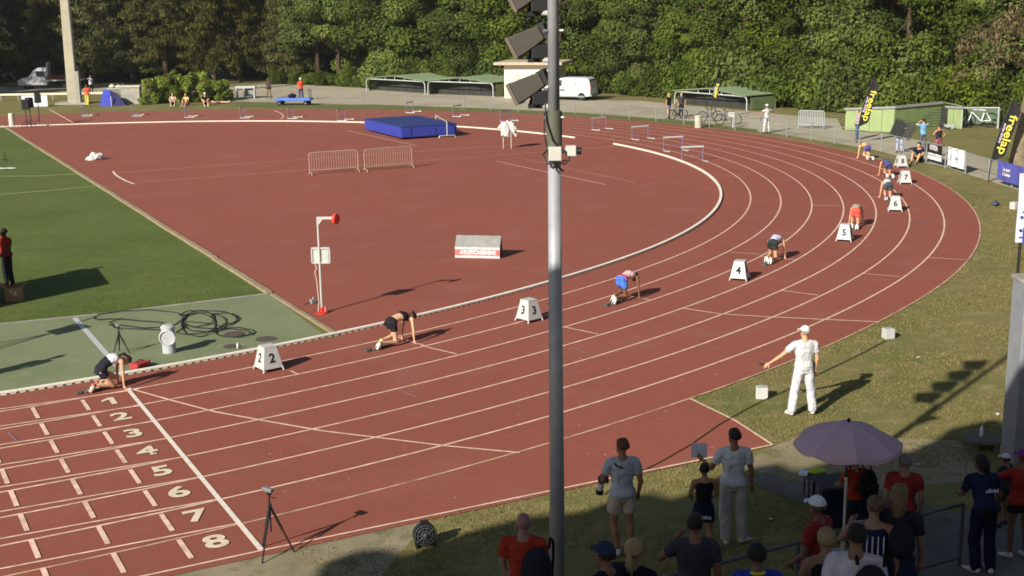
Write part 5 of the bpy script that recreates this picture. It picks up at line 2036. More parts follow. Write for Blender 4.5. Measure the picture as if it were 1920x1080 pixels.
barrier(at(581, 329), at(672, 322.5), 'left one of two crowd barriers standing in the red infield', M_bar)
barrier(at(684, 322.5), at(773, 315), 'right one of two crowd barriers standing in the red infield', M_bar)
barrier(at(1497, 241), at(1545, 242.5), 'grey crowd barrier on the road behind the outer fence', mat('barrier_grey', T(176, 182, 184, 1.2), .5, .4), 1.1, 14, .028)

# white garments on a rail
loc = at(952, 279)
loc.z = .018
rk = thing('clothes_rack', 'white jackets hung over a small pale rack in the infield', 'clothes rack', loc, math.atan2(right.y, right.x))
for x in (-.24, .20):
    mb = MB()
    mb.tube([(x, -.08, 0), (x, -.08, 1.0), (x, .0, 1.1), (x, .08, 1.0), (x, .08, 0)], .028, 6)
    mb.build('leg_frame', M_pale, rk)
mb = MB()
mb.tube([(-.3, 0, 1.1), (.3, 0, 1.1)], .02, 6)
mb.build('rail', M_pale, rk)
g_ = random.Random(8)
mb = MB()
for i in range(26):
    a = g_.uniform(-.30, .30)
    mb.capsule((a, g_.uniform(-.1, .1), 1.35 + g_.uniform(-.2, .12)), (a * 1.2 + g_.uniform(-.12, .12), g_.uniform(-.14, .14), .78 + g_.uniform(-.1, .25)), .10, .085, 8)
mb.capsule((.25, 0, 1.38), (.48, -.05, 1.08), .09, .07)
mb.capsule((-.25, 0, 1.38), (-.46, -.05, 1.15), .10, .09)
mb.capsule((0, 0, 1.3), (0.02, 0, 1.52), .10, .06)
link('jackets', remeshed(mb, .03, 2, None, 'jackets', mat('white_fabric', T(230, 227, 220, 1.5), .85, .2, 0, .06, 5, .5, 9)), rk)

# high jump mat
A_, B2, C2_ = at(684, 246), at(752, 263), at(864, 258)
ex_ = (A_ - B2)
ey_ = (C2_ - B2)
ex_n = ex_.normalized()
ang = math.atan2(-ex_n.x, ex_n.y)
mt = thing('landing_mat', 'large blue high jump landing mat in the infield', 'landing mat', (B2.x, B2.y, .018), ang)
Wm, Dm, Hm = ey_.length, ex_.length, .74
mb = MB()
mb.box((Wm / 2, Dm / 2, Hm / 2 + .05), (Wm, Dm, Hm - .1))
mb.build('foam_block', mat('mat_blue', T(52, 62, 150, 1.1), .55, .3, 0, .12, 2, .3, 5), mt, bevel=.06)
mb = MB()
mb.box((Wm / 2, Dm / 2, Hm + .02), (Wm + .03, Dm + .03, .06))
mb.build('top_cover', mat('mat_top', T(46, 58, 112, 1.1), .6, .3, 0, .15, 1.5, .4, 4), mt, bevel=.02)
mb = MB()
for x in (Wm * .18, Wm * .62):
    mb.box((x, -.012, Hm / 2), (.02, .02, Hm - .16))
mb.build('seam', M_black, mt)
hb = thing('high_jump_stand', 'white high jump uprights and bar at the blue mat', 'high jump stand', (B2.x, B2.y, .018), ang)
for y in (-.35, 3.9):
    mb = MB()
    x = Wm * .78 if y < 0 else Wm + .3
    mb.tube([(x - .55, y, .0), (x - .5, y, .12), (x + .5, y, .12), (x + .55, y, 0)], .035, 6)
    mb.tube([(x, y, .1), (x, y, .98)], .035, 6)
    mb.build('upright', M_pale, hb)
mb = MB()
mb.tube([(Wm * .78, -.35, .95), (Wm + .3, 3.9, .95)], .03, 6)
mb.build('crossbar', M_pale, hb)

# crumpled white sheet
loc = at(178, 300)
loc.z = .018
hp_ = thing('crumpled_sheet', 'crumpled white plastic sheet lying on the red infield near the lawn', 'sheet', loc)
bm = bmesh.new()
bmesh.ops.create_icosphere(bm, subdivisions=3, radius=1)
g_ = np.random.default_rng(12)
dirs = g_.normal(size=(14, 3))
dirs /= np.linalg.norm(dirs, axis=1)[:, None]
for v in bm.verts:
    c = np.array(v.co)
    k_ = .62 + .5 * max(0, ((dirs @ c) - .78).max()) * 4.2 + .10 * math.sin(9 * c[0] + 5 * c[1]) * math.cos(8 * c[2])
    v.co = Vector((c[0] * k_ * .48, c[1] * k_ * .36, max(0, c[2] * k_ * .34 + .10)))
me = bpy.data.meshes.new('folds')
bm.to_mesh(me)
bm.free()
me.materials.append(mat('white_fabric', T(238, 232, 222, 1.15)))
link('folds', me, hp_)

# loudspeakers on stands, bollard, white board at far left
M_spk = mat('speaker_black', T(52, 50, 54), .7, .3)


def speaker(px, py, label, h=1.7, dr=0):
    loc = at(px, py)
    o = thing('speaker_stand', label, 'loudspeaker', (loc.x, loc.y, .018), AWAY + R(dr), 'loudspeakers on stands')
    mb = MB()
    mb.tube([(0, 0, .2), (0, 0, h - .4)], .03, 6)
    mb.build('pole', M_black, o)
    for i in range(3):
        mb = MB()
        a = i * 2.094 + .4
        mb.tube([(0, 0, .55), (.42 * math.cos(a), .42 * math.sin(a), 0)], .018, 5)
        mb.build('leg', M_black, o)
    mb = MB()
    mb.frustum((0, 0, h - .42), (.46, .40), (.42, .32), .68)
    mb.build('cabinet', M_spk, o, bevel=.02)
    mb = MB()
    mb.box((0, .205, h - .1), (.34, .02, .54))
    mb.build('grille', M_black, o)
    return o


speaker(51, 240, 'black loudspeaker on stand, leftmost of three by the far kerb', 1.65, 25)
speaker(59, 239, 'black loudspeaker on stand, middle of three by the far kerb', 1.75, -30)
speaker(75, 235, 'black loudspeaker on stand, rightmost of three before the white board', 1.95, -60)
loc = at(23, 237)
bo = thing('bollard', 'pale round bollard standing at the far corner of the lawn', 'bollard', (loc.x, loc.y, 0))
mb = MB()
mb.lathe([(.20, 0), (.20, .04), (.19, .86), (.17, .9), (.01, .91)], n=18)
mb.build('shaft', mat('bollard_white', T(214, 206, 190, 1.2), .6), bo, smooth=False)
pa, pb = at(42, 201), at(90, 200)
d = pb - pa
wb = thing('white_board', 'plain white panel leaning on the rail behind the loudspeakers', 'panel', (pa.x, pa.y, 0), math.atan2(d.y, d.x))
mb = MB()
mb.box((d.length / 2, 0, .47), (d.length, .05, .88))
mb.build('sheet', mat('panel_white', T(226, 226, 228, 1.15), .6), wb)
mb = MB()
for x in (.1, d.length - .1):
    mb.tube([(x, .05, .9), (x, .4, 0)], .02, 5)
mb.build('prop', M_steel, wb)
rl = thing('low_rail', 'long low white rail on posts behind the far left bend', 'rail', (0, 0, 0))
pa, pb = at(-30, 190), at(196, 186)
for i in range(8):
    p = pa + (pb - pa) * (i / 7)
    mb = MB()
    mb.tube([(p.x, p.y, 0), (p.x, p.y, .62)], .03, 6)
    mb.build('post', M_pale, rl)
    if i:
        q = pa + (pb - pa) * ((i - 1) / 7)
        c = (p + q) / 2
        mb = MB()
        mb.box((c.x, c.y, .54), ((p - q).length - .02, .06, .18), math.atan2((p - q).y, (p - q).x))
        mb.build('rail_board', mat('rail_white', T(216, 208, 186, 1.15), .7), rl)

# tall mast far left
loc = at(140, 195)
ms = thing('light_mast', 'tall pale concrete mast rising at the far left behind the track', 'mast', (loc.x, loc.y, 0), AWAY)
mb = MB()
mb.frustum((-.05, 0, 0), (.78, .7), (.5, .45), 15)
mb.build('shaft', mat('mast_concrete', T(176, 168, 146, 1.2), .85, .2, 0, .12, 1.5), ms)
mb = MB()
mb.box((.42, -.1, 1.35), (.42, .5, 2.7))
mb.build('switch_cabinet', mat('cabinet_grey', T(158, 154, 140, 1.2), .6), ms, bevel=.03)
mb = MB()
mb.tube([(.36, -.36, 2.7), (.33, -.3, 8), (.28, -.25, 15)], .03, 6)
mb.build('conduit', M_steel, ms)
mb = MB()
mb.box((-.1, 0, .08), (2.6, 1.4, .16))
mb.build('footing', M_conc, ms)

# vehicles
M_car = mat('car_white', T(228, 228, 226, 1.5), .35, .5, 0, .06, 1.5)
M_tyre = mat('tyre', (.02, .02, .02), .85)
M_rim = mat('rim', T(200, 200, 198), .4, .5, .4)


def wheel(o, x, y, r=.32, w=.2):
    s = -1 if y < 0 else 1
    prof = [(r * .62, -w / 2), (r * .95, -w / 2), (r, -w * .3), (r, w * .3), (r * .95, w / 2), (r * .62, w / 2)]
    Mx = Matrix.Translation((x, y, r)) @ Matrix.Rotation(R(90), 4, 'X')
    mb = MB()
    mb.lathe(prof, n=20)
    me = mb.mesh('tyre', M_tyre)
    me.transform(Mx)
    t = link('wheel', me, o)
    mb = MB()
    mb.lathe([(r * .64, -w * .42), (r * .60, -w * .46), (r * .3, -w * .5), (.02, -w * .5)] if s > 0 else [(r * .64, w * .42), (r * .60, w * .46), (r * .3, w * .5), (.02, w * .5)], n=16)
    me = mb.mesh('rim', M_rim)
    me.transform(Mx)
    link('rim', me, t)


def extrude_profile(name, prof, w0, w1, m, o, taper=.88, zbelt=1.0):
    """side outline (x, z) swept across the width, narrowing above the belt line"""
    mb = MB()
    n = len(prof)
    L = []
    for s in (w0, w1):
        for x, z in prof:
            k = 1.0 if z < zbelt else 1 - (1 - taper) * (z - zbelt) / .8
            L.append((x, s * k, z))
    mb.add(L, [tuple(range(n)), tuple(range(n, 2 * n))[::-1]] + [(i, (i + 1) % n, n + (i + 1) % n, n + i) for i in range(n)])
    return mb.build(name, m, o, bevel=.05)


# small white van with tailgate towards the right
loc = at(1068, 187)
van = thing('small_van', 'small white van parked by the wood behind the floodlight pole', 'van', (loc.x, loc.y, .01), math.atan2(-right.y, -right.x) - R(24))
prof = [(-2.05, .35), (-2.1, .55), (-2.1, 1.0), (-2.0, 1.5), (-1.9, 1.72), (-1.6, 1.8), (.3, 1.8), (.75, 1.68), (1.35, 1.12), (2.0, .98), (2.15, .75), (2.15, .35), (1.75, .3), (-1.6, .3)]
extrude_profile('body', prof, -.86, .86, M_car, van)
for s in (-1, 1):
    for x0, x1, z0, z1, nm in ((.35, 1.12, 1.12, 1.60, 'side_window'),):
        mb = MB()
        mb.add([(x0, s * .852, z0), (x1 + .06, s * .852, z0), (x1 - .28, s * .805, z1), (x0, s * .805, z1), (x0, s * .83, z0), (x1 + .06, s * .83, z0), (x1 - .28, s * .78, z1), (x0, s * .78, z1)],
               [(0, 1, 2, 3), (7, 6, 5, 4), (0, 4, 5, 1), (1, 5, 6, 2), (2, 6, 7, 3), (3, 7, 4, 0)])
        mb.build(nm, M_glass, van)
    mb = MB()
    mb.box((-.3, s * .862, .95), (1.05, .02, 1.1))
    mb.box((.72, s * .862, .72), (.8, .02, .62))
    mb.build('door_panel', mat('car_white_panel', T(220, 220, 217, 1.55), .4), van, bevel=.008)
    mb = MB()
    mb.box((-.1, s * .866, .33), (3.0, .05, .10))
    mb.build('sill_trim', M_grey, van)
    mb = MB()
    mb.box((-2.09, s * .74, 1.02), (.06, .14, .42))
    mb.build('tail_light', M_red, van)
    for x in (-1.35, 1.35):
        wheel(van, x, s * .78)
mb = MB()
mb.add([(-2.06, -.62, 1.12), (-2.06, .62, 1.12), (-1.965, .58, 1.62), (-1.965, -.58, 1.62), (-2.02, -.62, 1.12), (-2.02, .62, 1.12), (-1.92, .58, 1.62), (-1.92, -.58, 1.62)], [(0, 1, 2, 3), (7, 6, 5, 4), (0, 4, 5, 1), (1, 5, 6, 2), (2, 6, 7, 3), (3, 7, 4, 0)])
mb.build('rear_window', M_glass, van)
mb = MB()
mb.box((-2.12, 0, .72), (.04, 1.25, .62))
mb.build('tailgate', mat('tailgate_white', T(210, 210, 208, 1.15), .4), van, bevel=.02)  # off-white paint, a little lighter than the body
mb = MB()
mb.box((-2.1, 0, .42), (.16, 1.6, .2))
mb.build('bumper', M_grey, van, bevel=.03)
mb = MB()
mb.add([(.82, -.72, 1.60), (.82, .72, 1.60), (1.38, .78, 1.14), (1.38, -.78, 1.14), (.80, -.72, 1.57), (.80, .72, 1.57), (1.36, .78, 1.11), (1.36, -.78, 1.11)], [(0, 1, 2, 3), (7, 6, 5, 4), (0, 4, 5, 1), (1, 5, 6, 2), (2, 6, 7, 3), (3, 7, 4, 0)])
mb.build('windscreen', M_glass, van)

# dropside lorry at far left
loc = at(88, 166)
lo = thing('dropside_lorry', 'white dropside lorry parked under the dark trees at far left', 'lorry', (loc.x, loc.y, 0), math.atan2(-right.y, -right.x) + R(10))
prof = [(-.2, .4), (-.2, 2.0), (.55, 2.05), (.95, 1.85), (1.45, 1.22), (2.25, 1.02), (2.5, .8), (2.5, .4)]
extrude_profile('cab', prof, -.95, .95, M_car, lo, .86)
for s in (-1, 1):
    mb = MB()
    mb.box((.35, s * .93, 1.5), (.75, .03, .5))
    mb.build('side_window', M_glass, lo)
    mb = MB()
    mb.box((.35, s * .958, .85), (.9, .02, .75))
    mb.build('door', mat('car_white_panel', T(226, 226, 222, 1.15)), lo, bevel=.01)
    mb = MB()
    mb.box((2.45, s * .7, .82), (.12, .36, .2))
    mb.build('headlight', mat('lamp_glass', T(224, 224, 214), .15, .6), lo)
    wheel(lo, 1.6, s * .82, .36)
    wheel(lo, -2.0, s * .82, .36)
    mb = MB()
    mb.box((-1.9, s * 1.0, 1.12), (3.3, .05, .4))
    mb.build('dropside', mat('lorry_red', T(92, 54, 46), .6), lo)
mb = MB()
mb.add([(1.0, -.8, 1.84), (1.0, .8, 1.84), (1.47, .84, 1.26), (1.47, -.84, 1.26), (.97, -.8, 1.82), (.97, .8, 1.82), (1.44, .84, 1.24), (1.44, -.84, 1.24)], [(0, 1, 2, 3), (7, 6, 5, 4), (0, 4, 5, 1), (1, 5, 6, 2), (2, 6, 7, 3), (3, 7, 4, 0)])
mb.build('windscreen', M_glass, lo)
mb = MB()
mb.box((-1.9, 0, .82), (3.4, 2.0, .12))
mb.build('load_bed', M_pale, lo)
mb = MB()
mb.box((-.32, 0, 1.65), (.08, 1.95, 1.75))
mb.build('headboard', M_pale, lo)
mb = MB()
mb.box((2.5, 0, .55), (.12, 1.8, .3))
mb.build('bumper', M_grey, lo, bevel=.03)

# blue tent with a table of gear behind it
loc = at(212, 198)
tn = thing('blue_tent', 'small blue fabric windbreak tent beside the concrete wall', 'tent', (loc.x, loc.y, 0), math.atan2(right.y, right.x))
mb = MB()
mb.add([(-1.0, -.3, 0), (.05, -.5, 0), (-.15, -.05, 1.25), (-.75, .2, 1.28), (-1.05, .9, 0), (.3, .6, .9)], [(0, 1, 2, 3), (0, 3, 4), (1, 5, 2), (2, 5, 3), (3, 5, 4), (0, 4, 5, 1)])
mb.build('lit_flap', cloth((66, 74, 170)), tn)  # sunlit side painted as a brighter blue
mb = MB()
mb.add([(.06, -.5, 0), (1.15, -.25, 0), (.35, .05, .95), (-.14, -.04, 1.25), (1.0, .7, 0), (.1, .9, 0)], [(0, 1, 2, 3), (1, 4, 2), (4, 5, 3, 2), (0, 3, 5), (0, 5, 4, 1)])
mb.build('shaded_flap', cloth((58, 58, 104)), tn)  # same cloth darkened, shade painted into the flap colour
mb = MB()
mb.tube([(.06, -.53, 0), (.03, -.5, .8)], .04, 6)
mb.build('pole', M_pale, tn)
loc = at(222, 185)
tb = thing('gear_table', 'small table heaped with pale bags behind the blue tent', 'table', (loc.x, loc.y, 0), math.atan2(right.y, right.x))
mb = MB()
mb.box((0, 0, .9), (1.7, .8, .05))
mb.build('tabletop', M_pale, tb)
for x in (-.75, .75):
    for y in (-.3, .3):
        mb = MB()
        mb.box((x, y, .44), (.06, .06, .88))
        mb.build('leg', M_steel, tb)
for i, (x, c, hh) in enumerate(((-.45, (214, 208, 180), .3), (.1, (216, 214, 200), .24), (.5, (70, 84, 80), .34))):
    q = Matrix.Translation(loc) @ Matrix.Rotation(math.atan2(right.y, right.x), 4, 'Z') @ Vector((x, 0, .925))
    bg_ = thing('kit_bag', ('cream', 'white', 'dark green')[i] + ' kit bag lying on the table behind the blue tent', 'bag', q)
    mb = MB()
    mb.ball((0, 0, hh * .5), (.28, .24, hh * .5), 12, 8)
    mb.tube([(-.12, 0, hh * .9), (0, 0, hh * 1.25), (.12, 0, hh * .9)], .02, 5)
    mb.build('bag_body', cloth(c), bg_, smooth=True)

# white service counter right of the hedge
loc = at(458, 184)
sv = thing('white_counter', 'white trestle counter with boxes right of the hedge', 'counter', (loc.x, loc.y, 0), math.atan2(right.y, right.x))
mb = MB()
mb.box((.2, 0, .95), (1.7, .8, .16))
mb.build('counter_top', M_white, sv)
for x in (-.55, .1, .95):
    mb = MB()
    mb.box((x, -.2, .43), (.10, .5, .86))
    mb.build('support', M_pale, sv)
mb = MB()
mb.box((.45, .1, .45), (.7, .4, .6))
mb.build('crate', M_grey, sv)

# blue trolley
loc = at(552, 197)
ct = thing('trolley', 'flat blue trolley on small wheels standing on the far verge', 'trolley', (loc.x, loc.y, 0), math.atan2(right.y, right.x) - R(6))
mb = MB()
mb.box((0, 0, .46), (2.9, 1.1, .16))
mb.build('platform', mat('trolley_blue', T(70, 112, 206, 1.1), .5, .4), ct, bevel=.03)
mb = MB()
mb.box((0, 0, .55), (2.7, .95, .03))
mb.build('deck', mat('trolley_deck', T(104, 130, 200, 1.1), .7), ct)
for x in (-1.1, 1.05):
    for y in (-.5, .5):
        wheel(ct, x, y, .19, .12)
mb = MB()
mb.tube([(1.35, -.3, .5), (1.3, -.3, 1.2), (1.25, 0, 1.25), (1.3, .3, 1.2), (1.35, .3, .5)], .03, 6)
mb.build('handle', M_black, ct)
q = Matrix.Translation(loc) @ Matrix.Rotation(math.atan2(right.y, right.x), 4, 'Z') @ Vector((-.15, 0, .56))
bg_ = thing('kit_bag', 'dark kit bag lying on the blue trolley', 'bag', q, .4)
mb = MB()
mb.ball((0, 0, .17), (.42, .26, .18), 14, 8)
mb.tube([(-.2, 0, .3), (0, 0, .46), (.2, 0, .3)], .02, 5)
mb.build('bag_body', cloth((40, 36, 70)), bg_, smooth=True)


# bicycles
def bike(px, py, ang, label, col, group='bicycles parked behind the fence', z=0.0, sc=1.0):
    loc = at(px, py)
    o = thing('bicycle', label, 'bicycle', (loc.x, loc.y, z), ang, group)
    o.scale = (sc,) * 3
    fm = mat('bike_%d_%d_%d' % col, T(*col), .4, .5)
    for x in (-.52, .52):
        mb = MB()
        ring = []
        for i in range(22):
            a = 2 * math.pi * i / 22
            ring.append((x + .33 * math.cos(a), 0, .34 + .33 * math.sin(a)))
        mb.tube(ring + [ring[0]], .03, 5, False)
        w = mb.build('wheel', M_tyre, o)
        mb = MB()
        for i in range(8):
            a = 2 * math.pi * i / 8
            mb.tube([(x, 0, .34), (x + .32 * math.cos(a), 0, .34 + .32 * math.sin(a))], .004, 3)
        mb.lathe([(.03, -.04), (.03, .04)], (x, 0, .34), 8)
        mb.build('spokes', M_steel, w)
    mb = MB()
    bb, st, hd_, ra, fa = (-.08, 0, .30), (-.22, 0, .82), (.36, 0, .84), (-.52, 0, .34), (.52, 0, .34)
    for a, b in ((bb, st), (bb, (.39, 0, .74)), (st, hd_), (bb, ra), (st, ra), (hd_, fa)):
        mb.tube([a, b], .028, 6)
    mb.build('frame', fm, o)
    mb = MB()
    mb.tube([hd_, (.33, 0, .98)], .016, 6)
    mb.tube([(.30, -.28, 1.0), (.33, 0, .99), (.30, .28, 1.0)], .014, 6)
    mb.build('handlebar', M_black, o)
    mb = MB()
    mb.tube([st, (-.25, 0, .95)], .014, 6)
    mb.ball((-.26, 0, .97), (.13, .07, .03), 10, 6)
    mb.build('saddle', M_black, o)
    mb = MB()
    mb.tube([(-.08, .02, .30), (-.02, .08, .14)], .012, 5)
    mb.tube([(-.08, -.02, .30), (-.14, -.08, .46)], .012, 5)
    mb.lathe([(.09, -.006), (.09, .006)], (-.08, 0, .30), 14)
    mb.build('crank', M_black, o)
    return o


ra_ = math.atan2(right.y, right.x)
bike(1271, 224, ra_ + R(35), 'dark bicycle held by the two men, leftmost by the fence', (60, 50, 44))
bike(1331, 228, ra_ + R(10), 'dark bicycle just right of the round bin', (44, 44, 48))
bike(1365, 234, ra_ - R(4), 'dark bicycle below the feather flag, right of the others', (30, 30, 34))
bike(1836, 239.5, ra_ + R(180), 'bicycle with white frame leaning in the open bay of the green shed', (232, 236, 232), sc=1.3)
loc = at(1309, 240)
bn = thing('round_bin', 'pale concrete waste bin on the verge by the bicycles', 'bin', (loc.x, loc.y, 0))
mb = MB()
mb.lathe([(.20, 0), (.22, .03), (.22, .70), (.24, .72), (.24, .80), (.19, .80), (.19, .5), (.01, .5)], n=18)
mb.build('bin_shell', mat('bin_concrete', T(180, 182, 164, 1.15), .9), bn)
wl = at(1782, 243)
wh = thing('trolley_jack', 'small white and dark wheeled cleaner parked by the open bay', 'machine', (wl.x, wl.y, 0), ra_)
mb = MB()
mb.box((-.1, 0, .25), (.5, .35, .16))
mb.ball((.12, 0, .16), (.18, .18, .16), 10, 8)
mb.build('machine_body', M_pale, wh)
mb = MB()
mb.tube([(-.3, 0, .3), (-.36, 0, .62)], .03, 6)
mb.build('handle', M_black, wh)
p = at(1374, 240)
sg = thing('small_sign', 'small white square sign on a post at the bicycles', 'sign', (p.x, p.y, 0), AWAY)
mb = MB()
mb.box((0, 0, .34), (.08, .08, .68))
mb.build('post', M_pale, sg)
mb = MB()
mb.box((-.12, -.05, .84), (.40, .03, .34))
mb.build('sign_plate', M_white, sg)

# outer fence of posts and a thin top rail
fl_px = [(592, 192.5), (634, 194), (680, 196), (725, 198), (772, 200), (820, 202.5), (870, 205), (920, 207), (972, 209.5), (1022, 211), (1078, 214), (1129, 218.5), (1180, 223), (1230, 228), (1282, 233), (1330, 238), (1378, 244), (1426, 250), (1475, 257), (1521, 263),
         (1565, 269.5), (1611, 278), (1652, 285), (1694, 295), (1736, 305), (1772, 315), (1810, 326), (1853, 340), (1897, 352), (1945, 368)]
fn = thing('outer_fence', 'thin pale post and rail fence along the outside of the bend', 'fence', (0, 0, 0))
FP = [at(*q) for q in fl_px]
for i, p in enumerate(FP):
    mb = MB()
    mb.tube([(p.x, p.y, 0), (p.x, p.y, 1.0)], .032, 6)
    mb.build('post', M_grey, fn)
    if i:
        q = FP[i - 1]
        mb = MB()
        mb.tube([(q.x, q.y, .98), (p.x, p.y, .98)], .02 if i > 13 else .008, 6)
        mb.build('rail', M_grey, fn)
        if i > 17:
            mb = MB()
            mb.tube([(q.x, q.y, .45), (p.x, p.y, .45)], .010, 5)
            mb.build('wire', M_grey, fn)


# banners tied to the fence
def banner(px0, y0, px1, y1, z0, z1, label, m):
    a, b = at(px0, y0), at(px1, y1)
    d = b - a
    n_ = Vector((-d.y, d.x, 0)).normalized()
    if n_.dot(Vector((_f[0], _f[1], 0))) > 0:
        n_ = -n_
    o = thing('fence_banner', label, 'banner', (a.x + n_.x * .06, a.y + n_.y * .06, 0), math.atan2(d.y, d.x), 'banners tied to the outer fence')
    W = d.length
    mb = MB()
    n = 8
    for s in range(n):
        xa, xb = W * s / n, W * (s + 1) / n
        ya, yb = .03 * math.sin(s * 2.1), .03 * math.sin((s + 1) * 2.1)
        mb.add([(xa, ya, z0), (xb, yb, z0), (xb, yb, z1), (xa, ya, z1), (xa, ya + .012, z0), (xb, yb + .012, z0), (xb, yb + .012, z1), (xa, ya + .012, z1)], [(0, 1, 2, 3), (7, 6, 5, 4), (0, 4, 5, 1), (2, 6, 7, 3)])
    mb.build('sheet', m, o)
    return o, W


bw = mat('banner_white', T(224, 220, 222, 1.15), .7)
o, W = banner(1738, 304, 1768, 313, .22, 1.02, 'black and white fence banner with tall pale letters', bw)
mb = MB()
mb.box((W / 2, -.04, .79), (W + .01, .012, .46))
mb.build('black_field', M_black, o)
lettering('NOVIDIA', .36, bw, o, frame((W / 2, -.05, .80), (1, 0, 0), (0, 0, 1)), .003, .004, squeeze=(.62, 1.0))
o, W = banner(1778, 316, 1811, 326, .18, 1.05, 'plain white fence banner with faint small grey writing', bw)
lettering('bihan', .15, mat('print_grey', T(140, 150, 156), .7), o, frame((W * .56, -.06, .62), (1, 0, 0), (0, 0, 1)), .003, .003)
mb = MB()
mb.box((W * .2, -.05, .62), (.10, .01, .22))
mb.build('logo_block', mat('print_pale_blue', T(176, 196, 208), .7), o)
o, W = banner(1871, 345, 1945, 368, .22, 1.05, 'purple blue fence banner with white two line writing', mat('banner_purple', T(84, 84, 160, 1.1), .7))
for x in (.27, .80):
    lettering('Le sport\nà Genève', .21, bw, o, frame((W * x, -.06, .64), (1, 0, 0), (0, 0, 1)), .003, .006, squeeze=(.9, 1))

# feather flags
M_flag = mat('flag_black', (.022, .02, .022), .75, .2)
M_yel = mat('flag_yellow', T(226, 214, 90, 1.1), .7)
M_pinkish = mat('flag_white', T(216, 202, 222, 1.1), .7)


def feather(px, py, h, lean, w, label, zb=.9):
    loc = at(px, py)
    o = thing('feather_flag', label, 'flag', (loc.x, loc.y, 0), ra_, 'black feather flags with yellow lettering')

    def px_(t):
        return lean * (t ** 1.8)
    mb = MB()
    mb.tube([(px_(z / h), 0, z) for z in np.linspace(0, h, 9)], [.028 - .002 * i for i in range(9)], 6)
    mb.build('pole', M_black, o)
    n = 14
    mb = MB()
    L = []
    for i in range(n + 1):
        t = i / n
        z = zb + (h - zb) * t
        x0 = px_(z / h) + .02
        ww = w * min(1, (t / .09) ** .6 if t < .09 else 1) * (1 if t < .75 else max(.04, 1 - ((t - .75) / .25) ** 1.6))
        y_ = .05 * math.sin(t * 7)
        L.append(((x0, y_, z), (x0 + ww * .5, y_ + .03, z + (0 if t > .1 else .0)), (x0 + ww, y_ - .01, z)))
    for dy in (0, .012):
        k0 = len(mb.v)
        for a, b, c in L:
            mb.v += [(a[0], a[1] + dy, a[2]), (b[0], b[1] + dy, b[2]), (c[0], c[1] + dy, c[2])]
        for i in range(n):
            for j in (0, 1):
                q = (k0 + 3 * i + j, k0 + 3 * i + j + 1, k0 + 3 * i + 4 + j, k0 + 3 * i + 3 + j)
                mb.f.append(q if dy == 0 else q[::-1])
    mb.build('sail', M_flag, o)
    zt, zl = zb + (h - zb) * .74, zb + (h - zb) * .10
    ax = Vector((px_(zl / h) - px_(zt / h), 0, zl - zt))
    c = Vector(((px_(zl / h) + px_(zt / h)) / 2 + w * .60, -.05, (zl + zt) / 2))
    Ln = ax.length
    lettering('freelap', Ln * .35, M_yel, o, frame(c, ax, Vector((0, 0, 1)).cross(Vector((0, -1, 0))) * -1 + Vector((1e-3, 0, 0)) * 0 if False else ax.cross(Vector((0, 1, 0))) * 1), .003, .010, squeeze=(1.0, .8))
    c2 = c + Vector((-w * .40, 0, Ln * .05))
    lettering('swiss timing', Ln * .10, M_pinkish, o, frame(c2, ax, ax.cross(Vector((0, 1, 0)))), .003, .004)
    return o


feather(1333, 222, 2.75, .30, .30, 'black feather flag with yellow lettering in front of the single bike shelter', 1.2)
feather(1606, 268, 3.62, .78, .52, 'black feather flag with yellow lettering in the middle by the green shed')
feather(1853, 341, 3.66, .86, .58, 'large black feather flag with yellow lettering near the old tree')
p = at(1298, 190)
yf = thing('small_flag', 'small yellow pennant on a thin pole behind the single shelter', 'flag', (p.x, p.y, 0), ra_)
mb = MB()
mb.tube([(0, 0, 0), (0, 0, 1.9)], .015, 5)
mb.build('pole', M_pale, yf)
mb = MB()
mb.box((.09, 0, 1.65), (.16, .015, .6))
mb.build('pennant', mat('pennant_yellow', T(196, 214, 60), .7), yf)

# roll-up banner on a pole and the concrete pier at the right edge
loc = at(1902, 590)
to = thing('tall_banner', 'tall white banner with small blue logos at the right edge', 'banner', (loc.x, loc.y, 0), AWAY)
mb = MB()
mb.tube([(0, 0, 0), (0.02, 0, 3.75)], .04, 8)
mb.build('pole', M_black, to)
zz0 = 1.95
mb = MB()
for i in range(8):
    za, zb_ = zz0 + 1.8 * i / 8, zz0 + 1.8 * (i + 1) / 8
    ya, yb = -.06 + .02 * math.sin(i), -.06 + .02 * math.sin(i + 1)
    mb.add([(-.14, ya, za), (.36, ya, za), (.36, yb, zb_), (-.14, yb, zb_), (-.14, ya + .012, za), (.36, ya + .012, za), (.36, yb + .012, zb_), (-.14, yb + .012, zb_)], [(0, 1, 2, 3), (7, 6, 5, 4), (0, 4, 7, 3), (1, 2, 6, 5)])
mb.build('sheet', mat('totem_white', T(222, 220, 230, 1.15), .6), to)
M_nvy = mat('print_navy', T(60, 70, 140), .7)
for x, z in ((-.03, 2.62), (.12, 2.62), (-.04, 2.28), (.05, 2.95)):
    mb = MB()
    mb.box((x, -.09, z), (.07, .01, .06))
    mb.build('logo', M_nvy, to)
for z, b in ((2.76, 'coop'), (3.35, 'sport'), (2.10, 'partner')):
    lettering(b, .08, M_nvy, to, frame((.05, -.09, z), (1, 0, 0), (0, 0, 1)), .002, .002)
mb = MB()
mb.box((.05, -.09, 2.15), (.05, .01, .4), M=Matrix.Rotation(R(0), 4, 'Y'))
mb.build('blue_edge', M_blue, to)
p0 = at(1897, 872)
pr = thing('concrete_pier', 'broad grey concrete pier standing at the right edge', 'pier', (p0.x, p0.y, 0), AWAY)
hpier = 3.36
mb = MB()
mb.box((.36, .3, hpier / 2), (.70, .6, hpier))
mb.build('shaft', mat('pier_concrete', T(140, 142, 146, 1.2), .85, .2, 0, .12, 2.5, .2, 16), pr, bevel=.02)
mb = MB()
mb.box((.36, .3, hpier + .03), (.74, .64, .06))
mb.build('capping', M_conc, pr)
mb = MB()
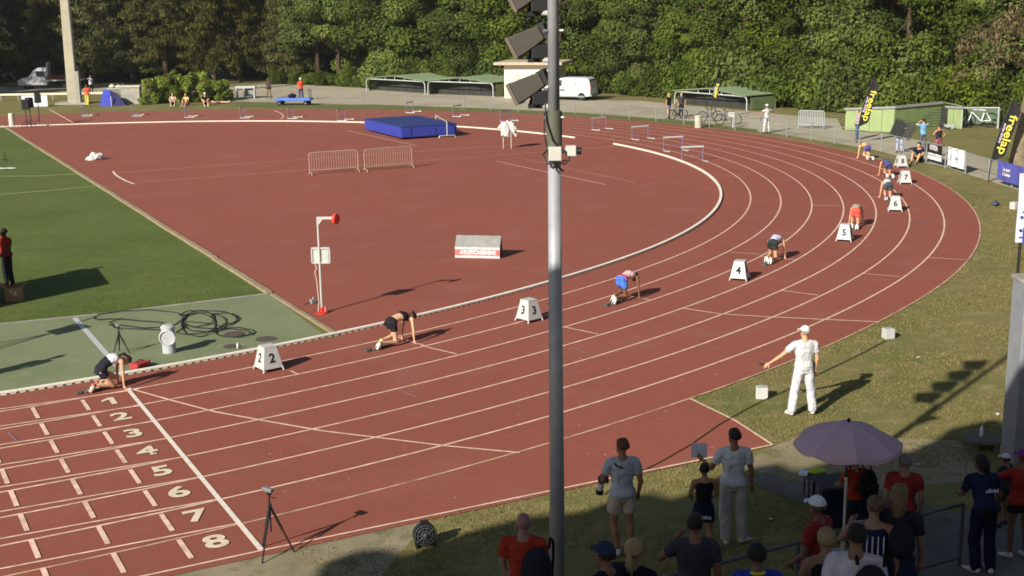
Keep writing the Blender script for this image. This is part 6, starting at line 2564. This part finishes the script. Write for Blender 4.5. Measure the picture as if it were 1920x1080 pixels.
mb.box((.22, -.012, hpier / 2), (.015, .02, hpier - .2))
mb.build('joint', M_grey, pr)
p = at(1902, 392)
sb = thing('speaker_box', 'small white box loudspeaker on the grass beside the tall banner', 'loudspeaker', (p.x, p.y, 0), AWAY + R(30), 'white start loudspeaker boxes')


def white_box(o, s=.24):
    mb = MB()
    mb.box((0, 0, s / 2), (s, s * .9, s))
    mb.build('cabinet', M_white, o, bevel=.01)
    mb = MB()
    mb.box((s * .51, .02, s * .5), (.012, s * .5, s * .55))
    mb.build('grille', M_black, o)
    mb = MB()
    mb.tube([(-s * .2, 0, s), (-s * .2, 0, s + .03), (s * .2, 0, s + .03), (s * .2, 0, s)], .008, 5)
    mb.build('handle', M_grey, o)


white_box(sb, .28)
for (px, py, lb) in ((1665, 634, 'small white box loudspeaker on the grass above the starter, at the outer lane'), (1428, 746, 'small white box loudspeaker on the grass left of the starter')):
    p = at(px, py)
    o = thing('speaker_box', lb, 'loudspeaker', (p.x, p.y, 0), AWAY + R(-8 if px < 1500 else 12), 'white start loudspeaker boxes')
    white_box(o, .25)
cb = thing('starter_cable', 'thin dark cable lying across the grass and the ninth lane', 'cable')
mb = MB()
cp = [at(*q) for q in ((1660, 641), (1600, 672), (1530, 706), (1470, 736), (1440, 748), (1402, 768), (1350, 798), (1290, 838), (1240, 868), (1180, 898), (1130, 930))]
mb.tube([(q.x + .03 * math.sin(i * 2), q.y, .028) for i, q in enumerate(cp)], .011, 5)
mb.build('cable_run', mat('cable_dark', (.03, .035, .02), .7), cb)
p = at(1866, 386)
bg_ = thing('kit_bag', 'dark bag lying on the grass left of the tall banner', 'bag', (p.x, p.y, 0), .5)
mb = MB()
mb.ball((0, 0, .09), (.28, .14, .1), 12, 8)
mb.tube([(-.1, 0, .16), (0, 0, .26), (.1, 0, .16)], .014, 5)
mb.build('bag_body', cloth((70, 84, 100)), bg_, smooth=True)

# floodlight pole in the foreground
q = at_scale(1042, 640, 158)
base = Vector((q.x, q.y, 0))
fp = thing('floodlight_pole', 'tall grey steel floodlight pole with green sleeve in the foreground', 'floodlight pole', base, ra_)
M_pole = mat('pole_galvanised', T(172, 172, 176, 1.2), .5, .4, .25, .1, 7)
q2 = at_scale(1039, 205, 162)
q3 = at_scale(1041, 285, 162)
zs0, zs1 = q3.z, q2.z
mb = MB()
mb.tube([(0, 0, 0), (0, 0, zs0)], [.100, .074], 28)
mb.build('lower_shaft', M_pole, fp, smooth=True)
mb = MB()
mb.lathe([(.080, zs0 - .02), (.091, zs0 - .02), (.091, zs1), (.068, zs1 + .005)], n=28)
mb.build('sleeve', mat('sleeve_olive', T(96, 98, 82, 1.2), .6, .3, 0, .06, 4), fp, smooth=False)
mb = MB()
mb.tube([(0, 0, zs1), (0, 0, 11.0)], [.067, .058], 28)
mb.build('upper_shaft', M_pole, fp, smooth=True)
for z in (zs1 + .25, zs1 - .07, zs1 + .9):
    for s in (-1, 1):
        mb = MB()
        mb.tube([(s * .07, -.03, z), (s * .115, -.04, z)], .018, 8)
        mb.build('bolt', M_steel, fp)
mb = MB()
mb.box((0.005, -.11, zs0 + .01), (.15, .12, .16))
mb.build('junction_box', mat('cream_plastic', T(206, 202, 190, 1.2), .5), fp, bevel=.012)
mb = MB()
mb.tube([(-.10, -.03, zs1 + .1), (-.09, -.08, zs1 - .1), (-.02, -.11, zs1 - .32), (.06, -.10, zs1 - .42), (.09, -.07, zs0 + .05)], .011, 6)
mb.tube([(-.08, -.06, zs0 + .05), (-.13, -.1, zs0), (-.1, -.14, zs0 - .1), (0, -.16, zs0 - .1), (.06, -.12, zs0 - .16), (.1, -.06, zs0 - .2)], .011, 6)
mb.tube([(-.06, -.1, zs0 - .04), (-.02, -.15, zs0 - .16), (.05, -.14, zs0 - .09), (.12, -.12, zs0 - .11), (.17, -.1, zs0 - .05)], .010, 6)
mb.tube([(-.11, -.02, zs1), (-.115, -.03, zs1 - .25), (-.09, -.05, zs1 - .4)], .008, 6)
mb.build('cabling', M_black, fp)
sc_ = thing('security_camera', 'cream box camera with black lens fixed to the floodlight pole', 'camera', base + Vector((right.x * .19 - _f[0] * .02, right.y * .19 - _f[1] * .02, zs0 + .03)), ra_)
mb = MB()
mb.box((0, 0, 0), (.12, .11, .12))
mb.box((-.08, 0, 0), (.06, .05, .05))
mb.build('housing', mat('cream_plastic', T(206, 202, 190, 1.2)), sc_, bevel=.01)
mb = MB()
mb.tube([(.05, 0, 0), (.12, 0, -.005)], [.038, .045], 12)
mb.build('lens', M_black, sc_)
mb = MB()
mb.tube([(-.02, 0, -.06), (-.02, 0, -.11), (-.1, 0, -.12)], .01, 5)
mb.build('bracket', M_steel, sc_)
M_lamp = mat('lamp_housing', T(92, 84, 74, 2.0), .6, .3, 0, .1, 6)
M_lglass = mat('lamp_glass_brown', T(128, 84, 62, 1.2), .25, .5, 0, .08, 4)
z_l = at_scale(985, 168, 163).z
zu_l = at_scale(985, 80, 163).z
dz = zu_l - z_l
for i in range(4):
    z = z_l + i * dz
    lab = ['lowest floodlight on the left of the pole, glass to the far left', 'second floodlight up on the left of the pole', 'third floodlight up, cut by the top of the picture', 'highest floodlight above the picture'][i]
    o = thing('floodlight', lab, 'floodlight', base + Vector((0, 0, z)), ra_, 'floodlights on the foreground pole')
    ax = Vector((-.86, .22, -.46)).normalized()       # where the lamp points
    sd = Vector((.22, .97, 0))
    sd = (sd - ax * sd.dot(ax)).normalized()
    up = sd.cross(ax).normalized()
    if up.z < 0:
        up = -up
    c0 = Vector((-.33, .34, .0))

    def quad(c, a, b):
        return [c + sd * a * .82 * s + up * b * .62 * t for s, t in ((-1, -1), (1, -1), (1, 1), (-1, 1))]
    mb = MB()
    mb.rings([quad(c0 + ax * .10, .20, .20), quad(c0 - ax * .02, .185, .19), quad(c0 - ax * .16, .165, .16), quad(c0 - ax * .26, .15, .13)])
    mb.build('housing', M_lamp, o, bevel=.008)
    mb = MB()
    mb.rings([quad(c0 + ax * .14, .215, .215), quad(c0 + ax * .10, .215, .215)])
    mb.build('rim', mat('lamp_rim', T(118, 108, 94, 1.7), .5), o)
    mb = MB()
    mb.rings([quad(c0 + ax * .148, .19, .19), quad(c0 + ax * .135, .19, .19)])
    mb.build('front_glass', M_lglass, o)
    for k in range(7):
        mb = MB()
        c = c0 - ax * .22 + sd * (-.09 + .03 * k)
        mb.rings([[c + up * .10 + sd * .004, c + up * .10 - sd * .004, c + up * .10 - ax * .10 - sd * .004, c + up * .10 - ax * .10 + sd * .004], [c - up * .09 + sd * .004, c - up * .09 - sd * .004, c - up * .09 - ax * .08 - sd * .004, c - up * .09 - ax * .08 + sd * .004]])
        mb.build('cooling_fin', M_black, o)
    mb = MB()
    mb.box((-.15, .28, -.10), (.19, .20, .16))
    mb.build('ballast_box', M_black, o, bevel=.01)
    mb = MB()
    mb.box((-.18, .31, -.20), (.22, .06, .05))
    mb.tube([c0 - ax * .05 - up * .12, (-.26, .32, -.2)], .03, 6)
    mb.build('yoke', M_black, o)
    mb = MB()
    mb.tube([(-.03, .05, -.195), (-.12, .29, -.195)], .03, 8)
    mb.build('arm', M_white, o)

# photocell tripods
def tripod(loc, h, spread, label, cat='tripod', head=True, rot=0.0):
    o = thing('tripod', label, cat, loc, rot, 'photocell tripods')
    for i in range(3):
        mb = MB()
        a = math.radians([200, 320, 75][i])
        e = Vector((spread * math.cos(a), spread * math.sin(a), 0))
        t = Vector((0, 0, h * .82))
        mb.tube([t, t + (e - t) * .5], .021, 6)
        mb.tube([t + (e - t) * .45, e], .014, 6)
        mb.ball(t + (e - t) * .47, .022, 8, 6)
        mb.build('leg', M_black, o)
    mb = MB()
    mb.tube([(0, 0, h * .38), (0, 0, h * .97)], .014, 6)
    mb.ball((0, 0, h * .83), .035, 8, 6)
    mb.build('centre_column', M_black, o)
    mb = MB()
    mb.box((0, 0, h + .02), (.05, .06, .06))
    mb.tube([(0, 0, h * .96), (.09, -.05, h * .92)], .008, 5)
    mb.build('tripod_head', M_black, o)
    mb = MB()
    mb.box((0, .02, h + .075), (.075, .20, .06))
    mb.build('photocell', M_steel, o, bevel=.01)
    return o


tripod(at(511, 1040), 1.0, .34, 'black tripod with grey photocell at the near end of the finish line', rot=R(25))
tripod(at(226, 664), .66, .24, 'small black tripod behind the lane 1 athlete', rot=R(10))

# fan-shaped floor unit
p = at(797, 1024)
fu = thing('floor_fan', 'round black floor fan on the soil near the bottom edge', 'fan', (p.x, p.y, .004), AWAY + R(15))
mb = MB()
for r_ in (.165, .12, .07):
    ring = [(r_ * math.cos(2 * math.pi * i / 28), -.06, .20 + r_ * math.sin(2 * math.pi * i / 28)) for i in range(28)]
    mb.tube(ring + [ring[0]], .008, 5, False)
for i in range(10):
    a = 2 * math.pi * i / 10
    mb.tube([(0, -.065, .20), (.165 * math.cos(a), -.06, .20 + .165 * math.sin(a))], .005, 4)
mb.build('grille', mat('fan_grey', (.07, .07, .075), .5), fu)
mb = MB()
M = Matrix.Translation((0, 0, .20)) @ Matrix.Rotation(R(90), 4, 'X')
ring = [[M @ Vector((r_ * math.cos(2 * math.pi * j / 24), r_ * math.sin(2 * math.pi * j / 24), z)) for j in range(24)] for r_, z in ((.165, .05), (.185, .05), (.185, -.06), (.02, -.07))]
mb.rings(ring)
mb.build('drum_body', M_black, fu)
for s in (-1, 1):
    mb = MB()
    mb.box((s * .14, 0, .045), (.03, .16, .09))
    mb.build('foot', M_black, fu)
mb = MB()
mb.box((0, 0, .40), (.13, .08, .05))
mb.build('handle', M_black, fu)
mb = MB()
mb.ball((0, -.07, .20), (.045, .03, .045), 10, 8)
mb.build('hub', mat('fan_grey', (.07, .07, .075), .5), fu)

# round white housing on the apron, hose, bag, bottle
p = at(318, 662)
dr_ = thing('white_drum', 'white drum shaped housing with a round lid on the green apron', 'drum', (p.x, p.y, .018), AWAY + R(-12))
mb = MB()
mb.lathe([(.16, 0), (.165, .02), (.16, .60), (.175, .62), (.175, .66), (.12, .70), (.01, .71)], n=24)
mb.build('drum_body', mat('drum_white', T(190, 193, 192, 1.35), .5, .4), dr_)
M = Matrix.Translation((.05, -.14, .42)) @ Matrix.Rotation(R(14), 4, 'Z') @ Matrix.Rotation(R(98), 4, 'X')
mb = MB()
mb.rings([[M @ Vector((r_ * math.cos(2 * math.pi * j / 24), r_ * math.sin(2 * math.pi * j / 24), z)) for j in range(24)] for r_, z in ((.19, -.05), (.205, -.03), (.205, .05), (.18, .06), (.17, .03), (.01, .03))])
mb.build('round_lid', mat('drum_lid', T(196, 198, 200, 1.2), .4, .5), dr_)
hs = thing('black_hose', 'tangled black hose lying in loops on the green apron', 'hose')
g_ = random.Random(3)


def ell(cx, cy, rx, ry, a0, a1, n=18):
    return [(cx + rx * math.cos(math.radians(a0 + (a1 - a0) * i / n)), cy + ry * math.sin(math.radians(a0 + (a1 - a0) * i / n))) for i in range(n + 1)]


hp1 = [(268, 604), (228, 600), (205, 608), (215, 617), (245, 619), (300, 622), (330, 610)] + ell(382, 607, 42, 18, 200, 560) + ell(392, 602, 52, 17, 200, 520) + ell(372, 612, 32, 22, 160, 560) + [(400, 610), (425, 618)] + ell(440, 626, 37, 9, 180, 560) + ell(438, 627, 31, 7, 200, 500)
hp2 = [(178, 595), (176, 600), (186, 603), (215, 600), (260, 604), (305, 608), (300, 616), (270, 618), (220, 612), (204, 612)]
hp3 = [(182, 592), (230, 586), (280, 584), (330, 588), (345, 594)] + ell(368, 600, 34, 15, 200, 480) + [(330, 626), (350, 630), (385, 628), (415, 615)] + ell(420, 600, 28, 10, 90, -160)
for hp_ in (hp1, hp2, hp3):
    mb = MB()
    P_ = [at(*q) for q in hp_]
    mb.tube([(q.x, q.y, .036 + .012 * (i % 3)) for i, q in enumerate(P_)], .0135, 6)
    mb.build('hose_run', mat('hose_black', (.016, .017, .016), .6), hs)
p = at(263, 691)
rb = thing('red_bag', 'low red bag lying on the apron beside the kerb', 'bag', (p.x, p.y, .02), .6)
mb = MB()
mb.box((0, 0, .075), (.46, .28, .15))
mb.build('bag_body', cloth((176, 66, 62)), rb, bevel=.04)
mb = MB()
mb.tube([(-.10, 0, .15), (0, 0, .21), (.10, 0, .15)], .01, 5)
mb.build('handle', M_black, rb)
p = at(446, 655)
bt_ = thing('bottle', 'small pale bottle standing on a round cover on the apron', 'bottle', (p.x, p.y, .026))
mb = MB()
mb.lathe([(.026, 0), (.03, .015), (.03, .10), (.012, .125), (.012, .15), (.002, .15)], n=12)
mb.build('bottle_body', mat('pale_plastic', T(210, 206, 200), .3), bt_, smooth=True)

# cardboard box, white cloth and a small stake on the lawn
p = at(26, 566)
cbx = thing('cardboard_box', 'open brown cardboard box on the lawn at the left edge', 'box', (p.x, p.y, .01), AWAY + R(12))
M_card = mat('cardboard', T(168, 128, 92, 1.15), .9, .1, 0, .08, 5)
mb = MB()
w_ = .44
for s in (-1, 1):
    mb.box((s * w_ / 2, .2, .2), (.015, .42, .40))
    mb.box((0, .2 + s * .205, .2), (w_ - .02, .015, .40))
mb.box((0, .2, .015), (w_ - .02, .40, .02))
mb.build('carton', M_card, cbx)
for M in (Matrix.Translation((.23, .2, .40)) @ Matrix.Rotation(R(-40), 4, 'Y'), Matrix.Translation((-.23, .2, .40)) @ Matrix.Rotation(R(215), 4, 'Y')):
    mb = MB()
    mb.box((.10, 0, .0), (.20, .40, .012), M=M)
    mb.build('flap', M_card, cbx)
mb = MB()
mb.box((.06, -.015, .24), (.09, .008, .10))
mb.box((-.05, -.015, .30), (.05, .008, .07))
mb.build('label_patch', mat('label_white', T(214, 190, 166), .8), cbx)
p = at(8, 317)
ws = thing('white_cloth', 'white cloth spread on the lawn at the left edge', 'cloth', (p.x, p.y, .01))
mb = MB()
n = 8
for i in range(n):
    for j in range(3):
        pass
g_ = np.random.default_rng(4)
Z = np.abs(g_.normal(0, .035, (n + 1, 4))) + .02
vs_, fs_ = [], []
for i in range(n + 1):
    for j in range(4):
        q = right * (-1.2 + 1.85 * i / n) + Vector((_f[0], _f[1], 0)) * (-.3 + .55 * j / 3 * (1 if i < n else .4))
        vs_.append((q.x, q.y, Z[i, j]))
for i in range(n):
    for j in range(3):
        a = i * 4 + j
        fs_.append((a, a + 4, a + 5, a + 1))
mb.add(vs_, fs_)
o_ = mb.build('fabric', mat('white_fabric', T(238, 232, 222, 1.15)), ws)
sm_ = o_.modifiers.new('thick', 'SOLIDIFY')
sm_.thickness = .02
p = at(10, 303)
sp_ = thing('spike', 'small dark stake standing in the lawn by the white cloth', 'stake', (p.x, p.y, 0))
mb = MB()
mb.tube([(0, 0, 0), (0, 0, .5)], .025, 6)
mb.tube([(-.18, 0, .12), (.18, 0, .12)], .02, 6)
mb.build('stake', M_black, sp_)

# added shadow panel and a camera crew left of the picture; only their shadows show
def shadow_source(px, py, h):
    g = at(px, py)
    L = h / math.tan(SUN_EL)
    return Vector((g.x - math.sin(SUN_AZ) * L, g.y - math.cos(SUN_AZ) * L, 0))


t0, t1 = shadow_source(180, 503, 2.3), shadow_source(203, 533, 2.3)
d = t1 - t0
sn = thing('shadow_panel', 'large unseen panel added outside the left edge to cast a lawn shadow', 'screen', (t0.x, t0.y, 0), math.atan2(d.y, d.x))
mb = MB()
mb.box((d.length / 2, 0, 1.15), (d.length, .12, 2.3))
mb.build('shadow_panel_sheet', M_spk, sn)
mb = MB()
for x in (.3, d.length - .3):
    mb.box((x, 0, .04), (.1, 1.2, .08))
mb.build('foot', M_steel, sn)
g0 = shadow_source(122, 667, 1.75)
person('camera operator outside the left edge whose shadow falls on the apron', g0, AWAY, stand_pose(), SKIN_T, dict(kind='tee', col=(60, 60, 66)), dict(kind='trousers', col=(50, 50, 60)), (50, 50, 50), ('short', DARKH), voxel=.03, face=False)
g0 = shadow_source(205, 600, 2.2)
tcrew = thing('camera_pedestal', 'tripod with a covered television camera outside the left edge', 'camera', g0, R(20))
for i in range(3):
    mb = MB()
    a = i * 2.09
    mb.tube([(0, 0, 1.3), (.5 * math.cos(a), .5 * math.sin(a), 0)], .03, 6)
    mb.build('leg', M_black, tcrew)
mb = MB()
mb.box((0, 0, 1.55), (.3, .6, .4))
mb.tube([(0, .3, 1.6), (.1, .6, 2.2)], .03, 6)
mb.build('camera_body', M_black, tcrew)

# parasol, table and railing among the spectators
p = at(1580, 1045)
um = thing('parasol', 'faded mauve parasol with scalloped edge over the spectators', 'parasol', (p.x, p.y, 0), R(12))
M_um = leaf_mat('parasol_cloth', (.68, .50, .57), (.72, .53, .60), .4)
NR, Rm, zr, za = 8, .80, 1.86, 2.17
rings = []
nseg = 6
for i in range(nseg + 1):
    t = i / nseg
    ring = []
    for j in range(NR * 4):
        a = 2 * math.pi * j / (NR * 4)
        k = j % 4 / 4
        sag = 1 - .06 * math.sin(math.pi * k) * t
        r_ = Rm * t * sag if t > 0 else .02
        z = za - (za - zr) * (t ** 1.7) - (.035 * math.sin(math.pi * k) * t)
        ring.append(Vector((r_ * math.cos(a), r_ * math.sin(a), z)))
    rings.append(ring)
low = []
for j in range(NR * 4):
    a = 2 * math.pi * j / (NR * 4)
    k = j % 4 / 4
    sag = 1 - .045 * math.sin(math.pi * k)
    low.append(Vector((Rm * 1.01 * sag * math.cos(a), Rm * 1.01 * sag * math.sin(a), zr - .10 + .05 * (1 - math.sin(math.pi * k)))))
mb = MB()
mb.rings(rings + [low], False)
cn = mb.build('canopy', M_um, um, smooth=False)
cn.data.attributes.new('tint', 'FLOAT', 'POINT')
sd_ = cn.modifiers.new('thick', 'SOLIDIFY')
sd_.thickness = .004
for j in range(NR):
    a = 2 * math.pi * j / NR
    mb = MB()
    mb.tube([(.03 * math.cos(a), .03 * math.sin(a), za - .03), (Rm * .5 * math.cos(a), Rm * .5 * math.sin(a), za - (za - zr) * .30 - .02), (Rm * math.cos(a), Rm * math.sin(a), zr - .02)], .006, 5)
    mb.build('rib', M_steel, um)
mb = MB()
mb.tube([(0, 0, 1.25), (0, 0, za + .02)], .014, 8)
mb.build('upper_pole', M_black, um)
mb = MB()
mb.tube([(0, 0, 0), (0, 0, 1.27)], .021, 10)
mb.ball((0, 0, 1.27), .032, 8, 6)
mb.build('lower_pole', mat('parasol_pole', T(206, 200, 190, 1.2), .4), um)
mb = MB()
mb.ball((0, 0, za + .03), (.03, .03, .035), 8, 6)
mb.build('finial', M_black, um)
mb = MB()
mb.lathe([(.22, 0), (.22, .06), (.05, .10), (.03, .3)], n=18)
mb.build('foot', M_conc, um)

p = at(1527, 935)
ta = thing('folding_table', 'small folding table with yellow green cloth left of the parasol pole', 'table', (p.x, p.y, 0), AWAY + R(90))
mb = MB()
mb.box((0, 0, .44), (.42, .36, .03))
mb.build('tabletop', cloth((96, 74, 60)), ta)
for x in (-.17, .17):
    for y in (-.14, .14):
        mb = MB()
        mb.tube([(x, y, 0), (x, y, .43)], .012, 6)
        mb.build('leg', M_black, ta)
q = Vector((p.x, p.y, .457))
cl = thing('folded_vest', 'folded yellow green vest lying on the small folding table', 'vest', q)
mb = MB()
mb.ball((0.04, 0, .04), (.17, .13, .05), 12, 6)
mb.build('fabric', cloth((170, 190, 60)), cl, smooth=True)
cl = thing('paper_stack', 'white paper stack lying on the small folding table beside the vest', 'paper', q + Vector((-right.x * .20, -right.y * .20, 0)), .5)
mb = MB()
mb.box((0, 0, .015), (.21, .15, .03), .2)
mb.build('sheets', mat('paper', T(226, 226, 238, 1.2)), cl)
p = at(1583, 985)
tb2 = thing('trestle_table', 'long table with dark navy cover behind the parasol pole', 'table', (p.x, p.y, 0), AWAY + R(8))
mb = MB()
mb.box((0, .1, .72), (.95, .6, .04))
mb.build('tabletop', cloth((70, 68, 72)), tb2)
mb = MB()
mb.box((0, -.18, .38), (.93, .03, .66))
mb.build('cover', cloth((32, 32, 62)), tb2)
for x in (-.42, .42):
    mb = MB()
    mb.box((x, .3, .35), (.04, .04, .7))
    mb.build('leg', M_black, tb2)

ry = thing('spectator_railing', 'dark steel railing between the spectators and the grass', 'railing', (0, 0, 0))
RP = [at(x, y, 1.0) for x, y in ((1180, 1100), (1343, 1058), (1497, 1017), (1725, 966), (1806, 945))]
M_rail = mat('railing_grey', T(92, 92, 98, 1.2), .5, .4, .3)
for i, q in enumerate(RP):
    mb = MB()
    mb.tube([(q.x, q.y, 0), (q.x, q.y, 1.0)], .028, 8)
    mb.build('post', M_rail, ry)
    if i:
        o2_ = RP[i - 1]
        for z in (1.0, .15):
            mb = MB()
            mb.tube([(o2_.x, o2_.y, z), (q.x, q.y, z)], .026, 8)
            mb.build('rail', M_rail, ry)

# paved path strip under the spectators
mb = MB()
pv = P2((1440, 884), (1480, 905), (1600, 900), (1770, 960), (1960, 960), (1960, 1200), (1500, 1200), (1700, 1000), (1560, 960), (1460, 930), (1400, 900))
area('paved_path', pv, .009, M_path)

# stone block with a bottle by the pier
p = at(1848, 845)
sb2 = thing('stone_block', 'low grey stone slab on blocks beside the concrete pier', 'slab', (p.x, p.y, 0), AWAY + R(-10))
mb = MB()
mb.box((0, .12, .185), (.72, .50, .07))
mb.build('slab_top', mat('slab_concrete', T(112, 108, 100, 1.3), .9, .2, 0, .2, 3, .3, 14), sb2, bevel=.01)
for x in (-.2, .2):
    mb = MB()
    mb.box((x, .12, .07), (.12, .42, .15))
    mb.build('support', mat('slab_concrete', T(112, 108, 100, 1.3)), sb2)
Mq = Matrix.Translation((p.x, p.y, 0)) @ Matrix.Rotation(AWAY + R(-10), 4, 'Z')
for x, y, z, c, lb in ((-.06, .16, .222, (214, 214, 220), 'pale drinks bottle standing on the stone slab'), (.26, -.15, 0.0, (150, 170, 70), 'green drinks bottle standing in front of the stone slab')):
    bt_ = thing('bottle', lb, 'bottle', Mq @ Vector((x, y, z)))
    mb = MB()
    mb.lathe([(.032, 0), (.037, .02), (.037, .15), (.015, .19), (.015, .22), (.002, .22)], n=12)
    mb.build('bottle_body', mat('plastic_%d_%d_%d' % c, T(*c), .3), bt_, smooth=True)
for i, (x, y) in enumerate(((1667, 858), (1722, 874), (1446, 976), (1722, 672), (1870, 778))):
    p = at(x, y)
    lt = thing('litter', ['white paper scrap under the parasol edge', 'white paper scrap right of the parasol', 'crumpled white cup on the shaded grass left of the white cap', 'white paper scrap on the sunny grass above the pole shadow', 'crumpled wrapper on the grass left of the pier'][i], 'litter', (p.x, p.y, .012), i)
    mb = MB()
    mb.add([(-.04, -.03, 0), (.05, -.02, .0), (.04, .04, .015), (-.03, .03, .03), (0, 0, .045)], [(0, 1, 4), (1, 2, 4), (2, 3, 4), (3, 0, 4), (0, 3, 2, 1)])
    mb.build('scrap', M_white, lt)
# ------------------------------------------------------------------ added volume lifting the dark tones like glare, drawn as haze
mb = MB()
mb.box((10, 40, 14.5), (420, 420, 31))
hz = mb.build('glare_haze', None)
hz.data.materials.clear()
hm = bpy.data.materials.new('glare_haze_air')
hm.use_nodes = True
t_ = hm.node_tree
for n_ in list(t_.nodes):
    t_.nodes.remove(n_)
ou_ = t_.nodes.new('ShaderNodeOutputMaterial')
pv_ = t_.nodes.new('ShaderNodeVolumePrincipled')
pv_.inputs['Color'].default_value = (.92, .95, 1, 1)
pv_.inputs['Density'].default_value = 0.00013
pv_.inputs['Anisotropy'].default_value = 0.0
t_.links.new(pv_.outputs[0], ou_.inputs['Volume'])
hz.data.materials.append(hm)
tag(hz, kind='stuff')
